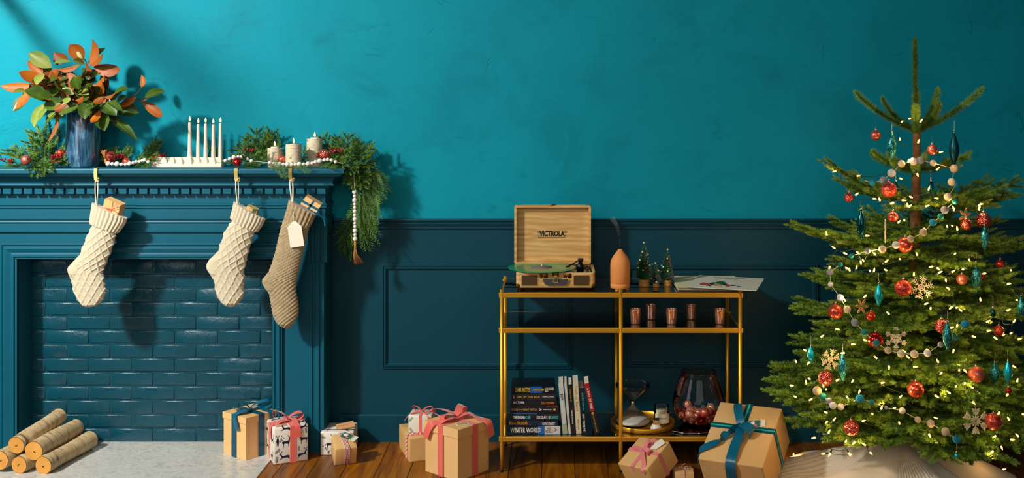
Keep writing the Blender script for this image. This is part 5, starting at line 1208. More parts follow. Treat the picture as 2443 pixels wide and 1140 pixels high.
# ================================================================ GOLD BAR CART
YC0, YC1 = 5.0, 5.372                       # front and back rails
def xc(px, y=YC0): return (px - CX) * y / FPX
XC0, XC1, XCm = xc(1197), xc(1766), xc(1481)
ZG = (.822, .660, .162)                     # tops of the three shelves
cart = thing('console_cart', 'slim gold metal console with three dark glass shelves', 'console table', V(((XC0 + XC1) / 2, (YC0 + YC1) / 2, 0)))
co = cart.location.copy()
ZG0 = .822; pr_ = .0092
for x in (XC0, XCm, XC1):
    for y in (YC0, YC1):
        m = MB(); m.tube([V((x, y, .012)) - co, V((x, y, .10)) - co, V((x, y, ZG0 + .014)) - co], [pr_ * .72, pr_, pr_], 16); m.obj('post', GOLD, cart)
        m = MB(); m.lathe([(.0, 0), (.0075, 0), (.0075, .013), (0, .013)], 12); m.obj('foot', BLACK, cart, V((x, y, 0)) - co)
for z in ZG:
    for y, hh in ((YC0, .0225), (YC1, .012)):
        m = MB(); m.bbox(V(((XC0 + XC1) / 2, y, z - hh / 2)) - co, (XC1 - XC0 + .026, .016, hh), .002, 2, sm=False); m.obj('rail', GOLD, cart)
    for x in (XC0, XC1):
        m = MB(); m.bbox(V((x, (YC0 + YC1) / 2, z - .008)) - co, (.012, YC1 - YC0 - .016, .014), .002, 2, sm=False); m.obj('rail', GOLD, cart)
    m = MB(); m.box(V(((XC0 + XC1) / 2, (YC0 + YC1) / 2, z - .002)) - co, (XC1 - XC0 - .012, YC1 - YC0 - .016, .005)); m.obj('glass_shelf', SMOKE, cart)
Z1, Z2, Z3 = [z + .0012 for z in ZG]
# ---------------------------------------------------------------- record player
yr = 5.06; xr0, xr1 = xc(1231, yr), xc(1420, yr); wr = xr1 - xr0; dr_ = .262; hb = .070
rp = thing('record_player', 'open suitcase record player in light oak veneer, lid raised', 'record player', V(((xr0 + xr1) / 2, yr, Z1)))
# base case with rounded ends
def rrect(w, h, r, n_=5): return [(sx * (w / 2 - r) + r * math.cos(a), sz * (h / 2 - r) + r * math.sin(a)) for sx, sz, a0 in ((1, 1, 0), (-1, 1, PI / 2), (-1, -1, PI), (1, -1, 1.5 * PI)) for a in np.linspace(a0, a0 + PI / 2, n_)]
zb = .010
m = MB(); rr_ = rrect(wr, dr_, .016); nn = len(rr_)
ring = lambda z, k=1.0: [V((x * (1 - (1 - k) * .1), dr_ / 2 + y * (1 - (1 - k) * .1), z)) for x, y in rr_]
rows = [ring(zb, .9), ring(zb + .004), ring(zb + hb - .002), ring(zb + hb)]
m.grid(rows, closed=True, sm=False); m.add(rows[0], [tuple(range(nn))[::-1]])
inn = [V((x * .94, dr_ / 2 + y * .92, zb + hb)) for x, y in rr_]; inn2 = [p - V((0, 0, .010)) for p in inn]; m.grid([rows[-1], inn, inn2], closed=True, sm=False); m.obj('case', OAK, rp)
m = MB(); m.add([p + V((0, 0, .0002)) for p in inn2], [tuple(range(nn))]); m.obj('deck', GLOSSBLACK, rp)
for x in (-1, 1):
    for y in (.03, dr_ - .03):
        m = MB(); m.lathe([(0, 0), (.010, 0), (.0085, .0105), (0, .0105)], 14); m.obj('foot', BLACK, rp, (x * (wr / 2 - .030), y, 0))
fz = zb + hb / 2
for x in (-1, 1):
    m = MB(); m.prism(rrect(.0735, .0470, .006), -.0018, .003, 0, Matrix.Translation((x * .121, 0, fz - .001))); o = m.obj('speaker_grille', mat('brown_speaker_cloth', '#4a3309', .85), rp)
    m = MB(); P = [V((x * .121 + p[0], -.0012, fz - .001 + p[1])) for p in rrect(.0755, .0490, .007)]; m.tube(P + [P[0]], .0012, 5, cap=False); m.obj('grille_rim', OAK, rp)
    m = MB(); m.bbox((x * .0545, -.0015, zb + hb - .014), (.037, .004, .021), .0015, 1); m.sphere((x * .0545, -.0045, zb + hb - .014), .003, 8, 6); m.obj('latch', DARKBRASS, rp)
    m = MB(); m.tube([(x * .0555, -.005, zb + hb - .014), (x * .0555, -.0065, zb + hb - .024), (x * .0525, -.007, zb + hb - .034)], .0011, 5); m.obj('handle_ring', BRASS, rp)
    m = MB(); R = .5; m.bbox((x * (wr / 2 - .0085), .0065, zb + .0085), (.019, .019, .018), .005, 2); m.sphere((x * (wr / 2 - .013), -.0035, zb + .012), .0018, 8, 6); m.obj('corner_cap', DARKBRASS, rp)
m = MB(); m.prism([(-.057, .008), (.057, .008), (.057, .0), (.050, -.014), (.042, -.018), (-.042, -.018), (-.050, -.014), (-.057, .0)], -.0105, -.0045, 0, Matrix.Translation((0, 0, zb + hb - .038))); m.obj('handle', mat('charcoal_leatherette', '#3a3a3b', .6, bs=200, bstr=.3), rp)
m = MB(); m.bbox((0, -.0015, zb + hb - .009), (.030, .004, .024), .0015, 1); m.obj('clasp_plate', DARKBRASS, rp)
m = MB(); P = [V((q[0], -.0125, zb + hb - .030 + q[1])) for q in rrect(.0225, .027, .004)]; m.tube(P + [P[0]], .0017, 6, cap=False); m.box((0, -.009, zb + hb - .017), (.012, .006, .012)); m.obj('clasp', BRASS, rp)
# lid standing open
yl = .226; lw, lh, ld = .372, .285, .042; zl = zb + hb + .004; lx = -.0145
lid = MB(); o_ = rrect(lw, lh, .010); i_ = rrect(lw - .022, lh - .022, .004)
M = Matrix.Translation((lx, yl, zl + lh / 2)); k_ = len(o_)
fr_o = [M @ V((a, 0, b)) for a, b in o_]; fr_i = [M @ V((a, 0, b)) for a, b in i_]; in_b = [M @ V((a, ld - .008, b)) for a, b in i_]; bk = [M @ V((a, ld, b)) for a, b in o_]
lid.grid([bk, fr_o, fr_i, in_b], closed=True, sm=False, flip=True); lid.add(bk, [tuple(range(k_))[::-1]]); lid.obj('lid', OAK, rp)
m = MB(); m.add([p - V((0, .0005, 0)) for p in in_b], [tuple(range(k_))]); m.obj('lid_lining', OAK, rp)
m = MB()
for x in (-.15, .15): m.bbox((lx + x, yl + .012, zl + .001), (.030, .012, .008), .001, 1)
m.obj('hinge', DARKBRASS, rp)
m = MB(); m.bbox((lx, yl + .012, zl + lh + .002), (.024, .018, .006), .0015, 1); m.sphere((lx, yl + .004, zl + lh + .005), .0035, 8, 6); m.obj('lid_catch', DARKBRASS, rp)
for x in (-1, 1):
    m = MB(); m.tube([(lx + x * .166, yl + .014, zl + lh - .001), (lx + x * .166, yl + .014, zl + lh + .005)], .0018, 6); m.obj('lid_stud', DARKBRASS, rp)
LB = mat('burnt_brand_black', '#1c120a', .7)
m = MB(); zL = zl + lh * .5 + .002; yt = yl + ld - .0088
m.merge(text_mb('VICTROLA', .124, .0275, bold=.05), Matrix.Translation((lx - .003, yt, zL)))
m.obj('lettering', LB, rp)
m = MB()
for sx in (-1, 1):
    for i in range(4): m.box((lx - .003 + sx * (.0685 - .0018 * i), yt, zL + .0095 - .0062 * i), (.012, .0006, .0016))
m.box((lx - .003, yt, zL - .0175), (.136, .0006, .0020)); m.obj('logo_stripes', LB, rp)
m = MB(); xp, ypl = xc(1293, 5.16) - rp.location.x, .118; m.lathe([(0, 0), (.095, 0), (.097, .004), (.095, .012), (0, .012)], 40, 0, True, Matrix.Translation((xp, ypl, zb + hb - .008))); m.obj('platter', GLOSSBLACK, rp)
m = MB(); m.tube([(xp, ypl, zb + hb), (xp, ypl, zb + hb + .024)], .0026, 10); m.obj('spindle', BRASS, rp)
TA = mat('black_tonearm_plastic', '#101010', .3)
bx_, by_ = .118, .150; zt_ = zb + hb
m = MB(); m.lathe([(0, -.01), (.017, -.01), (.017, .012), (.012, .018), (.010, .026), (0, .026)], 18, 0, True, Matrix.Translation((bx_, by_, zt_))); m.bbox((bx_ + .002, by_ + .016, zt_ + .034), (.026, .022, .016), .003, 2); m.obj('tonearm_base', TA, rp)
m = MB(); m.tube(catmull([V((bx_, by_ + .02, zt_ + .034)), V((bx_ - .012, by_ - .01, zt_ + .034)), V((bx_ - .034, by_ - .050, zt_ + .026)), V((bx_ - .056, by_ - .075, zt_ + .021))], 5), .0034, 8); m.bbox((bx_ - .060, by_ - .080, zt_ + .018), (.022, .013, .008), .002, 1, R=Matrix.Rotation(.75, 3, 'Z')); m.obj('tonearm', TA, rp)
m = MB(); m.bbox((bx_ - .068, by_ - .088, zt_ + .014), (.006, .006, .006), .001, 1); m.obj('stylus', B_SHINE, rp)
for (x, y) in ((.150, .060), (.166, .045)): m = MB(); m.lathe([(0, 0), (.006, 0), (.005, .012), (0, .012)], 12, 0, True, Matrix.Translation((x, y, zt_ - .010))); m.obj('control_knob', TA, rp)
m = MB(); m.box((.150, .11, zt_ - .004), (.010, .03, .012)); m.box((.150, .12, zt_ + .008), (.003, .003, .02)); m.obj('arm_rest', TA, rp)
vr = thing('vinyl_record', 'translucent green vinyl record lying on the record player, overhanging its side', 'record', rp.location + V((xp, ypl, zt_ + .0045)))
m = MB(); m.lathe([(.0036, 0), (.052, 0), (.053, .0006), (.160, .0006), (.1615, .0012), (.1615, .0022), (.160, .0028), (.053, .0028), (.052, .0022), (.0036, .0022)], 72); m.obj('disc', GREENV, vr)
m = MB(); m.lathe([(.0036, .0023), (.050, .0023), (.050, .0026), (.0036, .0026)], 40); m.obj('label', mat('mauve_record_label', '#77636e', .6), vr)
# ---------------------------------------------------------------- diffuser
yd = 5.05; r_ = 23.5 * yd / FPX; df = thing('diffuser', 'terracotta bottle-shaped aroma diffuser with a wisp of vapour', 'diffuser', V((xc(1479.5, yd), yd, Z1)))
TERRA = mat('matt_terracotta', '#e89850', .75, bs=220, bstr=.12, col2='#de8e48', vs=20)
m = MB(); m.lathe([(r_ * .96, .036), (r_, .038), (r_, .112), (r_ * .985, .124), (r_ * .94, .136), (r_ * .86, .146), (r_ * .74, .156), (r_ * .56, .1675), (r_ * .38, .178), (r_ * .27, .185), (r_ * .21, .190), (.0045, .189), (.004, .180)], 40); m.obj('cover', TERRA, df)
m = MB(); m.lathe([(r_ * .9, .012), (r_ * .985, .013), (r_ * .985, .0345), (r_ * .93, .0355), (0, .0355)], 40); m.obj('base', TERRA, df)
for k in range(3): m = MB(); a = PI / 2 + .52 + k * 2 * PI / 3; m.bbox((r_ * .74 * math.cos(a), r_ * .74 * math.sin(a), .0062), (.013, .013, .0124), .002, 1); m.obj('foot', TERRA, df)
n = NT('thin_vapour'); n.n.remove(n.p); sc_ = n.node('ShaderNodeVolumePrincipled'); sc_.inputs['Color'].default_value = (.9, .95, .95, 1)
n.link(n.math('MULTIPLY', n.ramp(n.noise(n.coord('Object'), 30, 4), [(.35, (0, 0, 0)), (.7, (1, 1, 1))]), 14.0), sc_.inputs['Density']); n.link(sc_.outputs[0], n.out.inputs['Volume'])
vz = [at(1479.5, 591, yd), at(1479, 575, yd), at(1477, 556, yd + .01), at(1473, 541, yd + .02), at(1467, 530, yd + .03), at(1460, 520, yd + .05)]
o = vz[0].copy(); m = MB(); m.tube([p - o for p in catmull(vz, 4)], list(np.linspace(.003, .014, 21)), 10); tag(m.obj('vapour', n.m, None, o), 'thin wisp of vapour rising from the terracotta diffuser', 'vapour', None, 'stuff')
# ---------------------------------------------------------------- bottle brush trees
POTW = mat('turned_light_wood', '#cf9440', .5, col2='#b97d30', vs=30)
BB = mat('bottle_brush_green', '#2c7a3a', .6, rand=.1); SNOWT = mat('snowy_bristle_tip', '#eef4ee', .7)
def brush_tree(label, px, tp, wpx, bt, potw, seed, beads):
    y = (CAMZ - Z1) * FPX / (bt - CY); H = zf(tp, y) - Z1; R = wpx / 2 * y / FPX; pw = potw / 2 * y / FPX
    t = thing('bottle_brush_tree', label, 'ornament tree', V((xc(px, y), y, Z1)), None, 'bottle brush trees on the glass top'); hp = H * .17 if H > .15 else H * .15
    m = MB(); m.lathe([(0, 0), (pw * .96, 0), (pw, hp * .06), (pw, hp * .45), (pw * .955, hp * .48), (pw * .955, hp * .54), (pw, hp * .57), (pw, hp * .96), (pw * .95, hp), (0, hp)], 28); m.obj('pot', POTW, t)
    m = MB(); m.tube([(0, 0, hp * .9), (0, 0, H - .004)], .0014, 6); m.obj('stem', SILVERW, t)
    rg = np.random.default_rng(seed); N = int(6500 * H / .2); s = rg.random(N) ** .62; z = hp + .006 + (H - hp - .012) * (1 - s); a = rg.uniform(0, 2 * PI, N)
    rr = R * (np.clip(s, 0, 1) ** .72) * rg.uniform(.75, 1.05, N) * np.where(s > .93, (1 - s) / .07 * .35 + .65, 1) + .002
    dz = -rr * .05 + rg.normal(0, .002, N); d = np.stack([np.cos(a), np.sin(a), dz / rr * 1.0], 1); b0 = np.stack([0 * z, 0 * z, z], 1); b1 = b0 + d * rr[:, None]; sd = np.stack([-np.sin(a), np.cos(a), 0 * a], 1)
    tri = np.stack([b0, b1 - sd * .0010, b1 + sd * .0010], 1); bl = [(tri.reshape(-1, 3), 0)]
    sel = rg.random(N) < .30; e0 = (b0 + d * rr[:, None] * .84)[sel]; e1 = b1[sel]; s_ = sd[sel] * .0016 + np.array([0, 0, .0008]); bl.append((np.stack([e0 - s_, e0 + s_, e1], 1).reshape(-1, 3), 1))
    stuff(place(tri_mesh('bristles', bl, [BB, SNOWT]), 'bristles', t))
    cols = {'m': mat('magenta_bead', '#b3247e', .2, .4), 'c': mat('cream_bead', '#e6d79a', .35), 'r': mat('red_bead', '#b02a20', .3), 'w': mat('pearl_bead', '#e2ded0', .25)} if not beads_m else beads_m
    beads_m.update(cols)
    for (bx, by, c_) in beads:
        zz = zf(by, y) - Z1; xx = xc(bx, y) - t.location.x; rad = R * max(0.05, min(1, (1 - (zz - hp) / (H - hp)))) ** .72
        yy = -math.sqrt(max(0, (rad * .98) ** 2 - xx * xx)); q = MB(); q.sphere((0, 0, 0), .0046, 10, 7); q.obj('bead', cols[c_], t, (xx, yy, zz))
beads_m = {}
bc = crop(1500, 570, 8.767)
mk = lambda L: [bc(x, y) + (c_,) for x, y, c_ in L]
brush_tree('tallest green bottle brush tree with pearl and magenta beads, beside the diffuser', 1537, 581, 46, 683, 26, 1, mk([(315, 75, 'c'), (285, 262, 'w'), (398, 320, 'c'), (262, 340, 'm'), (230, 432, 'w'), (308, 500, 'm'), (190, 510, 'r'), (432, 532, 'w'), (492, 528, 'c'), (198, 590, 'c'), (287, 628, 'w'), (157, 742, 'm'), (340, 585, 'r')]))
brush_tree('smallest bottle brush tree, standing between the two bigger ones', 1565, 628, 27, 684, 15.5, 2, mk([(560, 502, 'c'), (620, 655, 'c'), (506, 684, 'm'), (568, 780, 'r'), (680, 682, 'm'), (512, 842, 'm'), (660, 818, 'm'), (570, 884, 'w'), (480, 818, 'c')]))
brush_tree('bottle brush tree with frosted sides, beside the paper sleeves', 1592, 596, 36, 682, 19.5, 3, mk([(812, 218, 'c'), (804, 402, 'c'), (722, 465, 'm'), (852, 512, 'r'), (910, 580, 'm'), (716, 578, 'w'), (804, 655, 'c'), (902, 762, 'm'), (860, 415, 'r'), (690, 560, 'w')]))
# ---------------------------------------------------------------- record sleeves
SL = [('#e6dcc6', 1614, 695, 1790, 697, .33, .002), ('#b9a27a', 1612, 693, 1788, 698, .0, .0055), ('#d9cdb4', 1617, 692, 1786, 696, 0, .009), ('#3a2f2a', 1616, 690, 1782, 696, 0, .0125), ('#e8dfae', 1613, 687, 1780, 694, 0, .016)]
seen = ['cream record sleeve at the bottom of the pile', 'tan record sleeve second from the bottom of the pile', 'pale record sleeve in the middle of the pile', 'dark record sleeve second from the top, mostly hidden', 'pale yellow record sleeve just under the white one']
S0 = .315
for (col, ax, ay, bx, by, _, dz), lb in zip(SL, seen):
    z = Z1 + dz; A = atz(ax, ay - dz * 0, z); A.y = 5.03 + random.uniform(0, .02); ang = random.uniform(-.04, .03); A.x = xc(1616, A.y) + random.uniform(-.004, .004)
    t = thing('record_sleeve', lb, 'record sleeve', V((A.x, A.y, z)), (0, 0, ang), 'pile of record sleeves'); m = MB(); m.bbox((S0 / 2, S0 / 2, 0), (S0, S0, .0032), .001, 1, sm=False); m.obj('sleeve', mat('sleeve_card_' + col[1:], col, .6), t)
TL, TR, BR, BL = [atz(*p, Z1 + .021) for p in ((1629, 658), (1790, 666), (1810, 693), (1638.6, 684))]
ux = ((TR - TL).normalized() + (BR - BL).normalized()).normalized(); o = BL.copy(); ang = math.atan2(ux.y, ux.x); W_ = .318
t = thing('record_sleeve', 'white record sleeve with a painted fruit spray, topmost and overhanging the console', 'record sleeve', V((o.x, o.y, Z1 + .0195)), (.012, 0, ang), 'pile of record sleeves')
m = MB(); m.bbox((W_ / 2, W_ / 2, 0), (W_, W_, .003), .001, 1, sm=False); m.obj('sleeve', mat('white_sleeve', '#e4decb', .55), t)
fl_ = {'g': mat('leaf_print', '#1d6a3a', .6), 'r': mat('red_fruit_print', '#b8463c', .6), 'y': mat('yellow_fruit_print', '#d8a23c', .6), 'd': mat('dark_leaf_print', '#1e3424', .6)}
pm_ = crop(1590, 640, 9.772)
for (x, y, rx, ry, c_) in ((880, 365, 110, 28, 'r'), (960, 385, 50, 26, 'r'), (1260, 350, 130, 40, 'g'), (1180, 385, 80, 26, 'y'), (1430, 405, 60, 26, 'r'), (1060, 365, 60, 22, 'd'), (1360, 380, 60, 20, 'd'), (1550, 400, 70, 14, 'd'), (1680, 425, 60, 8, 'd'), (1010, 405, 30, 12, 'd'), (1270, 420, 36, 12, 'y'), (1100, 345, 46, 16, 'g'), (1155, 285, 14, 6, 'd')):
    p = atz(*pm_(x, y), Z1 + .0215); e = atz(*pm_(x + rx, y), Z1 + .0215); f_ = atz(*pm_(x, y - ry), Z1 + .0215)
    l = t.matrix_basis.inverted(); p, e, f_ = l @ p, l @ e, l @ f_; m = MB(); a, b = e - p, f_ - p
    P = [p + a * math.cos(k) + b * math.sin(k) for k in np.linspace(0, 2 * PI, 17)[:-1]]; m.add([V((q.x, q.y, .0017 + random.random() * .0003)) for q in P], [tuple(range(16))]); m.obj('painted_fruit' if c_ in 'ry' else 'painted_leaf', fl_[c_], t)
m = MB(); m.merge(text_mb('CHRISTMAS FAVORITES', .150, .022), Matrix.Translation((W_ * .50, W_ * .86, .0018)) @ Matrix.Rotation(-PI / 2, 4, 'X')); m.merge(text_mb('HOLIDAY MELODIES', .085, .014), Matrix.Translation((W_ * .50, W_ * .77, .0018)) @ Matrix.Rotation(-PI / 2, 4, 'X')); m.obj('lettering', INK, t)
# ---------------------------------------------------------------- votives
vot = None
for k, (px, bt, lb) in enumerate(((1516, 772, 'copper mercury glass votive in the front, first of the five'), (1553, 761, 'copper mercury glass votive set back, second of the five'), (1602, 772, 'copper mercury glass votive in the front, middle of the five'), (1649, 761, 'copper mercury glass votive set back, fourth of the five'), (1718, 772, 'copper mercury glass votive standing alone beside the gold post'))):
    y = (CAMZ - Z2) * FPX / (bt - CY); loc = V((xc(px, y), y, Z2))
    if vot is None:
        vot = thing('votive_glass', lb, 'candle glass', loc, None, 'copper votives on the middle shelf'); m = MB(); m.lathe([(0, .001), (.0195, 0), (.021, .002), (.0215, .006), (.0262, .066), (.0267, .070), (.0250, .070), (.0245, .066), (.0200, .010), (0, .008)], 28); m.obj('glass', COPPER, vot)
        m = MB(); m.lathe([(0, .030), (.0215, .030), (.0217, .034), (0, .034)], 20); m.obj('candle_wax', mat('votive_wax', '#e2c9a4', .5), vot)
    else: dup(vot, loc, lb, (0, 0, k * 1.3))
# ---------------------------------------------------------------- books
def spine_text(mb_, M, txt, w, h, bold=.01): mb_.merge(text_mb(txt, w, h, bold), M)
PAGE = mat('book_pages', '#e2dac4', .8, bs=300, bstr=.2)
def book(name, label, loc, rot, L, D, T, cover, group, texts, extras=()):
    """lying book: spine faces -y, L along x, D deep, T thick; texts: (string, x centre, z centre, width, height, material)"""
    t = thing(name, label, 'book', loc, rot, group); cm = cover if not isinstance(cover, str) else mat('cover_' + cover[1:], cover, .35)
    c = .0012; m = MB(); m.box((0, D / 2, c / 2), (L, D, c)); m.box((0, D / 2, T - c / 2), (L, D, c)); m.bbox((0, c / 2 + .0005, T / 2), (L, c + .001, T), .0007, 1, sm=False); m.obj('cover', cm, t)
    m = MB(); m.box((0, D / 2, T / 2), (L - .003, D - .006, T - 2 * c - .0002)); m.obj('pages', PAGE, t)
    for (txt, x, z, w, h, mt) in texts:
        m = MB(); m.merge(text_mb(txt, w, h, .012), Matrix.Translation((x, -.0008, z))); m.obj('lettering', mt, t)
    for (nm, x, z, w, h, mt) in extras: m = MB(); m.box((x, -.0006, z), (w, .0008, h)); m.obj(nm, mt, t)
    return t
GOLDI = mat('gold_ink', '#c9a24a', .5); TURI = mat('turquoise_ink', '#3fc4c0', .5); ORI = mat('orange_ink', '#e09420', .5); BLUI = mat('blue_art', '#1d5fa8', .5); YELI = mat('yellow_art', '#d8c23c', .5); PALE = mat('pale_spine_panel', '#cfccc4', .5); REDI = mat('red_art', '#b02c34', .5)
bk = crop(1195, 900, 7.6); yk = 5.035; sc = yk / FPX
zb_ = Z3; stack = [  # x0, x1, thickness, cover, label, texts, extras (x in crop pixels)
 (170, 1078, .0355, '#15151b', 'black book with a big white title and a pale blue end, bottom of the stack', [('WINTER WORLD', 445, .5, 545, .66, WHITE), ('A.G.', 875, .70, 70, .36, INK), ('RIDDLE', 875, .30, 135, .36, INK), ('>', 995, .5, 45, .42, INK)], [('blue_panel', 740, .5, 130, 1.0, BLUI), ('pale_panel', 935, .5, 285, .99, PALE)]),
 (150, 1035, .0250, '#1b2a3f', 'dark blue book with an orange title, second from the bottom of the stack', [('RISING THUNDER', 318, .45, 335, .56, ORI), ('WAYNE STINNETT', 865, .34, 235, .52, WHITE)], [('blue_art', 560, .93, 250, .10, BLUI)]),
 (157, 1085, .0350, '#17171d', 'black book with a white and turquoise title, third from the bottom', [('THE ENIGMA', 330, .42, 215, .40, WHITE), ('CUBE', 490, .42, 95, .40, TURI), ('DOUGLAS E. RI', 770, .42, 240, .40, WHITE), ('CHARDS', 965, .42, 150, .40, TURI)], [('blue_art', 420, .92, 480, .12, BLUI)]),
 (157, 1050, .0310, '#1f1c20', 'charcoal book with a gold title and a yellow dot, middle of the stack', [('CURSE', 250, .42, 115, .32, GOLDI), ('OF THE', 353, .42, 70, .16, GOLDI), ('NIGHT WITCH', 525, .42, 250, .32, GOLDI), ('>', 715, .42, 50, .42, WHITE), ('ALEX ASTER', 845, .42, 150, .16, WHITE)], [('red_strip', 930, .94, 190, .10, REDI), ('yellow_dot', 972, .42, 40, .28, YELI)]),
 (157, 1015, .0240, '#1a1c22', 'thin black book with a white and an orange name, third from the top', [('BACK TO WAR', 325, .55, 200, .46, WHITE), ('C.G. COOPER', 850, .42, 235, .42, ORI)], []),
 (182, 1000, .0300, '#232327', 'charcoal book with a spaced gold title, second from the top', [('GIRL IN THE BOX', 495, .5, 425, .30, GOLDI), ('ROBERT J CRANE', 855, .5, 205, .22, WHITE), ('2', 232, .5, 26, .40, WHITE)], []),
 (182, 985, .0330, '#0a1018', 'navy book with a bright yellow and blue picture on its spine, top of the stack', [('DARK', 320, .5, 110, .60, YELI), ('MATTER', 455, .5, 140, .60, YELI), ('DAVID', 912, .62, 90, .40, WHITE), ('ALLEN', 825, .5, 60, .60, WHITE)], [('blue_art', 640, .5, 210, .9, BLUI), ('yellow_art', 680, .5, 190, .28, YELI)]),
]
for k, (x0, x1, T, cov, lb, tx, ex) in enumerate(stack):
    xa, xb = xc(bk(x0, 0)[0], yk), xc(bk(x1, 0)[0], yk); L = xb - xa; cx = (xa + xb) / 2; f_ = lambda x: xc(bk(x, 0)[0], yk) - cx
    book('book', lb, V((cx, yk + (0, .006, .0, .008, .012, .010, .014)[k], zb_)), (0, 0, random.uniform(-.012, .012)), L, .150, T, cov, 'books lying in a stack',
         [(s, f_(x), z * T, w / 7.6 * sc, h * T, mt) for s, x, z, w, h, mt in tx], [(nm, f_(x), z * T, w / 7.6 * sc, h * T, mt) for nm, x, z, w, h, mt in ex]); zb_ += T + .0004
# standing books: built lying, then turned upright (spine still facing -y); local x runs down the spine
bs_ = crop(1315, 880, 6.7077)
RED1 = mat('fiery_red_cover', '#c0261c', .4, col2='#6d0f10', vs=14); n = None
stand = [ # bottom centre px, top centre px (front edge), thickness px, height px(front), cover, label, texts (string, along 0..1 from the top, lateral, length frac, height frac, material)
 ((223, 1018), (152, 238), 78, '#c9cfc4', 'pale green book with BOY on its spine, beside the stack', [('ABOUT A', .13, .0, .10, .30, PALE), ('BOY', .27, 0, .135, .50, INK)]),
 ((296, 1022), (228, 232), 40, '#d8d5c8', 'thin off-white book next to the pale green one', [('A QUIET YEAR IN LETTERS', .5, 0, .6, .30, mat('faint_ink', '#a9a79c', .6))]),
 ((357, 1018), (298, 252), 66, '#1d1712', 'dark brown book with small gold lettering, standing', [('COME FIND ME', .22, 0, .26, .28, GOLDI), ('GENNIE MORALE', .66, 0, .28, .30, WHITE)]),
 ((443, 1012), (388, 215), 88, '#d9cda8', 'thick cream book with a tan title down its spine', [('Truth or Beard', .31, 0, .50, .50, mat('tan_ink', '#c09c5c', .55)), ('PENNY REID', .82, 0, .20, .26, mat('tan_ink_b', '#a88c58', .55))]),
 ((536, 1018), (486, 302), 74, '#141b24', 'black book with blue and white lettering, standing beside the cream one', [('CRISTEN PAINTER', .30, .10, .40, .34, TURI), ('SEXY TO BE ME', .76, 0, .38, .42, WHITE)]),
 ((732, 1012), (566, 238), 80, None, 'red and black book leaning out at the end of the standing row', [('A DAY OF FIRE', .30, 0, .42, .42, WHITE), ('A NOVEL OF POMPEII', .80, 0, .34, .26, GOLDI)]),
]
for k, (b_, tp_, tw, cov, lb, tx) in enumerate(stand):
    bx_, by_ = bs_(*b_); tx_, ty_ = bs_(*tp_); y = 5.035; B = V((xc(bx_, y), y, Z3)); Tp = at(tx_, ty_, y); L = (Tp - B).length; T = tw / 6.7077 * y / FPX * .98
    lean = math.atan2(Tp.x - B.x, Tp.z - B.z); cm = cov or RED1
    # local x -> down the spine, local z (thickness) -> to the right
    ex_ = V((-math.sin(lean), 0, -math.cos(lean))); ez = V((math.cos(lean), 0, -math.sin(lean))); ey = ez.cross(ex_)
    if ey.y < 0: ez = -ez; ey = ez.cross(ex_)
    R = Matrix((ex_, ey, ez)).transposed()
    lift = T / 2 * abs(math.sin(lean))
    ctr = B + V((0, 0, lift)) - ex_ * (L / 2) - ez * (T / 2)
    t = book('book', lb, ctr, None, L, .135, T, cm, 'books standing in a row', [])
    t.rotation_mode = 'QUATERNION'; t.rotation_quaternion = R.to_quaternion()
    for (s, al, la, ln, hf, mt) in tx:
        m = MB(); M_ = Matrix.Translation(((al - .5) * L, -.0008, T * (.5 + la)))
        if ez.x > 0: M_ = M_ @ Matrix.Diagonal((1, 1, 1, 1))
        m.merge(text_mb(s, ln * L, hf * T, .012), M_); m.obj('lettering', mt, t)
    if k == 5:
        m = MB(); m.box((L * .28, -.0003, T / 2), (L * .44, .0012, T * .98)); m.obj('dark_panel', INK, t); m = MB(); m.sphere((L * .10, -.001, T / 2), .006, 10, 6, 0, (1, .15, 1)); m.obj('gold_emblem', GOLDI, t)
    if k == 0:
        m = MB(); m.box((L * .40, -.0003, T / 2), (L * .2, .0010, T * .96)); m.obj('green_panel', mat('sage_panel', '#9fae88', .5), t)
# ---------------------------------------------------------------- tray group
yt_ = 5.176; rt = .150; tr = thing('tray', 'round gold tray with upright rim holding the hourglass and candle', 'tray', V((xc(1533.5, yt_), yt_, Z3)))
m = MB(); m.lathe([(0, 0), (rt - .002, 0), (rt, .002), (rt, .0215), (rt - .001, .0225), (rt - .002, .0215), (rt - .003, .005), (0, .004)], 64); m.obj('dish', GOLD, tr)
zt3 = Z3 + .0046
yh = 5.175; hg = thing('hourglass', 'wide glass hourglass with white sand settled in its lower bulb', 'hourglass', V((xc(1510, yh), yh, zt3)))
Rb = .082; half = [(.0042, 0), (.006, .006), (.012, .014), (.030, .032), (.050, .050), (.070, .067), (.0795, .076), (Rb, .084), (.080, .091), (.070, .0955), (.045, .0985), (0, .0995)]
pf = [(r, .0995 - z) for r, z in half[::-1]] + [(r, .0995 + z) for r, z in half[1:]]
m = MB(); m.lathe(pf, 48); m.obj('glass_bulbs', CLEAR, hg)
m = MB(); m.lathe([(0, .0012), (.044, .0018), (.068, .0045), (.078, .010), (.0802, .0155), (.078, .019), (.060, .022), (.03, .026), (0, .030)], 40); m.obj('sand', mat('white_sand', '#d6d0c0', .85, bs=400, bstr=.5), hg)
m = MB(); m.lathe([(.0045, .092), (.0075, .095), (.0078, .0995), (.0075, .104), (.0045, .107)], 20); m.obj('neck_collar', BRASS, hg)
yj = 5.17; rj = 18.5 * yj / FPX; cj = thing('jar_candle', 'cream candle in a clear glass jar with a pale script label', 'candle', V((xc(1578.5, yj), yj, zt3)))
m = MB(); m.lathe([(0, .001), (rj * .95, .0), (rj, .004), (rj, .072), (rj * .94, .078), (rj * .93, .081), (rj * .97, .084), (rj * .97, .090), (rj * .93, .092), (rj * .90, .090), (rj * .90, .08), (rj * .95, .071), (rj * .95, .006), (0, .004)], 40); m.obj('jar', CLEAR, cj)
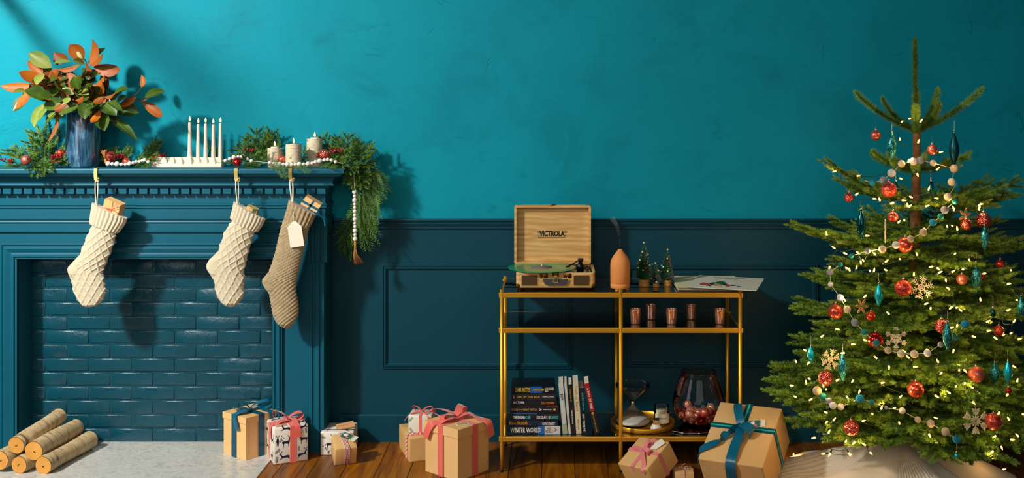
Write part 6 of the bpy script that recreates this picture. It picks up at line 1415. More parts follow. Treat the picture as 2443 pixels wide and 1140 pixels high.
m = MB(); m.lathe([(0, .0045), (rj * .93, .006), (rj * .94, .066), (0, .065)], 36); m.obj('wax', mat('cream_wax', '#e2d2a2', .5), cj)
m = MB(); m.tube([(0, 0, .065), (0, 0, .072)], .0012, 5); m.obj('wick', WICK, cj)
m = MB(); m.grid([[V((rj * 1.012 * math.sin(a), -rj * 1.012 * math.cos(a), z)) for a in np.linspace(-1.05, 1.05, 15)] for z in (.012, .056)], flip=True); m.obj('label', mat('jar_label', '#e4dcc6', .6), cj)
m = text_mb('holiday joy', .040, .012, shear=.3); q = MB(); q.v = [((rj + .0008) * math.sin(v_[0] / rj), -(rj + .0008) * math.cos(v_[0] / rj), v_[2] + .036) for v_ in m.v]; q.f, q.m, q.s = m.f, m.m, m.s; q.obj('lettering', INK, cj)
ym = 5.093; mh = thing('match_holder', 'small white ceramic match pot filled with black-tipped matches', 'match holder', V((xc(1565, ym), ym, zt3)))
m = MB(); m.lathe([(0, 0), (.0262, 0), (.0268, .002), (.0262, .008), (.022, .015), (.0175, .020), (.0172, .024), (.0155, .024), (.0155, .018), (0, .016)], 32); m.obj('pot', mat('white_glazed_ceramic', '#ebe5d6', .3), mh)
rr = random.Random(8)
mm = [MB().tube([(0, 0, 0), (0, 0, .030)], .0011, 5).mesh('stick', mat('match_wood', '#d8a85a', .7)), MB().sphere((0, 0, .030), .0026, 8, 6, 0, (1, 1, 1.6)).mesh('match_head', INK)]
for i in range(26):
    a = i * 2.4; q = .0135 * math.sqrt((i + .5) / 26); t = thing('match', 'wooden match with a black tip standing in the white match pot', 'match', mh.location + V((q * math.cos(a), q * math.sin(a), .0165)), (rr.uniform(-.10, .10), rr.uniform(-.15, .15) + .1, 0), 'matches in the white pot')
    place(mm[0], 'stick', t); place(mm[1], 'match_head', t)
# ---------------------------------------------------------------- big glass vase of baubles
yg = 5.195; gv = thing('glass_vase', 'big egg-shaped clear glass vase half filled with small baubles', 'vase', V((xc(1667, yg), yg, Z3)))
Rg = 63 * yg / FPX; Hg = zf(886, yg) - Z3
prof = [(0, .004), (.050, .003), (.066, .004), (.088, .014), (.108, .035), (.121, .062), (Rg, .090), (.124, .118), (.116, .150), (.104, .185), (.090, .222), (.081, Hg - .001), (.0825, Hg)]
m = MB(); m.lathe(prof, 64); m.lathe([(.0818, Hg - .001), (.083, Hg + .0005), (.0818, Hg + .002), (.0806, Hg + .0005), (.0818, Hg - .001)], 64); m.obj('glass', CLEAR, gv)
def rad_at(z):
    for (r0, z0), (r1, z1_) in zip(prof, prof[1:]):
        if z0 <= z <= z1_: return r0 + (r1 - r0) * (z - z0) / (z1_ - z0 + 1e-9)
    return .06
# settle spheres by relaxation
rg = np.random.default_rng(12); NB = 44; R_ = rg.choice([.013, .016, .0185, .0205, .022], NB, p=[.2, .25, .25, .18, .12]); Pp = np.stack([rg.uniform(-.06, .06, NB), rg.uniform(-.06, .06, NB), rg.uniform(.03, .16, NB)], 1)
for it in range(420):
    Pp[:, 2] -= .0012
    for _ in range(2):
        df_ = Pp[:, None] - Pp[None]; dist = np.linalg.norm(df_, axis=2) + np.eye(NB); ov = np.clip(R_[:, None] + R_[None] - dist, 0, None) * (1 - np.eye(NB)); Pp += (df_ / dist[..., None] * ov[..., None] * .45).sum(1)
        for i in range(NB):
            Pp[i, 2] = max(Pp[i, 2], .0055 + R_[i] + max(0, np.hypot(Pp[i, 0], Pp[i, 1]) - .055) * .45); q = np.hypot(Pp[i, 0], Pp[i, 1]); lim = rad_at(min(max(Pp[i, 2], .004), .2)) - R_[i] - .003
            if q > lim and q > 1e-6: Pp[i, :2] *= max(lim, .005) / q
kinds = [('plain', B_COP, 'shiny rose gold bauble'), ('band', B_COP, 'ridged rose gold bauble'), ('plain', B_PINK, 'matte rose bauble'), ('dia', B_SHINE, 'faceted deep red bauble'), ('plain', B_SHINE, 'shiny red bauble'), ('dia', B_COP, 'faceted copper bauble')]
KM = [(ball(k_, 1.0).mesh('ball', mt), cap_mb(1.0, 12).mesh('cap', CAPM)) for k_, mt, _ in kinds]
for i in range(NB):
    k = int(rg.choice(6, p=[.30, .16, .18, .14, .10, .12])); t = thing('small_bauble', kinds[k][2] + ' heaped in the big glass vase', 'bauble', gv.location + V(Pp[i]), (rg.uniform(0, 6), rg.uniform(0, 6), 0), 'little %ss in the glass vase' % kinds[k][2])
    t.scale = (R_[i],) * 3; place(KM[k][0], 'ball', t); place(KM[k][1], 'cap', t)
# silver micro light wire on the shelf and inside the vase
P = catmull([V((xc(px, y), y, Z3 + h)) for px, y, h in ((1604, 5.06, .004), (1616, 5.045, .006), (1628, 5.03, .004), (1641, 5.035, .003), (1656, 5.03, .004), (1668, 5.025, .003), (1681, 5.035, .005), (1700, 5.04, .004), (1716, 5.06, .004))], 6)
t = thing('micro_light_wire', 'thin silver micro light wire lying in front of the big glass vase', 'string lights', P[0]); m = MB(); m.tube([p - P[0] for p in P], .0011, 5); m.obj('wire', SILVERW, t)
for i in (12, 30, 44): m = MB(); m.sphere((0, 0, .001), .0032, 8, 6, 0, (1.6, 1, .8)); m.obj('tiny_bulb', mat('clear_tiny_bulb', '#e8e4da', .2), t, P[i] - P[0])
# ================================================================ CHRISTMAS TREE
YT = 4.84; XT = (2185 - CX) * YT / FPX
tree = thing('fir_tree', 'tall fir Christmas tree standing in a knitted skirt by the panelled wall', 'tree', V((XT, YT, 0)))
TO = tree.location.copy()
def zt(py): return CAMZ - (py - CY) * YT / FPX
ZTOP = zt(95)
wob = lambda z: V((.006 * math.sin(z * 5), .006 * math.cos(z * 4), 0))
zs = [0.02, .3, .6, .9, 1.2, 1.45, 1.60, 1.78, ZTOP]
m = MB(); P = catmull([V((0, 0, z)) + wob(z) * min(1, (ZTOP - z) * 2) + V((-.004 * (z > 1.7), 0, 0)) for z in zs], 6); n_ = len(P)
rad = lambda z: (.036 * (1 - z / ZTOP) ** .8 + .0055) if z < 1.6 else .0042 - .002 * (z - 1.6)
m.tube(P, [rad(p.z) for p in P], 12); m.obj('trunk', BARK, tree)
g3 = np.random.default_rng(21)
tr_, t_ = needle_tris([p for p in P if p.z > 1.575], .029, 5200, 1.1, 180, .0011, g3, 0, (0, -1, 0))
stuff(place(tri_mesh('needles', [(tr_, 0)], [FIRD]), 'needles', tree))
# branch kinds; length 1 = .5 m
L0 = .5
FM = [FIRD, FIRL]
def kind(pairs, tw, droop, tip, dens=2500, start=.14, sub=True, spread=145, stem=.0045, nl=.0185):
    w, b = frond(L0, pairs, tw, g3, droop, nl, dens, start, 46, sub, spread, stem, tip, .62, .00135)
    tr = np.concatenate([x for x, _ in b]);
    return w.mesh('branch', BOUGHM), tri_mesh('needles', b, FM)
KB = [kind(7, .46, .10, .10), kind(6, .50, .06, .16), kind(8, .44, .14, .10), kind(6, .52, .10, .05)]
KS = [kind(0, 0, .02, .10, 4200, nl=.027, spread=172, stem=.0032), kind(2, .30, .03, .10, 2800, start=.45, sub=False, nl=.026, spread=165, stem=.005)]
def bough(kd, z, az, L, pitch, roll=0.0, fat=None):
    """az 0 = towards +x (picture right), 90 = away from the camera"""
    me_w, me_n = kd; a = math.radians(az); p = math.radians(pitch)
    d = V((math.cos(a) * math.cos(p), math.sin(a) * math.cos(p), math.sin(p))); A = V((0, 0, z)) + wob(z) + d * rad(z) * .4
    o = place(me_w, 'branch', tree, A); o.rotation_mode = 'QUATERNION'; o.rotation_quaternion = arrows(V((0, 0, 0)), d, (0, 0, 1), roll)
    s = L / L0; f_ = fat if fat else max(s, .72); o.scale = (s, f_ if f_ < 1.3 else 1.3, f_ * .9 + .1)
    stuff(place(me_n, 'needles', o)); return o
rb = random.Random(31)
# top whorl, read off the photograph
for az, L, pt, kd in ((180, .315, 24, 1), (168, .20, 32, 0), (74, .17, 62, 0), (20, .21, 46, 0), (2, .345, 25, 1), (250, .20, 20, 0), (305, .16, 30, 0)):
    bough(KS[0], zt(312), az, L, pt, 0, 1.05)
for az, L, pt in ((184, .205, 10), (150, .20, 5), (4, .25, 7), (330, .15, 2), (250, .17, -2), (200, .13, -2), (60, .22, 4), (110, .2, 4)): bough(KS[0 if L < .24 else 1], zt(402), az, L, pt, 0, 1.0)
def whorl(py, n_, L, pitch, az0, jit=10, mixk=None, sL=.10, lim=True):
    for i in range(n_):
        az = az0 + 360 * i / n_ + rb.uniform(-jit, jit); l = L * rb.uniform(1 - sL, 1 + sL)
        if lim:
            sy = math.sin(math.radians(az)); l = min(l, .50 / sy) if sy > .1 else l
        bough(mixk[i % len(mixk)] if mixk else KB[rb.randrange(4)], zt(py + rb.uniform(-14, 14)), az, l, pitch + rb.uniform(-6, 6), rb.uniform(-.25, .25))
for az, L, pt, k in ((186, .45, 17, 1), (160, .36, 14, 0), (215, .30, 6, 1), (245, .32, 2, 3), (278, .34, 0, 1), (312, .34, 4, 0), (338, .38, 6, 1), (2, .48, 5, 1), (14, .42, -2, 0), (50, .36, 4, 1), (100, .34, 6, 0), (130, .36, 6, 1)): bough(KB[k], zt(482 + rb.uniform(-8, 8)), az, L, pt, rb.uniform(-.2, .2))
for az, L, pt, k in ((184, .56, 4, 1), (170, .46, 8, 0), (205, .44, 0, 2), (228, .42, -3, 1), (256, .42, -6, 3), (284, .42, -6, 0), (310, .42, -4, 2), (335, .44, 0, 1), (356, .46, 2, 0), (10, .46, 6, 3), (48, .42, 2, 1), (80, .40, 2, 0), (130, .42, 4, 2)): bough(KB[k], zt(590 + rb.uniform(-12, 12)), az, L, pt, rb.uniform(-.2, .2))
whorl(540, 7, .36, 0, 200, 14); whorl(650, 9, .46, -4, 182, 10); whorl(700, 13, .54, -5, 184, 8)
whorl(765, 9, .50, -8, 190, 10); whorl(805, 14, .60, -7, 182, 8); whorl(865, 10, .56, -9, 196, 10); whorl(905, 15, .645, -7, 180, 7)
whorl(940, 11, .56, -7, 190, 9); whorl(962, 13, .58, -4, 184, 8); whorl(985, 11, .42, -2, 194, 9)
for az, L, pt in ((172, .62, -2), (183, .66, -3), (192, .64, -4), (188, .60, 3), (350, .66, -4), (8, .68, -3), (356, .64, 2)): bough(KB[rb.randrange(4)], zt(905), az, L, pt, 0)
bpy.context.view_layer.update()

# ---- depth of whatever hangs on the tree: just clear of the foliage in front of it
dg = bpy.context.evaluated_depsgraph_get()
EYE = V((0, 0, CAMZ))
def front_y(px, py, r, y0, back=.10):
    """depth at which a ball of radius r seen at this pixel clears the nearest needles (never deeper than y0)"""
    best = y0
    for dx, dy in ((0, 0), (.55, 0), (-.55, 0), (0, .55), (0, -.55)):
        T = at(px + dx * r * FPX / y0, py + dy * r * FPX / y0, 8.0); d = (T - EYE).normalized()
        hit, loc, _, _, ob, _ = scene.ray_cast(dg, EYE + d * 3.0, d)
        if hit and ob.parent and (ob.parent == tree or (ob.parent.parent == tree)): best = min(best, loc.y - r * .9)
    return best
def R_at(py):
    z = zt(py); pts = [(1.6, .26), (1.4, .24), (1.26, .42), (1.08, .50), (.88, .52), (.73, .57), (.58, .60), (.41, .62), (.2, .55), (0, .5)]
    for (z1_, r1), (z0_, r0) in zip(pts, pts[1:]):
        if z0_ <= z <= z1_: return r0 + (r1 - r0) * (z - z0_) / (z1_ - z0_)
    return .26
def shell_y(px, py, k=.8):
    x = (px - CX) * YT / FPX - XT; R = R_at(py); return YT - k * math.sqrt(max(0, R * R - x * x))
c4, c5, c6 = crop(1840, 80, 2.5904), crop(1840, 480, 3.353), crop(1840, 780, 3.1675)
BALLS = {k: (ball(k, 1.0), ) for k in ()}
def proto(kind_, mt): return ball(kind_, 1.0).mesh('ball', mt)
PR = {'P': proto('plain', B_PINK), 'R': proto('plain', B_RED), 'S': proto('plain', B_SAT), 'G': proto('plain', B_GLIT2), 'D': proto('dia', B_DIA), 'K': proto('plain', B_SHINE)}
CAPU = {}
HANG = mat('hanging_thread', '#3c5a48', .7)
def hang_bauble(cr, x, y, r, code, label, hl=.03):
    px, py = cr(x, y); s = {c4: 2.5904, c5: 3.353, c6: 3.1675}[cr]; rp = r / s; y0 = shell_y(px, py); rm = rp * y0 / FPX
    yy = front_y(px, py, rm, y0); rm = rp * yy / FPX; c = at(px, py, yy)
    t = thing('bauble', label, 'bauble', c, (0, 0, rb.uniform(0, 6)), 'red and pink baubles on the tree')
    place(PR[code], 'ball', t, None, None, rm); cap_mb(rm, 1.15).obj('cap', CAPM, t)
    m = MB(); m.tube([(0, 0, rm + .009), (.001, 0, rm + .009 + hl)], .0005, 4); m.obj('thread', HANG, t)
for a in [
 (c4, 645, 628, 32, 'P', 'matte pink bauble hanging free below the upper branch tip on the wall side', .035), (c4, 995, 718, 32, 'P', 'rose bauble hanging near the trunk beside the long dark teal drop', .03),
 (c4, 478, 1013, 30, 'D', 'small faceted bauble hanging at the end of the third tier, above the dark glossy drop'), (c4, 727, 965, 48, 'G', 'large red glitter bauble below the white felt balls near the treetop'),
 (c5, 973, 125, 42, 'S', 'matte red bauble hanging beside the edge-on snowflake'), (c5, 1070, 348, 62, 'S', 'large satin red bauble in front of the bare trunk'), (c5, 1055, 695, 67, 'G', 'large dark red glitter bauble beside the snowflake tucked in the middle of the tree'),
 (c5, 515, 880, 60, 'S', 'large satin red bauble beside the white and cream felt balls'), (c5, 798, 920, 38, 'R', 'small red bauble under the natural wood snowflake'), (c5, 1525, 625, 43, 'P', 'pink bauble beside the long glittering teal drop at mid height'),
 (c5, 1560, 185, 45, 'D', 'faceted coral bauble in front of the gold snowflake'), (c5, 1698, 155, 62, 'D', 'large faceted coral bauble above a glittering teal drop'), (c5, 1832, 505, 36, 'R', 'small red bauble hanging on its own from the end of a mid-height branch', .05),
 (c5, 1360, 1000, 55, 'D', 'faceted red bauble behind the top of a glittering teal drop'), (c5, 1820, 1035, 42, 'G', 'red glitter bauble with two lights just under it'), (c5, 835, 1110, 62, 'K', 'shiny red bauble partly hidden by a teal felt ball, beside the star snowflake'),
 (c6, 410, 385, 57, 'D', 'faceted red bauble under the frosted snowflake, low on the tree'), (c6, 605, 760, 60, 'D', 'faceted red bauble hanging lowest on the tree'), (c6, 1092, 472, 62, 'S', 'satin red bauble in the middle of the lower branches'),
 (c6, 1548, 358, 62, 'P', 'matte pink bauble beside two glittering teal drops'), (c6, 1680, 713, 63, 'G', 'red glitter bauble touching the big lacy snowflake'), (c5, 1690, 610, 18, 'K', 'tiny red bauble mostly hidden behind the long glittering drop'), (c6, 1795, 480, 22, 'K', 'small red bauble nearly hidden in the lower outer branches')]: hang_bauble(*a)
# ---- drops
DROPP = [(0, 0), (.10, .02), (.22, .07), (.48, .17), (.80, .30), (.97, .42), (1.0, .50), (.95, .58), (.78, .70), (.50, .83), (.30, .92), (.22, .97), (0, .975)]
def drop_mesh(mt, rx=1.0): m = MB(); m.lathe([(r * .5, z) for r, z in DROPP], 28); return m.mesh('drop', mt)
DM_ = {'G': drop_mesh(T_GLIT), 'D': drop_mesh(T_DARK), 'M': drop_mesh(T_MATT), 'T': drop_mesh(T_TURQ)}
def hang_drop(cr, x, y0_, y1_, w, code, label, hl=.03, tilt=0):
    s = {c4: 2.5904, c5: 3.353, c6: 3.1675}[cr]; px, pm = cr(x, (y0_ + y1_) / 2); yy = shell_y(px, pm); yy = front_y(px, pm, w / s * yy / FPX * .5, yy); pb = cr(x, y1_)[1]
    H = (y1_ - y0_) / s * yy / FPX; W = w / s * yy / FPX; c = at(px, pb, yy)
    t = thing('teardrop_ornament', label, 'ornament', c, (0, tilt, rb.uniform(0, 6)), 'teal teardrop ornaments on the tree')
    place(DM_[code], 'drop', t, None, None, (W, W, H)); m = MB(); m.lathe([(0, H + .006), (.0036, H + .005), (.0042, H - .006), (0, H - .006)][::-1], 10); m.tube([V((.003 * math.cos(a), 0, H + .008 + .003 * math.sin(a))) for a in np.linspace(0, 2 * PI, 9)], .0006, 4); m.obj('cap', CAPM, t)
    m = MB(); m.tube([(0, 0, H + .010), (0.001, 0, H + .010 + hl)], .0006, 4); m.obj('thread', CORD, t)
for a in [
 (c4, 745, 610, 780, 63, 'G', 'glittering teal drop hanging near the trunk below the topmost branches'), (c4, 1130, 612, 822, 62, 'M', 'long matte dark teal drop hanging by a cord from the longest top branch', .04), (c4, 770, 905, 990, 30, 'D', 'small dark drop half hidden behind the red glitter bauble near the top'), (c4, 987, 905, 990, 36, 'D', 'small dark teal drop hanging from a corded loop near the trunk'),
 (c5, 720, 60, 318, 76, 'D', 'glossy dark green drop hanging at the outer edge above the second long tier'), (c5, 1640, 485, 742, 80, 'G', 'long glittering teal drop at mid height, beside a pink bauble'), (c5, 1708, 190, 400, 72, 'G', 'glittering teal drop just below the large faceted coral bauble'), (c5, 1408, 960, 1195, 76, 'G', 'glittering teal drop beside the faceted red bauble and blue felt ball'),
 (c5, 860, 655, 845, 66, 'T', 'bright turquoise satin drop partly covered by a fir spray'), (c5, 2000, 755, 965, 72, 'G', 'glittering teal drop at the very edge of the picture'), (c6, 540, 195, 412, 72, 'G', 'glittering teal drop in front of the frosted snowflake'), (c6, 300, 140, 275, 56, 'T', 'small turquoise drop at the outer edge, near the low pale snowflake'),
 (c6, 1690, 265, 432, 78, 'G', 'glittering teal drop low on the tree beside a turquoise one'), (c6, 1788, 255, 432, 66, 'T', 'smooth turquoise drop beside the glittering one, low on the tree'), (c5, 1775, 850, 935, 40, 'D', 'small shiny drop deep among the outer lights'), (c6, 1400, 945, 1000, 34, 'T', 'turquoise ornament nearly buried in the lowest branches')]: hang_drop(*a)
# ---- laser-cut snowflakes: real cut-outs
def flake(kind_):
    m = MB(); T = .0016
    def bar(a, b, w): 
        a, b = V((a[0], 0, a[1])), V((b[0], 0, b[1])); d = (b - a).normalized(); n__ = V((-d.z, 0, d.x)) * w
        m.prism([((a - n__).x, (a - n__).z), ((b - n__).x, (b - n__).z), ((b + n__).x, (b + n__).z), ((a + n__).x, (a + n__).z)], -T, T)
    pol = lambda r, a: (r * math.cos(a), r * math.sin(a))
    for k in range(6):
        A = k * PI / 3 + PI / 2
        if kind_ == 'star':
            bar(pol(.06, A), pol(.97, A), .035)
            for r in (.34, .46, .58): bar(pol(r, A), pol(r * .64, A + PI / 6), .030); bar(pol(r, A), pol(r * .64, A - PI / 6), .030)
            for q in (.72, .86): bar(pol(q, A), pol(q + .12, A + .17), .032); bar(pol(q, A), pol(q + .12, A - .17), .032)
            for sg in (-1, 1): bar(pol(.64, A + sg * .06), pol(.80, A + sg * .30), .030); bar(pol(.66, A + sg * .22), pol(.84, A + sg * .22), .026)
        elif kind_ == 'lace':
            bar(pol(.10, A), pol(1.0, A), .032); bar(pol(.16, A + PI / 6), pol(.44, A + PI / 6), .030); bar(pol(.2, A), pol(.2, A + PI / 3), .03); bar(pol(.33, A), pol(.33, A + PI / 3), .026)
            for q in (.46, .60, .74, .86): 
                for sg in (-1, 1): bar(pol(q, A), pol(q + .20 * (1.25 - q * .6), A + sg * .30), .028)
        elif kind_ == 'leafy':
            for sg in (-1, 1): 
                P = [pol(.12, A), pol(.35, A + sg * .28), pol(.65, A + sg * .20), pol(.95, A)]
                for p, q in zip(P, P[1:]): bar(p, q, .030)
            bar(pol(.1, A), pol(.8, A), .02)
        else:
            bar(pol(.05, A), pol(.98, A), .04)
            for q in (.38, .62, .80):
                for sg in (-1, 1): bar(pol(q, A), pol(q + .22, A + sg * .34), .034)
            bar(pol(.30, A), pol(.30, A + PI / 3), .034)
    return m
FK = {k: flake(k) for k in ('star', 'lace', 'leafy', 'plain')}
def hang_flake(cr, x, y, r, kind_, mt, label, yaw=0.0, roll=0.0):
    s = {c4: 2.5904, c5: 3.353, c6: 3.1675}[cr]; px, py = cr(x, y); yy = shell_y(px, py); yy = front_y(px, py, .02, yy); rm = r / s * yy / FPX
    t = thing('snowflake_ornament', label, 'ornament', at(px, py, yy), (0, roll, yaw), 'wooden snowflakes on the tree')
    o = place(FK[kind_].mesh('snowflake', mt), 'snowflake', t, None, None, (rm, 1, rm)); m = MB(); m.tube([(0, 0, rm * .95), (0, .004, rm + .04)], .0005, 4); m.obj('thread', HANG, t)
for a in [(c6, 942, 85, 88, 'star', SNOWW, 'six-pointed wooden snowflake with nested star lines, in front of the lower trunk'), (c6, 448, 245, 78, 'plain', SNOWW, 'pale snowflake behind a glittering teal drop, low on the tree', .3, .3), (c6, 1545, 710, 98, 'lace', SNOWW, 'biggest lacy wooden snowflake, touching a red glitter bauble'),
          (c5, 1200, 690, 92, 'plain', SNOWW, 'pale snowflake tucked behind fir sprays in the middle of the tree', -.2, .2), (c5, 722, 840, 68, 'leafy', SNOWN, 'natural brown wood snowflake with leaf-shaped arms', .4, .6), (c5, 1550, 120, 72, 'leafy', SNOWN, 'gold-brown snowflake behind the faceted coral bauble', .5, .2), (c5, 912, 238, 92, 'plain', SNOWW, 'snowflake seen nearly edge-on beside a matte red bauble', 1.32, .0)]: hang_flake(*a)
# ---- felt ball garlands
FBM = MB(); FBM.sphere((0, 0, 0), 1, 14, 10); FMESH = {k: FBM.mesh('felt_ball', v) for k, v in FELT.items()}
def felt(label, L):
    pts = []
    for cr, x, y, c_, r in L:
        px, py = cr(x, y); s = {c4: 2.5904, c5: 3.353, c6: 3.1675}[cr]; y0 = shell_y(px, py, .85); rm = r / s * y0 / FPX; yy = front_y(px, py, rm, y0); pts.append((at(px, py, yy), c_, r / s * yy / FPX))
    o = pts[0][0].copy(); t = thing('felt_ball_garland', label, 'garland', o)
    for p, c_, r in pts: place(FMESH[c_], 'felt_ball', t, p - o, None, r)
    m = MB(); m.tube([p - o for p, _, _ in pts], .0011, 5, cap=False); m.obj('string', CORD, t)
felt('felt ball garland of teal, blue, grey and cream balls wound round the treetop', [(c4, 565, 905, 't', 17), (c4, 625, 922, 'b', 21), (c4, 693, 905, 'g', 23), (c4, 743, 862, 'w', 25), (c4, 805, 805, 'c', 23), (c4, 878, 790, 'w', 24), (c4, 922, 783, 'g', 24), (c4, 1000, 800, 'c', 20), (c4, 1132, 834, 'c', 27), (c4, 1116, 918, 'c', 25), (c4, 1142, 932, 'b', 20), (c4, 1092, 1010, 'c', 25), (c4, 1137, 1035, 't', 21), (c4, 1072, 1090, 'g', 24), (c5, 1355, 122, 't', 25), (c5, 1293, 170, 'b', 29), (c5, 1215, 250, 'n', 31), (c5, 1114, 302, 'n', 29), (c5, 997, 350, 'w', 30), (c5, 888, 382, 'c', 31), (c5, 770, 398, 'g', 24), (c5, 640, 437, 't', 20)])
felt('felt ball garland sagging across the middle of the tree past the star snowflake', [(c5, 553, 506, 't', 20), (c5, 470, 568, 'g', 28), (c5, 475, 665, 'w', 22), (c5, 553, 770, 'w', 29), (c5, 608, 866, 'c', 30), (c5, 670, 970, 'g', 31), (c5, 746, 1048, 't', 28), (c6, 795, 120, 't', 28), (c6, 882, 175, 'n', 27), (c6, 980, 200, 'c', 29), (c6, 1080, 204, 'c', 30), (c6, 1180, 197, 'w', 28), (c6, 1280, 132, 'g', 22), (c6, 1390, 75, 't', 26), (c5, 1550, 985, 'b', 32)])
felt('felt ball garland of blue, white and beige balls across the lowest branches', [(c6, 348, 482, 'n', 35), (c6, 393, 525, 't', 27), (c6, 440, 560, 'g', 26), (c6, 466, 592, 'w', 28), (c6, 525, 602, 'w', 26), (c6, 670, 540, 'b', 31), (c6, 757, 566, 't', 20), (c6, 870, 610, 'g', 14), (c6, 990, 632, 'w', 24), (c6, 1108, 700, 'n', 24), (c6, 1205, 730, 'n', 31), (c6, 1317, 790, 'n', 32), (c6, 1400, 848, 'b', 31)])
# ---- string lights
LT = [(c4, p) for p in ((860, 525), (805, 548), (918, 550), (795, 660), (905, 680), (1035, 735), (403, 848), (525, 880), (808, 900), (900, 860), (1018, 845), (845, 795), (970, 970), (628, 1020), (673, 1035), (735, 1052), (757, 1045), (805, 1030), (855, 1005), (845, 1075), (950, 1070), (1033, 1020), (1130, 1085), (1285, 1055), (1282, 1095), (518, 1000))]
LT += [(c5, p) for p in ((1095, 50), (1012, 175), (1065, 150), (1220, 215), (1465, 68), (1408, 208), (1445, 195), (1490, 235), (1660, 20), (445, 275), (750, 275), (512, 380), (575, 410), (680, 400), (815, 410), (835, 430), (715, 475), (740, 480), (470, 515), (592, 530), (628, 558), (680, 540), (790, 555), (820, 568), (925, 555), (910, 490), (1030, 463), (1170, 435), (1475, 415), (1325, 530), (1335, 575), (1293, 520), (1440, 570), (1540, 545), (1430, 708), (1675, 800), (1717, 575), (1915, 548), (1885, 660), (1970, 790), (1880, 878), (1450, 840), (1478, 852), (1525, 880), (1720, 970), (1720, 1035), (1490, 985), (1435, 1015), (1600, 1075), (1780, 1085), (1845, 1075), (1925, 1052), (1970, 1105), (1935, 970), (945, 905), (765, 750), (595, 800), (735, 1105), (1140, 600), (1575, 455), (1395, 620), (1225, 825), (1275, 850), (510, 1020))]
LT += [(c6, p) for p in ((372, 80), (603, 130), (265, 180), (557, 195), (190, 270), (290, 262), (260, 400), (295, 395), (140, 440), (395, 455), (417, 468), (487, 410), (620, 400), (190, 530), (285, 555), (567, 520), (670, 475), (825, 425), (800, 240), (985, 175), (1045, 238), (1070, 300), (1160, 195), (890, 290), (1265, 270), (1290, 340), (1420, 335), (1452, 318), (1380, 165), (1740, 65), (1465, 420), (1525, 460), (1400, 445), (1355, 505), (1235, 515), (968, 535), (1515, 560), (425, 650), (760, 652), (830, 625), (925, 615), (685, 712), (970, 735), (425, 712), (467, 710), (430, 805), (335, 835), (560, 870), (635, 868), (715, 895), (745, 945), (600, 965), (410, 955), (1258, 690), (1190, 805), (1725, 640), (1800, 705), (1890, 655), (1870, 830), (1700, 820), (1735, 895), (1805, 850), (1680, 935), (1790, 505), (1855, 415), (1820, 290))]
pts = []
for cr, p in LT:
    px, py = cr(*p); y0 = shell_y(px, py, .82); pts.append(at(px, py, front_y(px, py, .007, y0)))
# chain them by height bands, to and fro, the way a string is wound
order = []; bandh = .085; top_ = max(p.z for p in pts); bands = {}
for p in pts: bands.setdefault(int((top_ - p.z) / bandh), []).append(p)
for k in sorted(bands): order += sorted(bands[k], key=lambda p: p.x if k % 2 else -p.x)
sl = thing('string_lights', 'string of warm white fairy lights wound round the tree on dark green wire', 'string lights', TO)
bm_ = MB(); bm_.lathe([(0, 0), (.0030, .001), (.0036, .006), (.0030, .012), (.0012, .018), (0, .019)], 10); BME = bm_.mesh('bulb', BULB)
sm_ = MB(); sm_.lathe([(0, -.012), (.0036, -.012), (.0040, .0), (.0032, .0015), (0, .0015)], 8); SME = sm_.mesh('socket', WIRE)
gl_d = bpy.data.lights.new('fairy_glow', 'POINT'); gl_d.energy = .15; gl_d.color = (1.0, .56, .20); gl_d.shadow_soft_size = .004
gl_n = [0]
def glow(b):
    gl_n[0] += 1
    if gl_n[0] % 2: o = bpy.data.objects.new('fairy_glow', gl_d); COL.objects.link(o); o.parent = b; o.location = (0, 0, .024)
def bulb(p, parent, o, d=None):
    d = d or V((rb.uniform(-1, 1), rb.uniform(-.9, .1), rb.uniform(-.6, 1))).normalized(); b = place(BME, 'bulb', parent, p - o); glow(b); b.rotation_mode = 'QUATERNION'; b.rotation_quaternion = d.to_track_quat('Z', 'Y'); place(SME, 'socket', b); return p - d * .012
wire = [bulb(p, sl, TO) for p in order]
m = MB(); seg = []
for a, b in zip(wire, wire[1:]):
    L_ = (b - a).length
    if L_ > .45: 
        if len(seg) > 1: m.tube(catmull([q - TO for q in seg], 4), .0012, 4, cap=False)
        seg = [b]; continue
    if not seg: seg = [a]
    mid = (a + b) / 2 + V((rb.uniform(-.01, .01), .03, -.12 * L_)); seg += [mid, b]
if len(seg) > 1: m.tube(catmull([q - TO for q in seg], 4), .0012, 4, cap=False)
m.obj('wire', WIRE, sl)
# tail of the string trailing on the floor beside the biggest gift
def floor_string(label, P, bulbs):
    o = P[0].copy(); t = thing('string_lights', label, 'string lights', o); C_ = catmull(P, 6); m = MB(); m.tube([p - o for p in C_], .0013, 5); m.obj('wire', WIRE, t)
    for i, d in bulbs: bulb(C_[i] + V(d).normalized() * .012, t, o, V(d).normalized())
floor_string('end of the light string lying on the floorboards behind the biggest gift', [atz(1870, 1103, .004), atz(1884, 1099, .006), atz(1893, 1095, .008), atz(1903, 1101, .005), atz(1920, 1106, .004)], [(12, (.0, -.2, 1))])
floor_string('light string looping down to the floorboards beyond the tree skirt', [at(2378, 1060, 4.7), at(2382, 1090, 4.72), atz(2386, 1118, .02), atz(2366, 1132, .006), atz(2345, 1142, .005)], [(13, (1, -.1, .2)), (6, (-1, -.1, -.2)), (23, (.4, -.2, .9))])
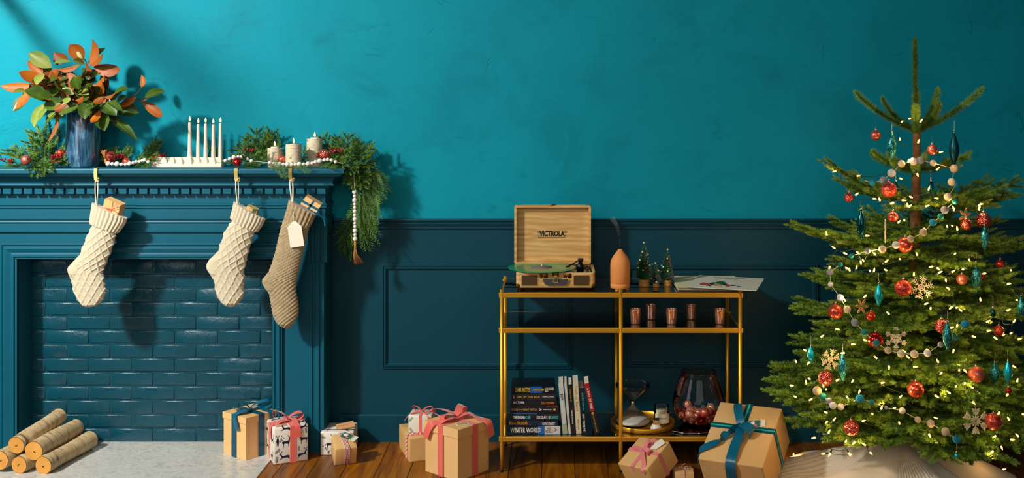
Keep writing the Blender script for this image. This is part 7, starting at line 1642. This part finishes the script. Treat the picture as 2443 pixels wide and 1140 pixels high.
# loop of wire hanging below the lowest branches
P = catmull([at(1968, 1050, 4.45), at(1973, 1066, 4.44), at(1990, 1073, 4.43), at(2012, 1074, 4.43), at(2022, 1062, 4.45)], 5); o = P[0].copy()
t = thing('string_lights', 'loop of green light wire drooping under the lowest branch tips', 'string lights', o); m = MB(); m.tube([p - o for p in P], .0013, 5); m.obj('wire', WIRE, t)
bulb(P[9] + V((-.008, 0, -.012)), t, o, V((-.5, -.1, -1)).normalized()); bulb(P[17] + V((.012, 0, -.014)), t, o, V((.5, -.1, -1)).normalized())
# ---- knitted tree skirt
n = NT('cream_knit_skirt'); n.set(Base_Color=n.ramp(n.noise(n.coord('Object'), 6, 4), [(.3, '#e6d8bf'), (.7, '#f0e4cc')]), Roughness=.95, Sheen_Weight=.25)
n.bump(n.noise(n.coord('Object', (1, 1, 3)), 190, 3), .5, .002); SKM = n.m
sk = V((1.50, 4.78, 0)); t = thing('tree_skirt', 'cream knitted tree skirt with ribbed panels, heaped round the foot of the tree', 'tree skirt', sk)
NA, NR = 720, 26; rows = []
for i in range(NR + 1):
    s = i / NR; row = []
    for j in range(NA):
        a = 2 * PI * j / NA; ca, sa = math.cos(a), math.sin(a)
        R = .50 + .07 * math.sin(3 * a + .7) + .035 * math.sin(7 * a) + .10 * max(0, -ca) - .10 * max(0, sa); R = min(R, .58 / max(.2, sa)) if sa > 0 else R
        r = .045 + (R - .045) * s
        hgt = .205 * (1 - s) ** 1.35 + .022
        fold_ = (.030 * math.sin(5 * a + 1.0 + .6 * math.sin(2 * a)) + .018 * math.sin(9 * a + .4)) * math.sin(PI * min(1, s * 1.02)) * (.5 + s)
        bumpl = .050 * math.exp(-((a - 3.35) / .28) ** 2 - ((s - .80) / .16) ** 2)
        ribz = .0042 * math.sin(a * 120) * max(0, min(1, (math.sin(a * 3 - 1.2) + .55) * 3)) * min(1, s * 4)
        z = max(.004, hgt + fold_ * .8 + bumpl + ribz) if i < NR else .003
        row.append(V((r * ca, r * sa, z)))
    rows.append(row)
m = MB(); m.grid(rows, closed=True, flip=True); m.obj('knit_fabric', SKM, t)
